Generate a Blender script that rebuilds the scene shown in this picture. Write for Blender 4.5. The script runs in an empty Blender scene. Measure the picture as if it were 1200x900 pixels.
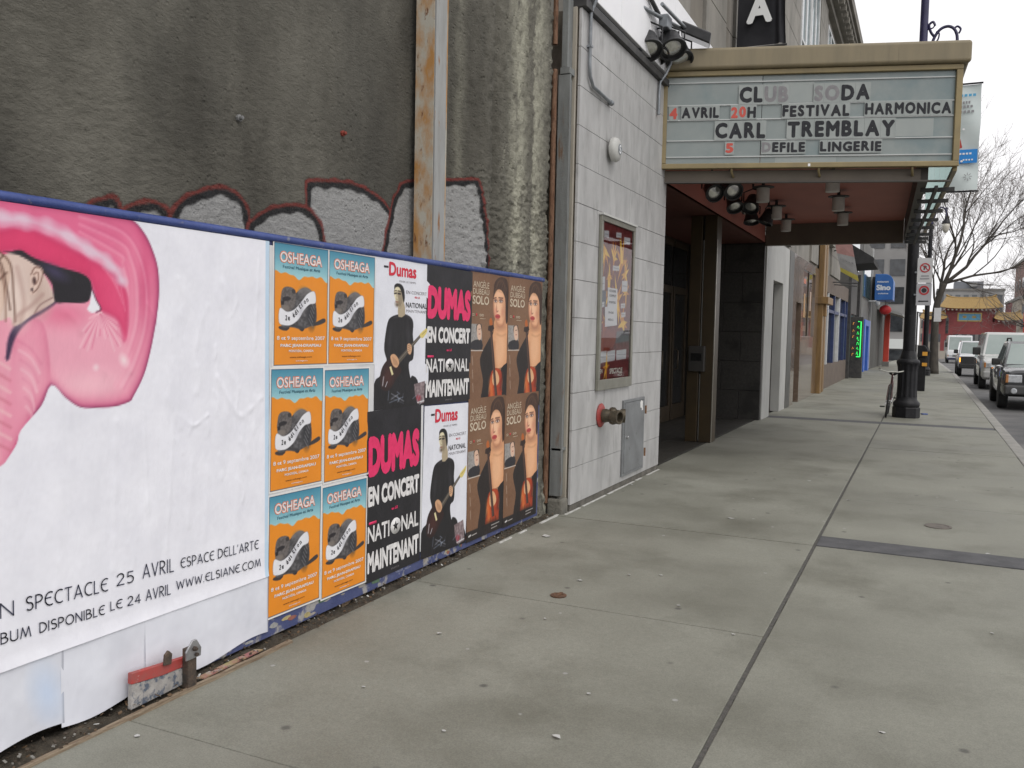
import bpy, bmesh, math, random
import numpy as np
from mathutils import Vector, Matrix, noise
R_ = math.radians
rnd = random.Random(7)
SC = bpy.context.scene
COL = SC.collection

# ------------------------------------------------------------------ camera, sky, sun, exposure
def setup_view():
    yaw, pitch, roll, f = 0.438149, 0.0600144, 0.0201876, 1029.39
    cy, sy = math.cos(yaw), math.sin(yaw)
    fwd = Vector((-sy * math.cos(pitch), cy * math.cos(pitch), -math.sin(pitch)))
    right = Vector((cy, sy, 0)); up = right.cross(fwd)
    r2 = right * math.cos(roll) + up * math.sin(roll)
    u2 = -right * math.sin(roll) + up * math.cos(roll)
    cd = bpy.data.cameras.new('camera'); cd.sensor_width = 36.0; cd.lens = f / 1200 * 36.0
    cd.clip_start = 0.05; cd.clip_end = 3000
    co = bpy.data.objects.new('camera', cd); COL.objects.link(co)
    m = Matrix.Identity(4)
    for i in range(3):
        m[i][0] = r2[i]; m[i][1] = u2[i]; m[i][2] = -fwd[i]
    m[2][3] = 1.6
    co.matrix_world = m
    SC.camera = co
    SUN_EL, SUN_AZ = R_(52), R_(125)          # azimuth from +Y towards +X
    w = bpy.data.worlds.new('World'); SC.world = w; w.use_nodes = True
    nt = w.node_tree; nt.nodes.clear()
    out = nt.nodes.new('ShaderNodeOutputWorld'); bg = nt.nodes.new('ShaderNodeBackground')
    sky = nt.nodes.new('ShaderNodeTexSky'); sky.sky_type = 'NISHITA'; sky.sun_disc = False
    sky.sun_elevation = SUN_EL; sky.sun_rotation = SUN_AZ; sky.dust_density = 4.0; sky.air_density = 1.0
    hs = nt.nodes.new('ShaderNodeHueSaturation'); hs.inputs['Saturation'].default_value = 0.12
    mx = nt.nodes.new('ShaderNodeMixRGB'); mx.inputs['Fac'].default_value = 0.72
    # even cloud sheet of an overcast day, with a faint mottling
    tc = nt.nodes.new('ShaderNodeTexCoord'); nz = nt.nodes.new('ShaderNodeTexNoise')
    nz.inputs['Scale'].default_value = 2.2; nz.inputs['Detail'].default_value = 4
    nt.links.new(tc.outputs['Generated'], nz.inputs['Vector'])
    rp = nt.nodes.new('ShaderNodeMapRange'); rp.inputs['To Min'].default_value = 11.0; rp.inputs['To Max'].default_value = 13.5
    nt.links.new(nz.outputs['Fac'], rp.inputs['Value'])
    cb = nt.nodes.new('ShaderNodeVectorMath'); cb.operation = 'SCALE'; cb.inputs[0].default_value = (1.0, 0.985, 1.0)
    nt.links.new(rp.outputs['Result'], cb.inputs['Scale'])
    nt.links.new(sky.outputs['Color'], hs.inputs['Color'])
    nt.links.new(hs.outputs['Color'], mx.inputs['Color1']); nt.links.new(cb.outputs['Vector'], mx.inputs['Color2'])
    nt.links.new(mx.outputs['Color'], bg.inputs['Color']); bg.inputs['Strength'].default_value = 0.1
    nt.links.new(bg.outputs['Background'], out.inputs['Surface'])
    sl = bpy.data.lights.new('sun', 'SUN'); sl.energy = 0.7; sl.angle = R_(25); sl.color = (1.0, 0.96, 0.9)
    so = bpy.data.objects.new('sun', sl); COL.objects.link(so)
    d = Vector((math.sin(SUN_AZ) * math.cos(SUN_EL), math.cos(SUN_AZ) * math.cos(SUN_EL), math.sin(SUN_EL)))
    so.rotation_euler = d.to_track_quat('Z', 'Y').to_euler(); so.location = (6, -6, 14)
    SC.view_settings.view_transform = 'Standard'; SC.view_settings.look = 'None'
    SC.view_settings.gamma = 1; SC.view_settings.use_curve_mapping = False
    SC.view_settings.exposure = 0.22
    SC.cycles.max_bounces = 8
    SC.cycles.sample_clamp_indirect = 6
setup_view()

# ------------------------------------------------------------------ materials
def lin(c):
    return tuple(((x / 255.0) / 12.92 if x / 255.0 <= 0.04045 else ((x / 255.0 + 0.055) / 1.055) ** 2.4) for x in c)
MATS = {}
def mat(name, c1, c2=None, scale=4.0, rough=0.7, metal=0.0, bump=0.0, bscale=60.0, stretch=(1, 1, 1), detail=6.0,
        c3=None, s3=20.0, t3=(0.55, 0.7), attr=None, rough2=None, spec=0.5, emit=0.0, lo=0.35, hi=0.65, coat=0.0, bstretch=(1, 1, 1), bdist=0.02, brough=0.6, pits=0.0):
    """Principled material: two colours mixed by noise, a third colour in patches, noise bump."""
    if name in MATS: return MATS[name]
    m = bpy.data.materials.new(name); m.use_nodes = True; MATS[name] = m
    nt = m.node_tree; b = nt.nodes['Principled BSDF']; N = nt.nodes.new; L = nt.links.new
    b.inputs['Roughness'].default_value = rough; b.inputs['Metallic'].default_value = metal
    b.inputs['Specular IOR Level'].default_value = spec; b.inputs['Coat Weight'].default_value = coat
    tc = N('ShaderNodeTexCoord')
    def noise_node(sc, st, det=detail):
        mp = N('ShaderNodeMapping'); mp.inputs['Scale'].default_value = st
        L(tc.outputs['Object'], mp.inputs['Vector'])
        n = N('ShaderNodeTexNoise'); n.inputs['Scale'].default_value = sc; n.inputs['Detail'].default_value = det
        n.inputs['Roughness'].default_value = 0.6
        L(mp.outputs['Vector'], n.inputs['Vector']); return n
    col = None
    if c2 is not None:
        n = noise_node(scale, stretch)
        r = N('ShaderNodeMapRange'); r.inputs['From Min'].default_value = lo; r.inputs['From Max'].default_value = hi
        L(n.outputs['Fac'], r.inputs['Value'])
        x = N('ShaderNodeMixRGB'); x.inputs['Color1'].default_value = (*c1, 1); x.inputs['Color2'].default_value = (*c2, 1)
        L(r.outputs['Result'], x.inputs['Fac']); col = x.outputs['Color']
        if rough2 is not None:
            r2 = N('ShaderNodeMapRange'); r2.inputs['To Min'].default_value = rough; r2.inputs['To Max'].default_value = rough2
            L(r.outputs['Result'], r2.inputs['Value']); L(r2.outputs['Result'], b.inputs['Roughness'])
    else:
        b.inputs['Base Color'].default_value = (*c1, 1)
    if c3 is not None:
        n = noise_node(s3, stretch)
        r = N('ShaderNodeMapRange'); r.inputs['From Min'].default_value = t3[0]; r.inputs['From Max'].default_value = t3[1]
        L(n.outputs['Fac'], r.inputs['Value'])
        x = N('ShaderNodeMixRGB'); x.inputs['Color2'].default_value = (*c3, 1)
        if col is not None: L(col, x.inputs['Color1'])
        else: x.inputs['Color1'].default_value = (*c1, 1)
        L(r.outputs['Result'], x.inputs['Fac']); col = x.outputs['Color']
    if attr == 'print':
        a = N('ShaderNodeAttribute'); a.attribute_name = 'print'
        x = N('ShaderNodeMixRGB'); x.blend_type = 'MULTIPLY'; x.inputs['Fac'].default_value = 1.0
        L(a.outputs['Color'], x.inputs['Color1'])
        if col is not None: L(col, x.inputs['Color2'])
        else: x.inputs['Color2'].default_value = (1, 1, 1, 1)
        col = x.outputs['Color']
    elif attr == 'paint':
        a = N('ShaderNodeAttribute'); a.attribute_name = 'paint'
        n = noise_node(90, (1, 1, 1), 3)
        r = N('ShaderNodeMapRange'); r.inputs['From Min'].default_value = 0.30; r.inputs['From Max'].default_value = 0.52
        r.inputs['To Min'].default_value = 0.72
        L(n.outputs['Fac'], r.inputs['Value'])
        mu = N('ShaderNodeMath'); mu.operation = 'MULTIPLY'; L(a.outputs['Alpha'], mu.inputs[0]); L(r.outputs['Result'], mu.inputs[1])
        x = N('ShaderNodeMixRGB'); L(mu.outputs['Value'], x.inputs['Fac']); L(col, x.inputs['Color1']); L(a.outputs['Color'], x.inputs['Color2'])
        col = x.outputs['Color']
    if col is not None: L(col, b.inputs['Base Color'])
    if bump > 0:
        n = noise_node(bscale, bstretch, 6); n.inputs['Roughness'].default_value = brough
        bp = N('ShaderNodeBump'); bp.inputs['Strength'].default_value = bump; bp.inputs['Distance'].default_value = bdist
        hsock = n.outputs['Fac']
        if pits > 0:
            vo = N('ShaderNodeTexVoronoi'); vo.inputs['Scale'].default_value = pits; L(tc.outputs['Object'], vo.inputs['Vector'])
            rr_ = N('ShaderNodeMapRange'); rr_.inputs['From Min'].default_value = 0.08; rr_.inputs['From Max'].default_value = 0.38; rr_.inputs['To Min'].default_value = -1.0; rr_.inputs['To Max'].default_value = 0.0; L(vo.outputs['Distance'], rr_.inputs['Value'])
            sp_ = N('ShaderNodeSeparateColor'); L(vo.outputs['Color'], sp_.inputs['Color']); gt_ = N('ShaderNodeMath'); gt_.operation = 'GREATER_THAN'; gt_.inputs[1].default_value = 0.72; L(sp_.outputs[0], gt_.inputs[0])
            pm_ = N('ShaderNodeMath'); pm_.operation = 'MULTIPLY'; L(rr_.outputs['Result'], pm_.inputs[0]); L(gt_.outputs['Value'], pm_.inputs[1])
            ad = N('ShaderNodeMath'); ad.operation = 'MULTIPLY_ADD'; ad.inputs[1].default_value = 0.5; L(pm_.outputs['Value'], ad.inputs[0]); L(hsock, ad.inputs[2]); hsock = ad.outputs['Value']
        L(hsock, bp.inputs['Height']); L(bp.outputs['Normal'], b.inputs['Normal'])
    if emit > 0:
        b.inputs['Emission Color'].default_value = (*c1, 1); b.inputs['Emission Strength'].default_value = emit
    return m

def pane_mat(name, tint=(1, 1, 1), refl=0.06):
    """clear glass sheet: see-through with a mirror reflection that grows at grazing angles"""
    if name in MATS: return MATS[name]
    m = bpy.data.materials.new(name); m.use_nodes = True; MATS[name] = m
    nt = m.node_tree; nt.nodes.clear(); N = nt.nodes.new; L = nt.links.new
    o = N('ShaderNodeOutputMaterial'); t = N('ShaderNodeBsdfTransparent'); t.inputs['Color'].default_value = (*tint, 1)
    g = N('ShaderNodeBsdfGlossy'); g.inputs['Roughness'].default_value = 0.02
    fr = N('ShaderNodeFresnel'); fr.inputs['IOR'].default_value = 1.5
    ad = N('ShaderNodeMath'); ad.operation = 'ADD'; ad.inputs[1].default_value = refl - 0.04; ad.use_clamp = True
    x = N('ShaderNodeMixShader'); L(fr.outputs['Fac'], ad.inputs[0]); L(ad.outputs['Value'], x.inputs['Fac'])
    L(t.outputs['BSDF'], x.inputs[1]); L(g.outputs['BSDF'], x.inputs[2]); L(x.outputs['Shader'], o.inputs['Surface'])
    return m

# ------------------------------------------------------------------ text
_TXT = {}
def text_geo(s, bold=0.0):
    k = (s, bold)
    if k in _TXT: return _TXT[k]
    c = bpy.data.curves.new('t', 'FONT'); c.body = s; c.size = 1; c.offset = bold; c.resolution_u = 3
    o = bpy.data.objects.new('t', c); COL.objects.link(o)
    bpy.context.view_layer.update()
    e = o.evaluated_get(bpy.context.evaluated_depsgraph_get()); me = e.to_mesh()
    v = np.array([(p.co.x, p.co.y) for p in me.vertices]) if len(me.vertices) else np.zeros((0, 2))
    f = [tuple(p.vertices) for p in me.polygons]
    e.to_mesh_clear(); bpy.data.objects.remove(o); bpy.data.curves.remove(c)
    _TXT[k] = (v, f); return v, f

# ------------------------------------------------------------------ mesh builder
class MB:
    def __init__(s): s.v = []; s.f = []; s.m = []
    def add(s, verts, faces, m=0):
        o = len(s.v); s.v += [tuple(map(float, p)) for p in verts]
        s.f += [tuple(i + o for i in f) for f in faces]; s.m += [m] * len(faces); return s
    def box(s, x0, x1, y0, y1, z0, z1, m=0):
        v = [(x, y, z) for z in (z0, z1) for y in (y0, y1) for x in (x0, x1)]
        return s.add(v, [(0, 2, 3, 1), (4, 5, 7, 6), (0, 1, 5, 4), (2, 6, 7, 3), (0, 4, 6, 2), (1, 3, 7, 5)], m)
    def obox(s, O, U, V, W, m=0):
        """box from corner O along the three edge vectors"""
        O, U, V, W = map(Vector, (O, U, V, W))
        v = [O, O + U, O + V, O + U + V, O + W, O + U + W, O + V + W, O + U + V + W]
        f = [(0, 2, 3, 1), (4, 5, 7, 6), (0, 1, 5, 4), (2, 6, 7, 3), (0, 4, 6, 2), (1, 3, 7, 5)]
        if U.cross(V).dot(W) < 0: f = [tuple(reversed(q)) for q in f]
        return s.add(v, f, m)
    def quad(s, a, b, c, d, m=0): return s.add([a, b, c, d], [(0, 1, 2, 3)], m)
    def prism(s, poly, d0, d1, axis='x', m=0):
        """polygon (2D, counter-clockwise seen from +axis) given thickness along an axis"""
        def P(p, d):
            return {'x': (d, p[0], p[1]), 'y': (p[0], d, p[1]), 'z': (p[0], p[1], d)}[axis]
        n = len(poly); v = [P(p, d0) for p in poly] + [P(p, d1) for p in poly]
        a = sum(poly[i][0] * poly[(i + 1) % n][1] - poly[(i + 1) % n][0] * poly[i][1] for i in range(n))
        fl = (a < 0) ^ (axis == 'y') ^ (d1 < d0)
        f = [tuple(reversed(range(n))), tuple(range(n, 2 * n))] + [(i, (i + 1) % n, (i + 1) % n + n, i + n) for i in range(n)]
        if fl: f = [tuple(reversed(q)) for q in f]
        return s.add(v, f, m)
    def tube(s, pts, r, n=8, m=0, closed=False, cap=True):
        pts = [Vector(p) for p in pts]; k = len(pts)
        rs = r if isinstance(r, (list, tuple)) else [r] * k
        v = []; up = Vector((0.31, 0.17, 0.93)); nrm = None
        for i, p in enumerate(pts):
            if closed: t = (pts[(i + 1) % k] - pts[i - 1])
            else: t = pts[min(i + 1, k - 1)] - pts[max(i - 1, 0)]
            t = t.normalized() if t.length > 1e-9 else Vector((0, 0, 1))
            if nrm is None:
                nrm = t.cross(up); nrm = nrm.normalized() if nrm.length > 1e-4 else t.orthogonal().normalized()
            nrm = (nrm - t * nrm.dot(t)); nrm = nrm.normalized() if nrm.length > 1e-6 else t.orthogonal().normalized()
            bn = t.cross(nrm)
            for j in range(n):
                a = 2 * math.pi * j / n; v.append(p + (nrm * math.cos(a) + bn * math.sin(a)) * rs[i])
        f = []
        for i in range(k if closed else k - 1):
            for j in range(n):
                a = i * n + j; b = i * n + (j + 1) % n; c = ((i + 1) % k) * n + (j + 1) % n; d = ((i + 1) % k) * n + j
                f.append((a, b, c, d))
        if cap and not closed: f += [tuple(reversed(range(n))), tuple(range((k - 1) * n, k * n))]
        return s.add(v, f, m)
    def lathe(s, prof, c=(0, 0, 0), axis=(0, 0, 1), n=20, m=0, cap=True):
        """profile of (radius, height) turned round an axis"""
        ax = Vector(axis).normalized(); u = ax.orthogonal().normalized(); w = ax.cross(u); c = Vector(c)
        v = []
        for r, h in prof:
            for j in range(n):
                a = 2 * math.pi * j / n; v.append(c + ax * h + (u * math.cos(a) + w * math.sin(a)) * max(r, 1e-5))
        f = [(i * n + j, i * n + (j + 1) % n, (i + 1) * n + (j + 1) % n, (i + 1) * n + j) for i in range(len(prof) - 1) for j in range(n)]
        if cap: f += [tuple(reversed(range(n))), tuple(range((len(prof) - 1) * n, len(prof) * n))]
        return s.add(v, f, m)
    def text(s, t, O, U, V, w, h, m=0, bold=0.0):
        """lettering fitted into w x h from the corner O along unit vectors U, V"""
        v, f = text_geo(t)
        if not len(v): return s
        b = max(bold, 0.0); lo = v.min(0) - b; sp = np.maximum(v.max(0) + b - lo, 1e-6)
        O, U, V = Vector(O), Vector(U), Vector(V); N = U.cross(V)
        sh = [(0, 0)] if b < .008 else [(0, 0), (b, 0), (-b, 0), (0, b), (0, -b), (.7 * b, .7 * b), (-.7 * b, .7 * b), (.7 * b, -.7 * b), (-.7 * b, -.7 * b)]
        for k, (dx, dy) in enumerate(sh):       # heavier weights: the strokes thickened by shifted layers of ink
            s.add([O + N * (3e-5 * k) + U * float((p[0] + dx - lo[0]) / sp[0] * w) + V * float((p[1] + dy - lo[1]) / sp[1] * h) for p in v], f, m)
        return s
    def build(s, name, mats, parent=None, bev=0.0, smooth=None, seg=2, local=False):
        me = bpy.data.meshes.new(name)
        off = Vector((0, 0, 0))
        if parent is not None and not local:
            q = parent
            while q is not None: off += q.location; q = q.parent
        me.from_pydata([(a - off.x, b - off.y, c - off.z) for a, b, c in s.v], [], s.f)
        for mm in (mats if isinstance(mats, (list, tuple)) else [mats]): me.materials.append(mm)
        me.polygons.foreach_set('material_index', s.m)
        if smooth is not None:
            me.polygons.foreach_set('use_smooth', [True] * len(me.polygons))
            if smooth < 179: me.set_sharp_from_angle(angle=R_(smooth))
        me.update()
        o = bpy.data.objects.new(name, me); COL.objects.link(o)
        if parent is not None: o.parent = parent
        if bev > 0:
            b = o.modifiers.new('edge', 'BEVEL'); b.width = bev; b.segments = seg; b.limit_method = 'ANGLE'; b.angle_limit = R_(40)
        return o

def tag(o, label=None, cat=None, group=None, kind=None):
    if label: o['label'] = label
    if cat: o['category'] = cat
    if group: o['group'] = group
    if kind: o['kind'] = kind
    return o
def thing(name, loc, label, cat, group=None):
    o = bpy.data.objects.new(name, None); COL.objects.link(o); o.location = loc; o.empty_display_size = 0.2
    return tag(o, label, cat, group)
def kids(o): return [c for c in bpy.data.objects if c.parent == o]
def copy_tree(o, parent=None):
    c = o.copy(); COL.objects.link(c); c.parent = parent
    for k in kids(o): copy_tree(k, c)
    return c
def zg(y):            # the street drops gently beyond the first block
    return -max(0.0, y - 45.0) * 0.012
def fbm(x, y, z, o=4): return noise.fractal(Vector((x, y, z)), 0.9, 2.1, o)
# ------------------------------------------------------------------ ground, pavement, road
M_conc = mat('pavement_concrete', (0.176, 0.175, 0.143), (0.256, 0.256, 0.216), scale=0.6, rough=0.55, rough2=0.85, bump=0.35, bscale=220, detail=9,
             c3=(0.134, 0.132, 0.104), s3=1.1, t3=(0.49, 0.74), bdist=0.004)
def add_speckle(m):
    nt = m.node_tree; N = nt.nodes.new; L = nt.links.new; b = nt.nodes['Principled BSDF']
    src = b.inputs['Base Color'].links[0].from_socket
    tc = N('ShaderNodeTexCoord')
    def layer(src, scale, thr, col, wid, density):
        vo = N('ShaderNodeTexVoronoi'); vo.inputs['Scale'].default_value = scale; L(tc.outputs['Object'], vo.inputs['Vector'])
        r = N('ShaderNodeMapRange'); r.inputs['From Min'].default_value = thr; r.inputs['From Max'].default_value = thr + wid
        r.inputs['To Min'].default_value = 1; r.inputs['To Max'].default_value = 0; L(vo.outputs['Distance'], r.inputs['Value'])
        sp = N('ShaderNodeSeparateColor'); L(vo.outputs['Color'], sp.inputs['Color'])
        g = N('ShaderNodeMath'); g.operation = 'GREATER_THAN'; g.inputs[1].default_value = 1 - density; L(sp.outputs[0], g.inputs[0])
        mu = N('ShaderNodeMath'); mu.operation = 'MULTIPLY'; L(r.outputs['Result'], mu.inputs[0]); L(g.outputs['Value'], mu.inputs[1])
        x = N('ShaderNodeMixRGB'); x.inputs['Color2'].default_value = (*col, 1); L(mu.outputs['Value'], x.inputs['Fac']); L(src, x.inputs['Color1'])
        return x.outputs['Color']
    src = layer(src, 5.5, 0.055, (0.33, 0.33, 0.31), 0.03, 0.12)     # trodden gum
    src = layer(src, 4.1, 0.05, (0.10, 0.098, 0.085), 0.06, 0.35)    # dark spots
    n = N('ShaderNodeTexNoise'); n.inputs['Scale'].default_value = 160; n.inputs['Detail'].default_value = 3; L(tc.outputs['Object'], n.inputs['Vector'])
    r = N('ShaderNodeMapRange'); r.inputs['From Min'].default_value = 0.3; r.inputs['From Max'].default_value = 0.7
    r.inputs['To Min'].default_value = 0.82; r.inputs['To Max'].default_value = 1.14; L(n.outputs['Fac'], r.inputs['Value'])
    v = N('ShaderNodeVectorMath'); v.operation = 'SCALE'; L(src, v.inputs[0]); L(r.outputs['Result'], v.inputs['Scale'])
    n2 = N('ShaderNodeTexNoise'); n2.inputs['Scale'].default_value = 26; n2.inputs['Detail'].default_value = 5; n2.inputs['Roughness'].default_value = 0.7; L(tc.outputs['Object'], n2.inputs['Vector'])
    r2 = N('ShaderNodeMapRange'); r2.inputs['From Min'].default_value = 0.3; r2.inputs['From Max'].default_value = 0.7
    r2.inputs['To Min'].default_value = 0.93; r2.inputs['To Max'].default_value = 1.06; L(n2.outputs['Fac'], r2.inputs['Value'])
    v2 = N('ShaderNodeVectorMath'); v2.operation = 'SCALE'; L(v.outputs['Vector'], v2.inputs[0]); L(r2.outputs['Result'], v2.inputs['Scale'])
    L(v2.outputs['Vector'], b.inputs['Base Color'])
add_speckle(M_conc)
M_joint = mat('joint_filler', (0.055, 0.053, 0.047), (0.09, 0.085, 0.075), scale=9, rough=0.9, bump=0.3, bscale=120)
M_tar = mat('tar_patch', (0.065, 0.066, 0.07), (0.10, 0.10, 0.105), scale=6, rough=0.85, bump=0.6, bscale=140, bdist=0.006)
M_asph = mat('asphalt', (0.06, 0.06, 0.062), (0.115, 0.113, 0.11), scale=0.8, rough=0.75, bump=0.5, bscale=120, bdist=0.008, c3=(0.16, 0.155, 0.15), s3=0.35, t3=(0.5, 0.7))
M_kerb = mat('kerb_concrete', (0.30, 0.29, 0.265), (0.22, 0.215, 0.20), scale=3, rough=0.8, bump=0.3, bscale=80, bdist=0.006)
M_soil = mat('soil', (0.035, 0.028, 0.02), (0.085, 0.07, 0.05), scale=14, rough=0.95, bump=1.0, bscale=50, bdist=0.02)
M_terr = mat('far_ground', (0.16, 0.16, 0.15), (0.22, 0.215, 0.2), scale=0.1, rough=0.9)

def sheet(x0, x1, ys, z, mb, m=0):
    for a, b in zip(ys[:-1], ys[1:]):
        mb.quad((x0, a, z(a)), (x1, a, z(a)), (x1, b, z(b)), (x0, b, z(b)), m)
LY = [-6, 45, 60, 80, 110, 150, 200, 280, 420]
g = MB(); g.quad((-900, -900, -7.2), (900, -900, -7.2), (900, 1600, -7.2), (-900, 1600, -7.2))
tag(g.build('ground', M_terr), kind='structure')
b = MB(); sheet(-2.885, 1.22, LY, lambda y: zg(y) - 0.022, b); sheet(-40, -2.885, [17.5] + LY[1:], lambda y: zg(y) - 0.03, b)
tag(b.build('pavement_bed', M_joint), kind='structure')
r = MB(); sheet(1.40, 13.2, LY, lambda y: zg(y) - 0.14, r)
tag(r.build('road', M_asph), kind='structure')
far = MB(); sheet(13.2, 40, LY, lambda y: zg(y) - 0.01, far)
tag(far.build('far_pavement', M_kerb), kind='structure')

# slabs: each with its own tooled edge, laid 6 mm apart
tr = [-6, -2.05, 0.22, 2.49, 4.755, 7.05, 9.3, 11.6, 13.85, 16.05, 17.85, 18.3, 20.6, 22.9, 25.1, 27.4, 29.6, 31.9, 34.1, 36.4, 38.6, 40.8, 43.0, 45.0]
s = MB(); rs = random.Random(3)
for i in range(len(tr) - 1):
    y0, y1 = tr[i], tr[i + 1]
    if i == 10: continue
    for x0, x1 in ((-2.885, -0.712), (-0.695, 1.22)):
        ys = y0 + (0.36 if (i == 5 and x0 > -1) else 0.0)
        dz = rs.uniform(-0.003, 0.003)
        s.box(x0 + 0.003, x1 - 0.003, ys + 0.004, y1 - 0.004, -0.09, dz)
ob = s.build('pavement', M_conc, bev=0.005, seg=2); tag(ob, kind='structure')
fp = MB(); sheet(-2.885, 1.22, [45.004] + LY[2:6], lambda y: zg(y), fp)
tag(fp.build('far_near_side_pavement', M_conc), kind='structure')
t = MB(); t.box(-0.69, 1.2, 7.055, 7.405, -0.06, 0.004); tag(t.build('tar_strip', M_tar, bev=0.003), kind='structure')
t = MB(); t.box(-2.88, 1.2, 17.86, 18.29, -0.06, 0.001); tag(t.build('cross_strip', M_tar, bev=0.003), kind='structure')
# the long joint, packed with dark sealant and slightly ragged
jt = MB(); pts = np.arange(-6, 45.01, 0.06); rr = random.Random(9)
L_ = [(-0.711 - rr.uniform(0, 0.004), y) for y in pts]; Rr = [(-0.695 + rr.uniform(0, 0.004), y) for y in pts]
for i in range(len(pts) - 1):
    jt.quad((*L_[i], -0.003), (*Rr[i], -0.003), (*Rr[i + 1], -0.003), (*L_[i + 1], -0.003))
tag(jt.build('joint_sealant', mat('sealant', (0.06, 0.058, 0.053), (0.105, 0.10, 0.09), scale=30, rough=0.8, bump=0.5, bscale=90)), kind='structure')
k = MB()
ks = [-6 + 2.5 * i for i in range(22)]
for a, c in zip(ks[:-1], ks[1:]):
    if a < 45: k.box(1.22, 1.40, a + 0.004, c - 0.004, -0.3, 0.002)
tag(k.build('kerb', M_kerb, bev=0.018, seg=3), kind='structure')
k = MB()
sheet(1.22, 1.40, LY[1:7], lambda y: zg(y) + 0.002, k)
for a, c in zip(LY[1:6], LY[2:7]): k.quad((1.40, a, zg(a) + .002), (1.40, a, zg(a) - .3), (1.40, c, zg(c) - .3), (1.40, c, zg(c) + .002))
tag(k.build('far_kerb', M_kerb), kind='structure')

# bare soil between the hoarding and the pavement: lumpy sheet
so = MB(); nx, ny = 16, 190; X0, X1, Y0, Y1 = -3.5, -2.84, -1.5, 7.05
V = []
for j in range(ny):
    for i in range(nx):
        x = X0 + (X1 - X0) * i / (nx - 1); y = Y0 + (Y1 - Y0) * j / (ny - 1)
        edge = min(1.0, (X1 - x) / 0.07)
        V.append((x + 0.012 * fbm(x * 4, y * 4, 3), y, -0.03 + edge * (0.035 + 0.028 * fbm(x * 9, y * 9, 1) + 0.02 * fbm(x * 30, y * 30, 5))))
so.add(V, [(j * nx + i, j * nx + i + 1, (j + 1) * nx + i + 1, (j + 1) * nx + i) for j in range(ny - 1) for i in range(nx - 1)])
tag(so.build('soil', M_soil, smooth=180), kind='structure')
# chips, leaves and torn paper lying in the soil strip
d = MB(); rd = random.Random(11)
for i in range(900):
    x = -2.9 - abs(rd.gauss(0, 0.1)) + 0.05; y = rd.uniform(0.2, 7.0); a = rd.uniform(0, 6.3); q = rd.uniform(0.004, 0.016)
    if x > -2.835: continue
    z = 0.012 + rd.uniform(0, 0.02)
    m = rd.choices([0, 1, 2, 3], [50, 30, 14, 3])[0]
    U = Vector((math.cos(a), math.sin(a), rd.uniform(-.5, .5))) * q; Vv = Vector((-math.sin(a), math.cos(a), rd.uniform(-.5, .5))) * q * rd.uniform(.4, 1)
    d.obox(Vector((x, y, z)), U, Vv, Vector((0, 0, rd.uniform(.001, .006))), m)
tag(d.build('debris', [mat('bark_chip', (0.05, 0.035, 0.022)), mat('dead_leaf', (0.12, 0.075, 0.04)), mat('grit', (0.2, 0.19, 0.17)), mat('paper_bit', (0.6, 0.6, 0.58))]), kind='stuff')
# split timber edging
e = MB(); pts = [(-2.862 + 0.006 * fbm(0, y * 2, 2), y) for y in np.linspace(0.4, 3.5, 40)]
for (xa, ya), (xb, yb) in zip(pts[:-1], pts[1:]):
    e.obox((xa, ya, -0.03), (0.022, 0, 0), (xb - xa, yb - ya, 0), (0, 0, 0.042 + 0.004 * fbm(ya * 5, 1, 1)))
tag(e.build('timber_edging', mat('old_timber', (0.16, 0.11, 0.07), (0.30, 0.24, 0.17), scale=8, stretch=(8, 1, 8), rough=0.9, bump=0.4, bscale=30, bstretch=(6, 1, 6))),
    'thin weathered timber strip edging the soil at the foot of the poster wall', 'timber edging')
# ------------------------------------------------------------------ painted canvases (printed sheets, graffiti)
def smooth_poly(p, n=6, closed=True):
    p = [np.array(q, float) for q in p]; k = len(p); out = []
    for i in range(k if closed else k - 1):
        a, b, c, d = (p[(i + j) % k] if closed else p[min(max(i + j, 0), k - 1)] for j in (-1, 0, 1, 2))
        for t in np.linspace(0, 1, n, endpoint=False):
            out.append(0.5 * (2 * b + (c - a) * t + (2 * a - 5 * b + 4 * c - d) * t * t + (3 * b - a - 3 * c + d) * t ** 3))
    if not closed: out.append(p[-1])
    return np.array(out)
def seg_dist(X, Y, p, closed=True):
    d = np.full(X.shape, 1e9); k = len(p)
    for i in range(k if closed else k - 1):
        a, b = p[i], p[(i + 1) % k]; e = b - a; l = max(e @ e, 1e-12)
        t = np.clip(((X - a[0]) * e[0] + (Y - a[1]) * e[1]) / l, 0, 1)
        d = np.minimum(d, np.hypot(X - a[0] - t * e[0], Y - a[1] - t * e[1]))
    return d
def inside(X, Y, p):
    r = np.zeros(X.shape, bool); k = len(p)
    for i in range(k):
        a, b = p[i], p[(i + 1) % k]
        if a[1] == b[1]: continue
        c = ((a[1] > Y) != (b[1] > Y)) & (X < (b[0] - a[0]) * (Y - a[1]) / (b[1] - a[1]) + a[0]); r ^= c
    return r
def sdf(X, Y, p):
    d = seg_dist(X, Y, p); return np.where(inside(X, Y, p), -d, d)
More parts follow.
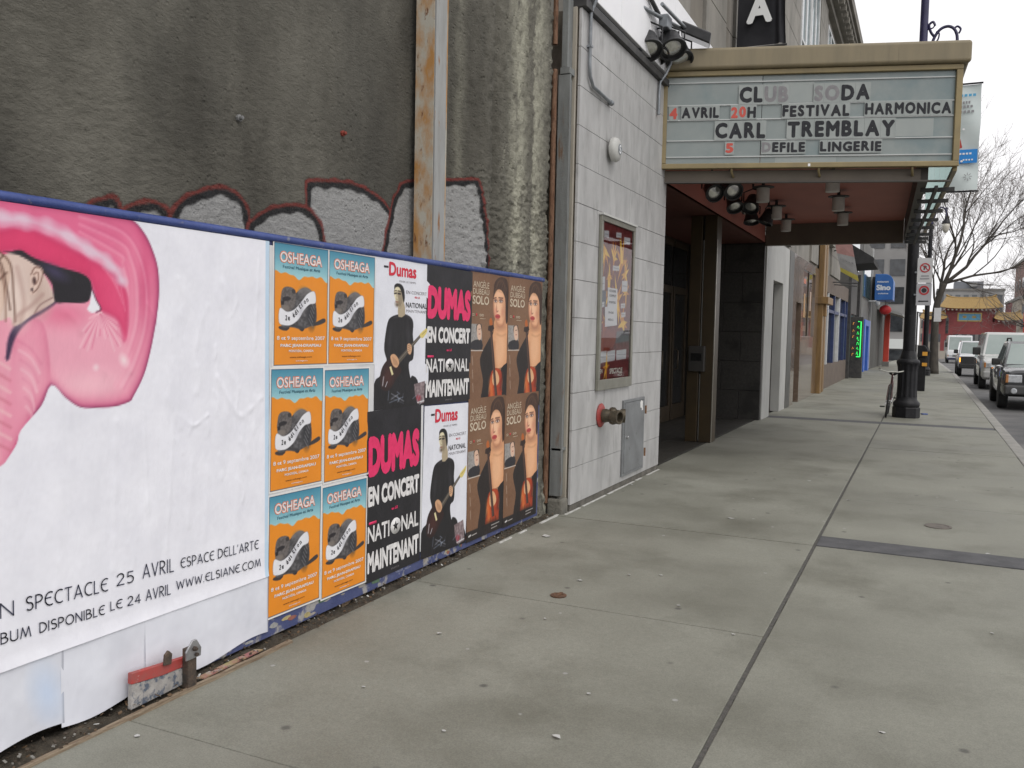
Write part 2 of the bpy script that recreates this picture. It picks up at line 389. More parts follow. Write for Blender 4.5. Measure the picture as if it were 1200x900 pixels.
class Canvas:
    """a printed sheet: colours at the corners of a fine grid"""
    def __init__(s, u0, u1, v0, v1, step, bg):
        s.nx = int(round((u1 - u0) / step)) + 1; s.ny = int(round((v1 - v0) / step)) + 1
        s.U, s.V = np.meshgrid(np.linspace(u0, u1, s.nx), np.linspace(v0, v1, s.ny)); s.step = step
        s.C = np.empty((s.ny, s.nx, 3)); s.C[:] = np.array(bg, float)
    def mix(s, mask, col):
        mask = np.clip(mask, 0, 1)[..., None]; s.C = s.C * (1 - mask) + np.asarray(col, float) * mask
    def poly(s, p, col, sm=0, soft=None, a=1.0):
        p = smooth_poly(p, sm) if sm else np.array(p, float)
        d = sdf(s.U, s.V, p); m = np.clip(0.5 - d / (soft or s.step), 0, 1); s.mix(m * a, col); return d, m
    def line(s, p, w, col, sm=0, soft=None, a=1.0):
        p = smooth_poly(p, sm, False) if sm else np.array(p, float)
        d = seg_dist(s.U, s.V, p, False) - w / 2; m = np.clip(0.5 - d / (soft or s.step), 0, 1); s.mix(m * a, col); return d
    def ell(s, cu, cv, ru, rv, col, rot=0.0, soft=None, a=1.0):
        c, q = math.cos(rot), math.sin(rot); x = (s.U - cu) * c + (s.V - cv) * q; y = -(s.U - cu) * q + (s.V - cv) * c
        d = (np.hypot(x / ru, y / rv) - 1) * min(ru, rv); m = np.clip(0.5 - d / (soft or s.step), 0, 1); s.mix(m * a, col); return m
    def noise(s, amp, sc, mask=None, seed=0, st=(1, 1)):
        r = np.random.RandomState(seed)
        h, w = max(2, int(s.ny * sc * st[1])), max(2, int(s.nx * sc * st[0])); g = r.rand(h, w)
        yi = np.linspace(0, h - 1, s.ny); xi = np.linspace(0, w - 1, s.nx)
        y0 = np.minimum(yi.astype(int), h - 2); x0 = np.minimum(xi.astype(int), w - 2); fy = (yi - y0)[:, None]; fx = (xi - x0)[None]
        n = (g[y0][:, x0] * (1 - fy) * (1 - fx) + g[y0 + 1][:, x0] * fy * (1 - fx) + g[y0][:, x0 + 1] * (1 - fy) * fx + g[y0 + 1][:, x0 + 1] * fy * fx)
        n = (n - 0.5) * 2 * amp; m = 1 if mask is None else np.clip(mask, 0, 1)
        s.C = s.C + (n * m)[..., None]; return n
    def into(s, mb, disp=None, m=0):
        d = np.zeros(s.U.shape) if disp is None else disp(s.U, s.V)
        o = len(mb.v); mb.v += [(float(a), float(b), float(c)) for a, b, c in zip(d.ravel(), s.U.ravel(), s.V.ravel())]
        i = (np.arange(s.ny - 1)[:, None] * s.nx + np.arange(s.nx - 1)[None]).ravel() + o
        mb.f += [(a, a + 1, a + 1 + s.nx, a + s.nx) for a in i.tolist()]; mb.m += [m] * len(i)
        mb.cols = (o, s.C.reshape(-1, 3))
def set_print(o, mb, name='print'):
    me = o.data; n = len(me.vertices); a = np.ones((n, 4), np.float32)
    off, c = mb.cols; c = np.clip(c, 0, 255) / 255.0
    a[off:off + len(c), :3] = np.where(c <= 0.04045, c / 12.92, ((c + 0.055) / 1.055) ** 2.4)
    at = me.color_attributes.new(name, 'FLOAT_COLOR', 'POINT'); at.data.foreach_set('color', a.ravel())

# ------------------------------------------------------------------ rough cement-rendered wall with its pier
M_stucco = mat('rough_render', (0.072, 0.067, 0.054), (0.178, 0.169, 0.140), scale=1.2, rough=0.95, bump=0.85, bscale=26, attr='paint', detail=9,
               c3=(0.048, 0.046, 0.039), s3=0.9, t3=(0.47, 0.72), stretch=(1, 1, 0.45), bdist=0.03, bstretch=(1, 0.6, 1.15), brough=0.74, pits=30)
def wall_profile(Y): return np.interp(Y, [-9, 5.45, 5.75, 6.0, 6.07, 6.2, 7.2], [-3.25, -3.25, -3.14, -3.05, -3.045, -3.0, -2.985])
def build_wall():
    ys = np.concatenate([np.arange(-4, 1.9, 0.12), np.arange(1.9, 6.2, 0.0115), np.arange(6.2, 7.06, 0.015)])
    zs = np.concatenate([np.arange(-0.05, 1.95, 0.03), np.arange(1.95, 2.82, 0.0105), np.arange(2.82, 5.0, 0.03), np.arange(5, 7.61, 0.2)])
    ys = ys[ys < 7.03]; ny, nz = len(ys), len(zs); Yg, Zg = np.meshgrid(ys, zs); V = []; pier = np.clip((Yg - 5.6) / 0.5, 0, 1)
    for j in range(nz):
        for i in range(ny):
            y, z = Yg[j, i], Zg[j, i]; p = pier[j, i]
            d = 0.010 * fbm(y * 1.6, z * 1.3, 4.2) + (0.0035 + 0.0075 * p) * fbm(y * 14, z * 22, 8.1)
            d += 0.017 * p * fbm(y * 26, z * 30, 2.0, 4) + 0.003 * fbm(y * 60, z * 60, 3.0, 2)
            if 5.85 < y < 6.35: d -= 0.018 * math.exp(-((y - 6.09 - 0.012 * fbm(0, z * 2, 5)) / 0.02) ** 2)   # ragged groove where the pier starts
            if p > 0.9 and z < 0.35: d += (0.35 - z) * 0.10                                                    # spilled mortar at the foot
            x = float(wall_profile(y)) + d
            y2 = y
            if i == ny - 1: y2 = y + 0.012 + 0.016 * fbm(3, z * 9, 1) + 0.012 * fbm(8, z * 33, 1)
            V.append((x, y2, z))
    n0 = len(V)
    mb = MB(); mb.add(V, [(j * ny + i, j * ny + i + 1, (j + 1) * ny + i + 1, (j + 1) * ny + i) for j in range(nz - 1) for i in range(ny - 1)])
    # the pier's return edge
    ret = []
    for j in range(nz):
        x, y, z = V[j * ny + ny - 1]; ret += [(x - 0.03, y + 0.012 + 0.008 * fbm(z * 20, 2, 2), z), (x - 0.25, y + 0.02, z)]
    o = len(mb.v); mb.v += ret
    for j in range(nz - 1):
        a, b = j * ny + ny - 1, (j + 1) * ny + ny - 1; c, d_ = o + 2 * j, o + 2 * (j + 1)
        mb.f += [(a, c, d_, b), (c, c + 1, d_ + 1, d_)]; mb.m += [0, 0]
    mb.box(-9.0, -3.33, -4.0, 7.0, -0.05, 7.6)
    ob = mb.build('rendered_wall', M_stucco, smooth=180)
    # graffiti sprayed along the wall just above the hoarding
    col = np.zeros((nz, ny, 4), np.float32)
    G = [([(2.60, 2.02), (2.666, 2.1), (2.72, 2.125), (2.775, 2.14), (2.804, 2.113), (2.83, 2.0)], 0),
         ([(2.82, 2.02), (2.855, 2.106), (2.95, 2.142), (3.024, 2.152), (3.087, 2.111), (3.11, 2.0)], 1),
         ([(3.10, 2.0), (3.113, 2.105), (3.18, 2.19), (3.29, 2.247), (3.405, 2.281), (3.495, 2.282), (3.572, 2.25), (3.62, 2.19), (3.627, 2.12), (3.62, 1.95)], 1),
         ([(4.12, 1.95), (4.12, 2.266), (4.119, 2.40), (4.135, 2.43), (4.269, 2.453), (4.524, 2.483), (4.755, 2.458), (4.928, 2.4), (5.034, 2.301), (5.064, 2.119), (5.06, 1.95)], 1),
         ([(3.63, 1.95), (3.637, 2.114), (3.685, 2.164), (3.82, 2.234), (3.999, 2.274), (4.132, 2.268), (4.232, 2.206), (4.265, 2.11), (4.26, 1.95)], 1),
         ([(4.98, 1.95), (4.996, 2.381), (5.082, 2.52), (5.161, 2.589), (5.443, 2.64), (5.86, 2.713), (5.925, 2.70), (5.961, 2.579), (6.008, 2.36), (6.05, 2.074), (6.05, 1.95)], 1)]
    for P, full in G:
        p = smooth_poly(P, 5); d = sdf(Yg, Zg, p)
        w = 1 + 0.25 * np.sin(Yg * 40) * np.sin(Zg * 37)
        def put(mask, rgb, a):
            m = np.clip(mask, 0, 1)[..., None] * a
            col[..., :3] = col[..., :3] * (1 - m) + np.array(rgb) * m; col[..., 3:] = np.maximum(col[..., 3:], m)
        e = 0.0085
        put(0.5 - (d - 0.026 * w) / e, (0.19, 0.030, 0.024), 0.95)
        put(0.5 - (d - 0.004 * w) / e, (0.012, 0.012, 0.014), 1.0)
        put(0.5 - (d + 0.034 * w) / e, (0.38, 0.38, 0.375), 0.88)
    # drips of pale lime on the pier, old patches
    for y0, w0, a0 in ((6.42, .16, 1.0), (6.74, .18, .95), (6.22, .05, .7), (6.97, .08, .85), (5.72, .05, .35), (5.55, .06, .3)):
        st = np.array([[0.5 + 0.75 * fbm(y * 9, z * 4.5, y0 * 7) + .4 * fbm(y * 30, z * 30, 5) if abs(y - y0) < 3 * w0 else 0 for y in ys] for z in zs])
        m = np.exp(-((Yg - y0) / w0) ** 2) * a0 * np.clip(st + 0.30, 0, 1) * (col[..., 3] < 0.05)
        col[..., :3] = np.where((m > 0.02)[..., None], np.array((0.40, 0.39, 0.31), np.float32), col[..., :3]); col[..., 3] = np.maximum(col[..., 3], m)
    at = ob.data.color_attributes.new('paint', 'FLOAT_COLOR', 'POINT')
    a = np.zeros((len(ob.data.vertices), 4), np.float32); a[:n0] = col.reshape(-1, 4)
    rv = col[:, -1].copy(); a[o:o + 2 * nz:2] = rv; at.data.foreach_set('color', a.ravel())
    tag(ob, 'dark rough cement-rendered wall with silver bubble graffiti behind the poster wall', 'wall')
build_wall()
# two old fixings left in the wall
for (y, z, c, lab) in ((4.432, 2.772, (0.30, 0.05, 0.03), 'small rusty red anchor bolt stuck in the dark rendered wall'),
                       (3.546, 2.665, (0.25, 0.25, 0.25), 'tiny grey anchor bolt in the dark rendered wall left of the rusty red one')):
    q = MB(); q.lathe([(0.018, -0.03), (0.018, 0.012), (0.011, 0.014), (0.011, 0.03), (0.006, 0.033)], (-3.245, y, z), (1, 0, 0), 8)
    tag(q.build('anchor_bolt', mat('bolt' + str(y), c, tuple(x * .5 for x in c), scale=60, rough=0.8), smooth=40), lab, 'bolt')

# ------------------------------------------------------------------ rusty steel post behind the hoarding
M_rust = mat('rusty_white_paint', (0.44, 0.42, 0.36), (0.42, 0.215, 0.07), scale=4.0, rough=0.75, lo=0.38, hi=0.58, bump=0.3, bscale=60, stretch=(2.2, 2.2, 0.9),
             c3=(0.16, 0.065, 0.025), s3=11, t3=(0.60, 0.68), bdist=0.006)
M_gsteel = mat('grey_painted_steel', (0.33, 0.335, 0.33), (0.25, 0.25, 0.24), scale=5, rough=0.6, c3=(0.24, 0.11, 0.04), s3=9, t3=(0.62, 0.68), stretch=(3, 3, 0.6))
tp = thing('steel_post', (-3.1, 5.27, 0), 'tall rust-streaked white steel post standing behind the poster wall', 'post')
w = MB(); w.box(-3.205, -3.062, 5.2, 5.212, 0.0, 5.6); w.build('front_flange', M_rust, tp, bev=0.002)
w = MB(); w.box(-3.150, -3.136, 5.213, 5.35, 0.0, 5.6); w.build('web', M_gsteel, tp)
w = MB(); w.box(-3.062, -3.048, 5.203, 5.348, 0.0, 5.6); w.build('side_flange', M_gsteel, tp, bev=0.002)
w = MB(); w.box(-3.2, -3.049, 5.351, 5.364, 0.0, 5.6); w.build('rear_flange', M_rust, tp, bev=0.002)

# ------------------------------------------------------------------ hoarding
M_blue = mat('blue_board_paint', (0.045, 0.06, 0.16), (0.075, 0.09, 0.20), scale=5, rough=0.7, c3=(0.33, 0.32, 0.31), s3=7, t3=(0.56, 0.62), bump=0.3, bscale=40, detail=8)
M_rail = mat('blue_rail_paint', (0.03, 0.055, 0.20), (0.05, 0.08, 0.26), scale=7, rough=0.45, c3=(0.16, 0.17, 0.22), s3=22, t3=(0.6, 0.68), bump=0.2, bscale=60)
th = thing('hoarding', (-2.96, 3.6, 0), 'long blue plywood poster hoarding along the pavement', 'hoarding')
yb = [-1.6, 0.45, 2.89, 5.33, 6.86]
for a, c in zip(yb[:-1], yb[1:]):
    q = MB(); q.box(-2.972, -2.950, a + 0.002, c - 0.002, 0.062 if c < 3 else 0.025, 2.02); q.build('plywood_panel', M_blue, th, bev=0.002)
q = MB(); ys = np.linspace(-1.6, 6.875, 60)
q.tube([(-2.952 + 0.003 * fbm(y, 0, 1), y, 2.038 + 0.004 * fbm(y * .8, 3, 0)) for y in ys], 0.020, 10)
q.build('top_rail', M_rail, th, smooth=60)
for y in (0.3, 2.2, 4.1, 6.0):
    q = MB(); q.box(-3.06, -2.973, y, y + 0.09, 0.07 if y < 3 else -0.05, 1.98); q.build('stud', mat('stud_timber', (0.22, 0.16, 0.1), (0.16, 0.11, 0.07), scale=6, stretch=(6, 6, 1)), th)
# torn remains of old bills left on the boards along the foot: irregular scraps of paper
rs = random.Random(21); cols = [(0.45, 0.45, 0.44), (0.30, 0.12, 0.09), (0.12, 0.2, 0.13), (0.5, 0.42, 0.2), (0.2, 0.22, 0.34), (0.36, 0.33, 0.3)]
for i in range(44):
    sc = MB()
    y = rs.uniform(2.9, 6.75); z = rs.uniform(0.035, 0.085); w_ = rs.uniform(0.02, 0.14); h_ = rs.uniform(0.012, 0.05)
    pl = [(y + w_ * (0.5 + 0.5 * math.cos(t) * rs.uniform(.6, 1)), z + h_ * (0.5 + .5 * math.sin(t) * rs.uniform(.6, 1))) for t in np.linspace(0, 6.28, 9)[:-1]]
    sc.prism(pl, -2.950, -2.949 + 0.0001 * (i % 9), 'x'); k_ = rs.randrange(6)
    sc.build('torn_bill', mat('scrap%d' % k_, cols[k_], tuple(x * .6 for x in cols[k_]), scale=20, rough=0.9), th)
# traced outlines of the printed pictures, in metres on their own sheets
GUIT = {
    'hair': [(0.201, 0.764), (0.233, 0.78), (0.28, 0.775), (0.311, 0.747), (0.321, 0.693), (0.308, 0.665), (0.286, 0.719), (0.256, 0.756), (0.216, 0.754), (0.204, 0.737)],
    'face': [(0.2, 0.739), (0.225, 0.76), (0.269, 0.76), (0.294, 0.73), (0.304, 0.676), (0.282, 0.642), (0.263, 0.628), (0.233, 0.646), (0.207, 0.689), (0.197, 0.713)],
    'shade': [(0.233, 0.728), (0.289, 0.728), (0.304, 0.676), (0.282, 0.642), (0.263, 0.628), (0.246, 0.674)],
    'neck': [(0.249, 0.646), (0.306, 0.676), (0.328, 0.588), (0.253, 0.573)],
    'torso': [(0.251, 0.588), (0.328, 0.592), (0.398, 0.572), (0.424, 0.533), (0.421, 0.464), (0.437, 0.383), (0.429, 0.307), (0.382, 0.284), (0.389, 0.219), (0.44, 0.109), (0.466, -0.02), (0.029, 0.004), (0.003, 0.161), (0.033, 0.188), (0.097, 0.238), (0.132, 0.294), (0.102, 0.362), (0.104, 0.429), (0.13, 0.528), (0.166, 0.567)],
    'amp1': [(-0.001, 0.161), (0.042, 0.199), (0.101, 0.197), (0.129, 0.11), (0.119, -0.003), (0.004, 0.003)],
    'amp2': [(0.401, 0.177), (0.441, 0.196), (0.488, 0.168), (0.524, 0.106), (0.602, 0.091), (0.614, -0.003), (0.406, -0.005)],
    'box': [(0.447, 0.143), (0.577, 0.159), (0.597, 0.091), (0.602, 0.016), (0.474, 0.01)],
    'gbody': [(0.122, 0.294), (0.18, 0.316), (0.254, 0.28), (0.296, 0.233), (0.243, 0.188), (0.168, 0.12), (0.088, 0.123), (0.059, 0.182), (0.077, 0.249)],
    'pick': [(0.161, 0.261), (0.18, 0.265), (0.207, 0.214), (0.188, 0.208)],
    'hand1': [(0.169, 0.325), (0.207, 0.341), (0.25, 0.317), (0.266, 0.28), (0.24, 0.255), (0.198, 0.27)],
    'hand2': [(0.357, 0.397), (0.39, 0.406), (0.414, 0.377), (0.398, 0.336), (0.367, 0.348)],
    'neckg': [(0.222, 0.292), (0.507, 0.465), (0.525, 0.453), (0.255, 0.269)],
    'head': [(0.502, 0.467), (0.563, 0.498), (0.596, 0.515), (0.6, 0.491), (0.552, 0.447), (0.522, 0.444)],
    'title': [(0.133, 0.913), (0.454, 0.897), (0.46, 0.815), (0.137, 0.822)],
    't2': [(0.256, 0.804), (0.449, 0.798), (0.451, 0.781), (0.258, 0.788)],
    'en': [(0.332, 0.743), (0.584, 0.743), (0.583, 0.722), (0.334, 0.719)],
    'nat': [(0.331, 0.671), (0.581, 0.668), (0.586, 0.631), (0.335, 0.635)],
    'main': [(0.336, 0.627), (0.587, 0.619), (0.585, 0.601), (0.338, 0.606)],
    'dots': [(0.435, 0.703), (0.499, 0.7)],
    'drum': [(0.17, 0.091), (0.24, 0.105), (0.305, 0.079), (0.331, 0.03), (0.261, -0.003), (0.187, 0.025)],
}
VIOL = {
    'hair': [(0.389, 0.866), (0.452, 0.901), (0.531, 0.91), (0.61, 0.883), (0.633, 0.736), (0.593, 0.652), (0.571, 0.746), (0.516, 0.802), (0.448, 0.816), (0.398, 0.785), (0.369, 0.738), (0.371, 0.819)],
    'face': [(0.371, 0.72), (0.386, 0.779), (0.448, 0.811), (0.516, 0.802), (0.571, 0.752), (0.596, 0.676), (0.589, 0.593), (0.533, 0.541), (0.466, 0.533), (0.414, 0.57), (0.381, 0.634)],
    'neck': [(0.407, 0.588), (0.592, 0.616), (0.626, 0.51), (0.621, 0.414), (0.621, 0.246), (0.529, 0.21), (0.422, 0.21), (0.375, 0.27), (0.352, 0.411), (0.386, 0.494)],
    'dressL': [(0.347, 0.458), (0.379, 0.482), (0.378, 0.364), (0.407, 0.222), (0.423, 0.198), (0.375, 0.151), (0.319, 0.057), (0.308, -0.014), (0.208, -0.0), (0.222, 0.117), (0.17, 0.247), (0.188, 0.316), (0.258, 0.387)],
    'dressR': [(0.53, 0.204), (0.621, 0.243), (0.643, 0.221), (0.641, 0.075), (0.622, -0.005), (0.553, -0.003), (0.563, 0.101), (0.535, 0.162)],
    'vbody': [(0.41, 0.198), (0.489, 0.204), (0.54, 0.162), (0.565, 0.089), (0.554, -0.006), (0.308, -0.012), (0.309, 0.081), (0.349, 0.151)],
    'heart': [(0.375, 0.151), (0.424, 0.192), (0.481, 0.162), (0.501, 0.102), (0.437, 0.067), (0.387, 0.091)],
    'vneck': [(0.321, 0.504), (0.358, 0.507), (0.472, -0.006), (0.429, -0.008)],
    'scroll': [(0.309, 0.568), (0.333, 0.592), (0.356, 0.569), (0.36, 0.538), (0.318, 0.537)],
    'pegs': [(0.295, 0.527), (0.373, 0.538), (0.394, 0.511), (0.352, 0.484), (0.291, 0.494)],
    'lips': [(0.411, 0.602), (0.443, 0.618), (0.484, 0.611), (0.48, 0.597), (0.439, 0.589)],
    'eyeL': [(0.382, 0.721), (0.412, 0.73), (0.432, 0.72), (0.409, 0.714)],
    'eyeR': [(0.466, 0.724), (0.497, 0.737), (0.53, 0.726), (0.505, 0.715)],
    'browL': [(0.369, 0.738), (0.416, 0.748)],
    'browR': [(0.458, 0.749), (0.533, 0.749)],
    'nose': [(0.433, 0.711), (0.42, 0.658), (0.433, 0.641), (0.459, 0.648)],
    'inset': [(0.003, 0.538), (0.184, 0.538), (0.198, 0.351), (0.016, 0.352)],
    'iface': [(0.109, 0.523), (0.166, 0.533), (0.183, 0.444), (0.152, 0.42), (0.117, 0.443)],
    'ihair': [(0.098, 0.532), (0.178, 0.54), (0.183, 0.49), (0.131, 0.506), (0.109, 0.477)],
    'ibody': [(0.028, 0.407), (0.139, 0.426), (0.191, 0.415), (0.198, 0.351), (0.026, 0.352)],
    't1': [(0.034, 0.854), (0.295, 0.85)],
    't1b': [(0.031, 0.809), (0.294, 0.806)],
    't2': [(0.027, 0.801), (0.29, 0.798)],
    't2b': [(0.03, 0.764), (0.294, 0.758)],
    't3': [(0.027, 0.747), (0.291, 0.744)],
    't3b': [(0.028, 0.685), (0.298, 0.677)],
    's1': [(0.025, 0.617), (0.065, 0.615)],
    's1b': [(0.022, 0.595), (0.062, 0.592)],
    's2': [(0.14, 0.615), (0.212, 0.614)],
    's2b': [(0.142, 0.594), (0.214, 0.592)],
    'lines': [(0.149, 0.581), (0.246, 0.579)],
    'wear': [(0.038, 0.224), (0.077, 0.038)],
}
BEAV = {
    'body': [(0.182, 0.387), (0.24, 0.41), (0.293, 0.392), (0.319, 0.348), (0.331, 0.279), (0.323, 0.231), (0.271, 0.206), (0.211, 0.193), (0.142, 0.203), (0.075, 0.201), (0.057, 0.235), (0.068, 0.281), (0.118, 0.328)],
    'head': [(0.059, 0.358), (0.069, 0.392), (0.098, 0.406), (0.147, 0.401), (0.169, 0.375), (0.161, 0.318), (0.121, 0.283), (0.074, 0.283), (0.058, 0.319)],
    'tail': [(0.288, 0.218), (0.34, 0.238), (0.393, 0.255), (0.404, 0.236), (0.359, 0.22), (0.306, 0.212)],
    'foot': [(0.193, 0.202), (0.236, 0.205), (0.226, 0.184), (0.205, 0.186)],
    'foot2': [(0.05, 0.207), (0.125, 0.205), (0.101, 0.184), (0.05, 0.192)],
    'sash': [(0.051, 0.297), (0.104, 0.28), (0.162, 0.296), (0.218, 0.343), (0.259, 0.379), (0.313, 0.393), (0.323, 0.336), (0.275, 0.325), (0.23, 0.292), (0.191, 0.245), (0.133, 0.214), (0.074, 0.213), (0.044, 0.229)],
    'eye': [(0.071, 0.35), (0.108, 0.358), (0.134, 0.348), (0.11, 0.336), (0.072, 0.335)],
    'nose': [(0.059, 0.331), (0.082, 0.335), (0.083, 0.315), (0.063, 0.312)],
    'edge': [(0.014, 0.48), (0.07, 0.478), (0.111, 0.468), (0.177, 0.466), (0.236, 0.465), (0.313, 0.466), (0.366, 0.462), (0.405, 0.457)],
    't': [(0.049, 0.583), (0.369, 0.581), (0.371, 0.526), (0.048, 0.53)],
    's': [(0.063, 0.515), (0.358, 0.514)],
    'd': [(0.024, 0.143), (0.399, 0.145)],
    'p': [(0.054, 0.097), (0.369, 0.1)],
    'm': [(0.114, 0.078), (0.311, 0.077)],
    'u1': [(0.125, 0.046), (0.3, 0.05)],
    'u2': [(0.165, 0.028), (0.263, 0.028)],
    'sasht': [(0.103, 0.239), (0.262, 0.339)],
}
M_print = mat('printed_paper', (1.0, 1.0, 1.0), (0.93, 0.93, 0.94), scale=5, rough=0.55, attr='print', bump=0.35, bscale=7, detail=3, bdist=0.012, bstretch=(1, 1.6, 0.7))
M_wht = mat('white_ink', lin((232, 230, 228)), lin((205, 203, 203)), scale=25, rough=0.6)
M_blk = mat('black_paper', lin((24, 23, 27)), lin((36, 34, 39)), scale=6, rough=0.55, bump=0.35, bscale=7, bdist=0.012)
M_ink = mat('dark_ink', lin((40, 38, 44)), rough=0.6)
M_grey = mat('grey_ink', lin((120, 115, 118)), rough=0.6)
M_pink = mat('pink_ink', lin((232, 48, 108)), lin((215, 40, 95)), scale=20, rough=0.55)
M_red = mat('red_ink', lin((205, 35, 60)), rough=0.55)
M_orn = mat('orange_ink', lin((222, 110, 60)), rough=0.6)
M_gold = mat('pale_gold_ink', lin((214, 200, 178)), lin((188, 172, 148)), scale=60, rough=0.6)
M_navy = mat('navy_ink', lin((48, 52, 72)), lin((70, 72, 90)), scale=80, rough=0.6)
UY, UZ = (0, 1, 0), (0, 0, 1)
HX = -2.9455            # back of the sheets pasted on the boards
PAPER = 0.0022
def sheet_bend(seed, amp=0.0010):
    s = seed * 3.1
    return lambda U, V: PAPER + amp * (np.sin(U * 17 + s) * np.sin(V * 9 + s * 2) + 0.6 * np.sin(V * 23 + U * 11 + s))

# ---- stroke lettering (thin geometric capitals) for the white bill
def _arc(cx, cy, rx, ry, a0, a1, n=12): return [(cx + rx * math.cos(R_(a0 + (a1 - a0) * i / n)), cy + ry * math.sin(R_(a0 + (a1 - a0) * i / n))) for i in range(n + 1)]
GLY = {
 'A': (.62, [[(0, 0), (.31, 1), (.62, 0)], [(.12, .3), (.50, .3)]]),
 'B': (.5, [[(0, 0), (0, 1)], [(0, 1)] + _arc(.15, .77, .25, .23, 90, -90) + [(0, .54)], [(0, .54)] + _arc(.18, .27, .32, .27, 90, -90) + [(0, 0)]]),
 'C': (.55, [_arc(.38, .5, .38, .5, 62, 298, 18)]),
 'D': (.58, [[(0, 0), (0, 1), (.1, 1)] + _arc(.1, .5, .48, .5, 90, -90, 16) + [(0, 0)]]),
 'E': (.52, [_arc(.38, .5, .38, .5, 65, 295, 18), [(.02, .58), (.42, .58)]]),
 'I': (.02, [[(0, 0), (0, 1)]]), 'L': (.36, [[(0, 1), (0, 0), (.36, 0)]]),
 'M': (.8, [[(0, 0), (.16, 1), (.4, .1), (.64, 1), (.8, 0)]]), 'N': (.58, [[(0, 0), (0, 1), (.58, 0), (.58, 1)]]),
 'O': (.74, [_arc(.37, .5, .37, .5, 0, 360, 24)]), 'P': (.46, [[(0, 0), (0, 1), (.12, 1)] + _arc(.14, .72, .32, .28, 90, -90, 12) + [(0, .44)]]),
 'R': (.48, [[(0, 0), (0, 1), (.12, 1)] + _arc(.14, .74, .3, .26, 90, -90, 12) + [(0, .48)], [(.14, .48), (.48, 0)]]),
 'S': (.46, [_arc(.23, .77, .21, .23, 40, 250, 12) + _arc(.23, .27, .23, .27, 80, -140, 14)]),
 'T': (.5, [[(0, 1), (.5, 1)], [(.25, 1), (.25, 0)]]), 'U': (.54, [[(0, 1), (0, .27)] + _arc(.27, .27, .27, .27, 180, 360, 12) + [(.54, 1)]]),
 'V': (.56, [[(0, 1), (.28, 0), (.56, 1)]]), 'W': (.86, [[(0, 1), (.2, 0), (.43, .85), (.66, 0), (.86, 1)]]),
 '2': (.48, [_arc(.24, .74, .22, .26, 170, -30, 12) + [(0, 0), (.48, 0)]]), '4': (.5, [[(.36, 0), (.36, 1), (0, .3), (.5, .3)]]),
 '5': (.46, [[(.42, 1), (.08, 1), (.05, .58)] + _arc(.2, .32, .26, .32, 110, -130, 14)]), '.': (.03, [[(0, 0), (0, .05)]]), "'": (.03, [[(0, 1), (0, .82)]]), ' ': (.3, [])}
def stroke_text(mb, s, y0, y1, z0, z1, h, t, m, lift):
    tot = sum(GLY[c][0] for c in s) + 0.22 * (len(s) - 1); k = (y1 - y0) / tot; x = 0.0
    for c in s:
        w, st = GLY[c]
        for pl in st:
            P = [np.array((y0 + (x + a) * k, z0 + (z1 - z0) * ((x + a) / tot) + b * h)) for a, b in pl]
            for i in range(len(P) - 1):
                a, b = P[i], P[i + 1]; d = b - a; l = np.hypot(*d)
                if l < 1e-6: continue
                d /= l; n = np.array((-d[1], d[0])) * t / 2; e = d * t * 0.35
                q = [a - e - n, b + e - n, b + e + n, a - e + n]
                mb.quad(*[(float(lift(p[0], p[1])), float(p[0]), float(p[1])) for p in q], m)
        x += w + 0.22

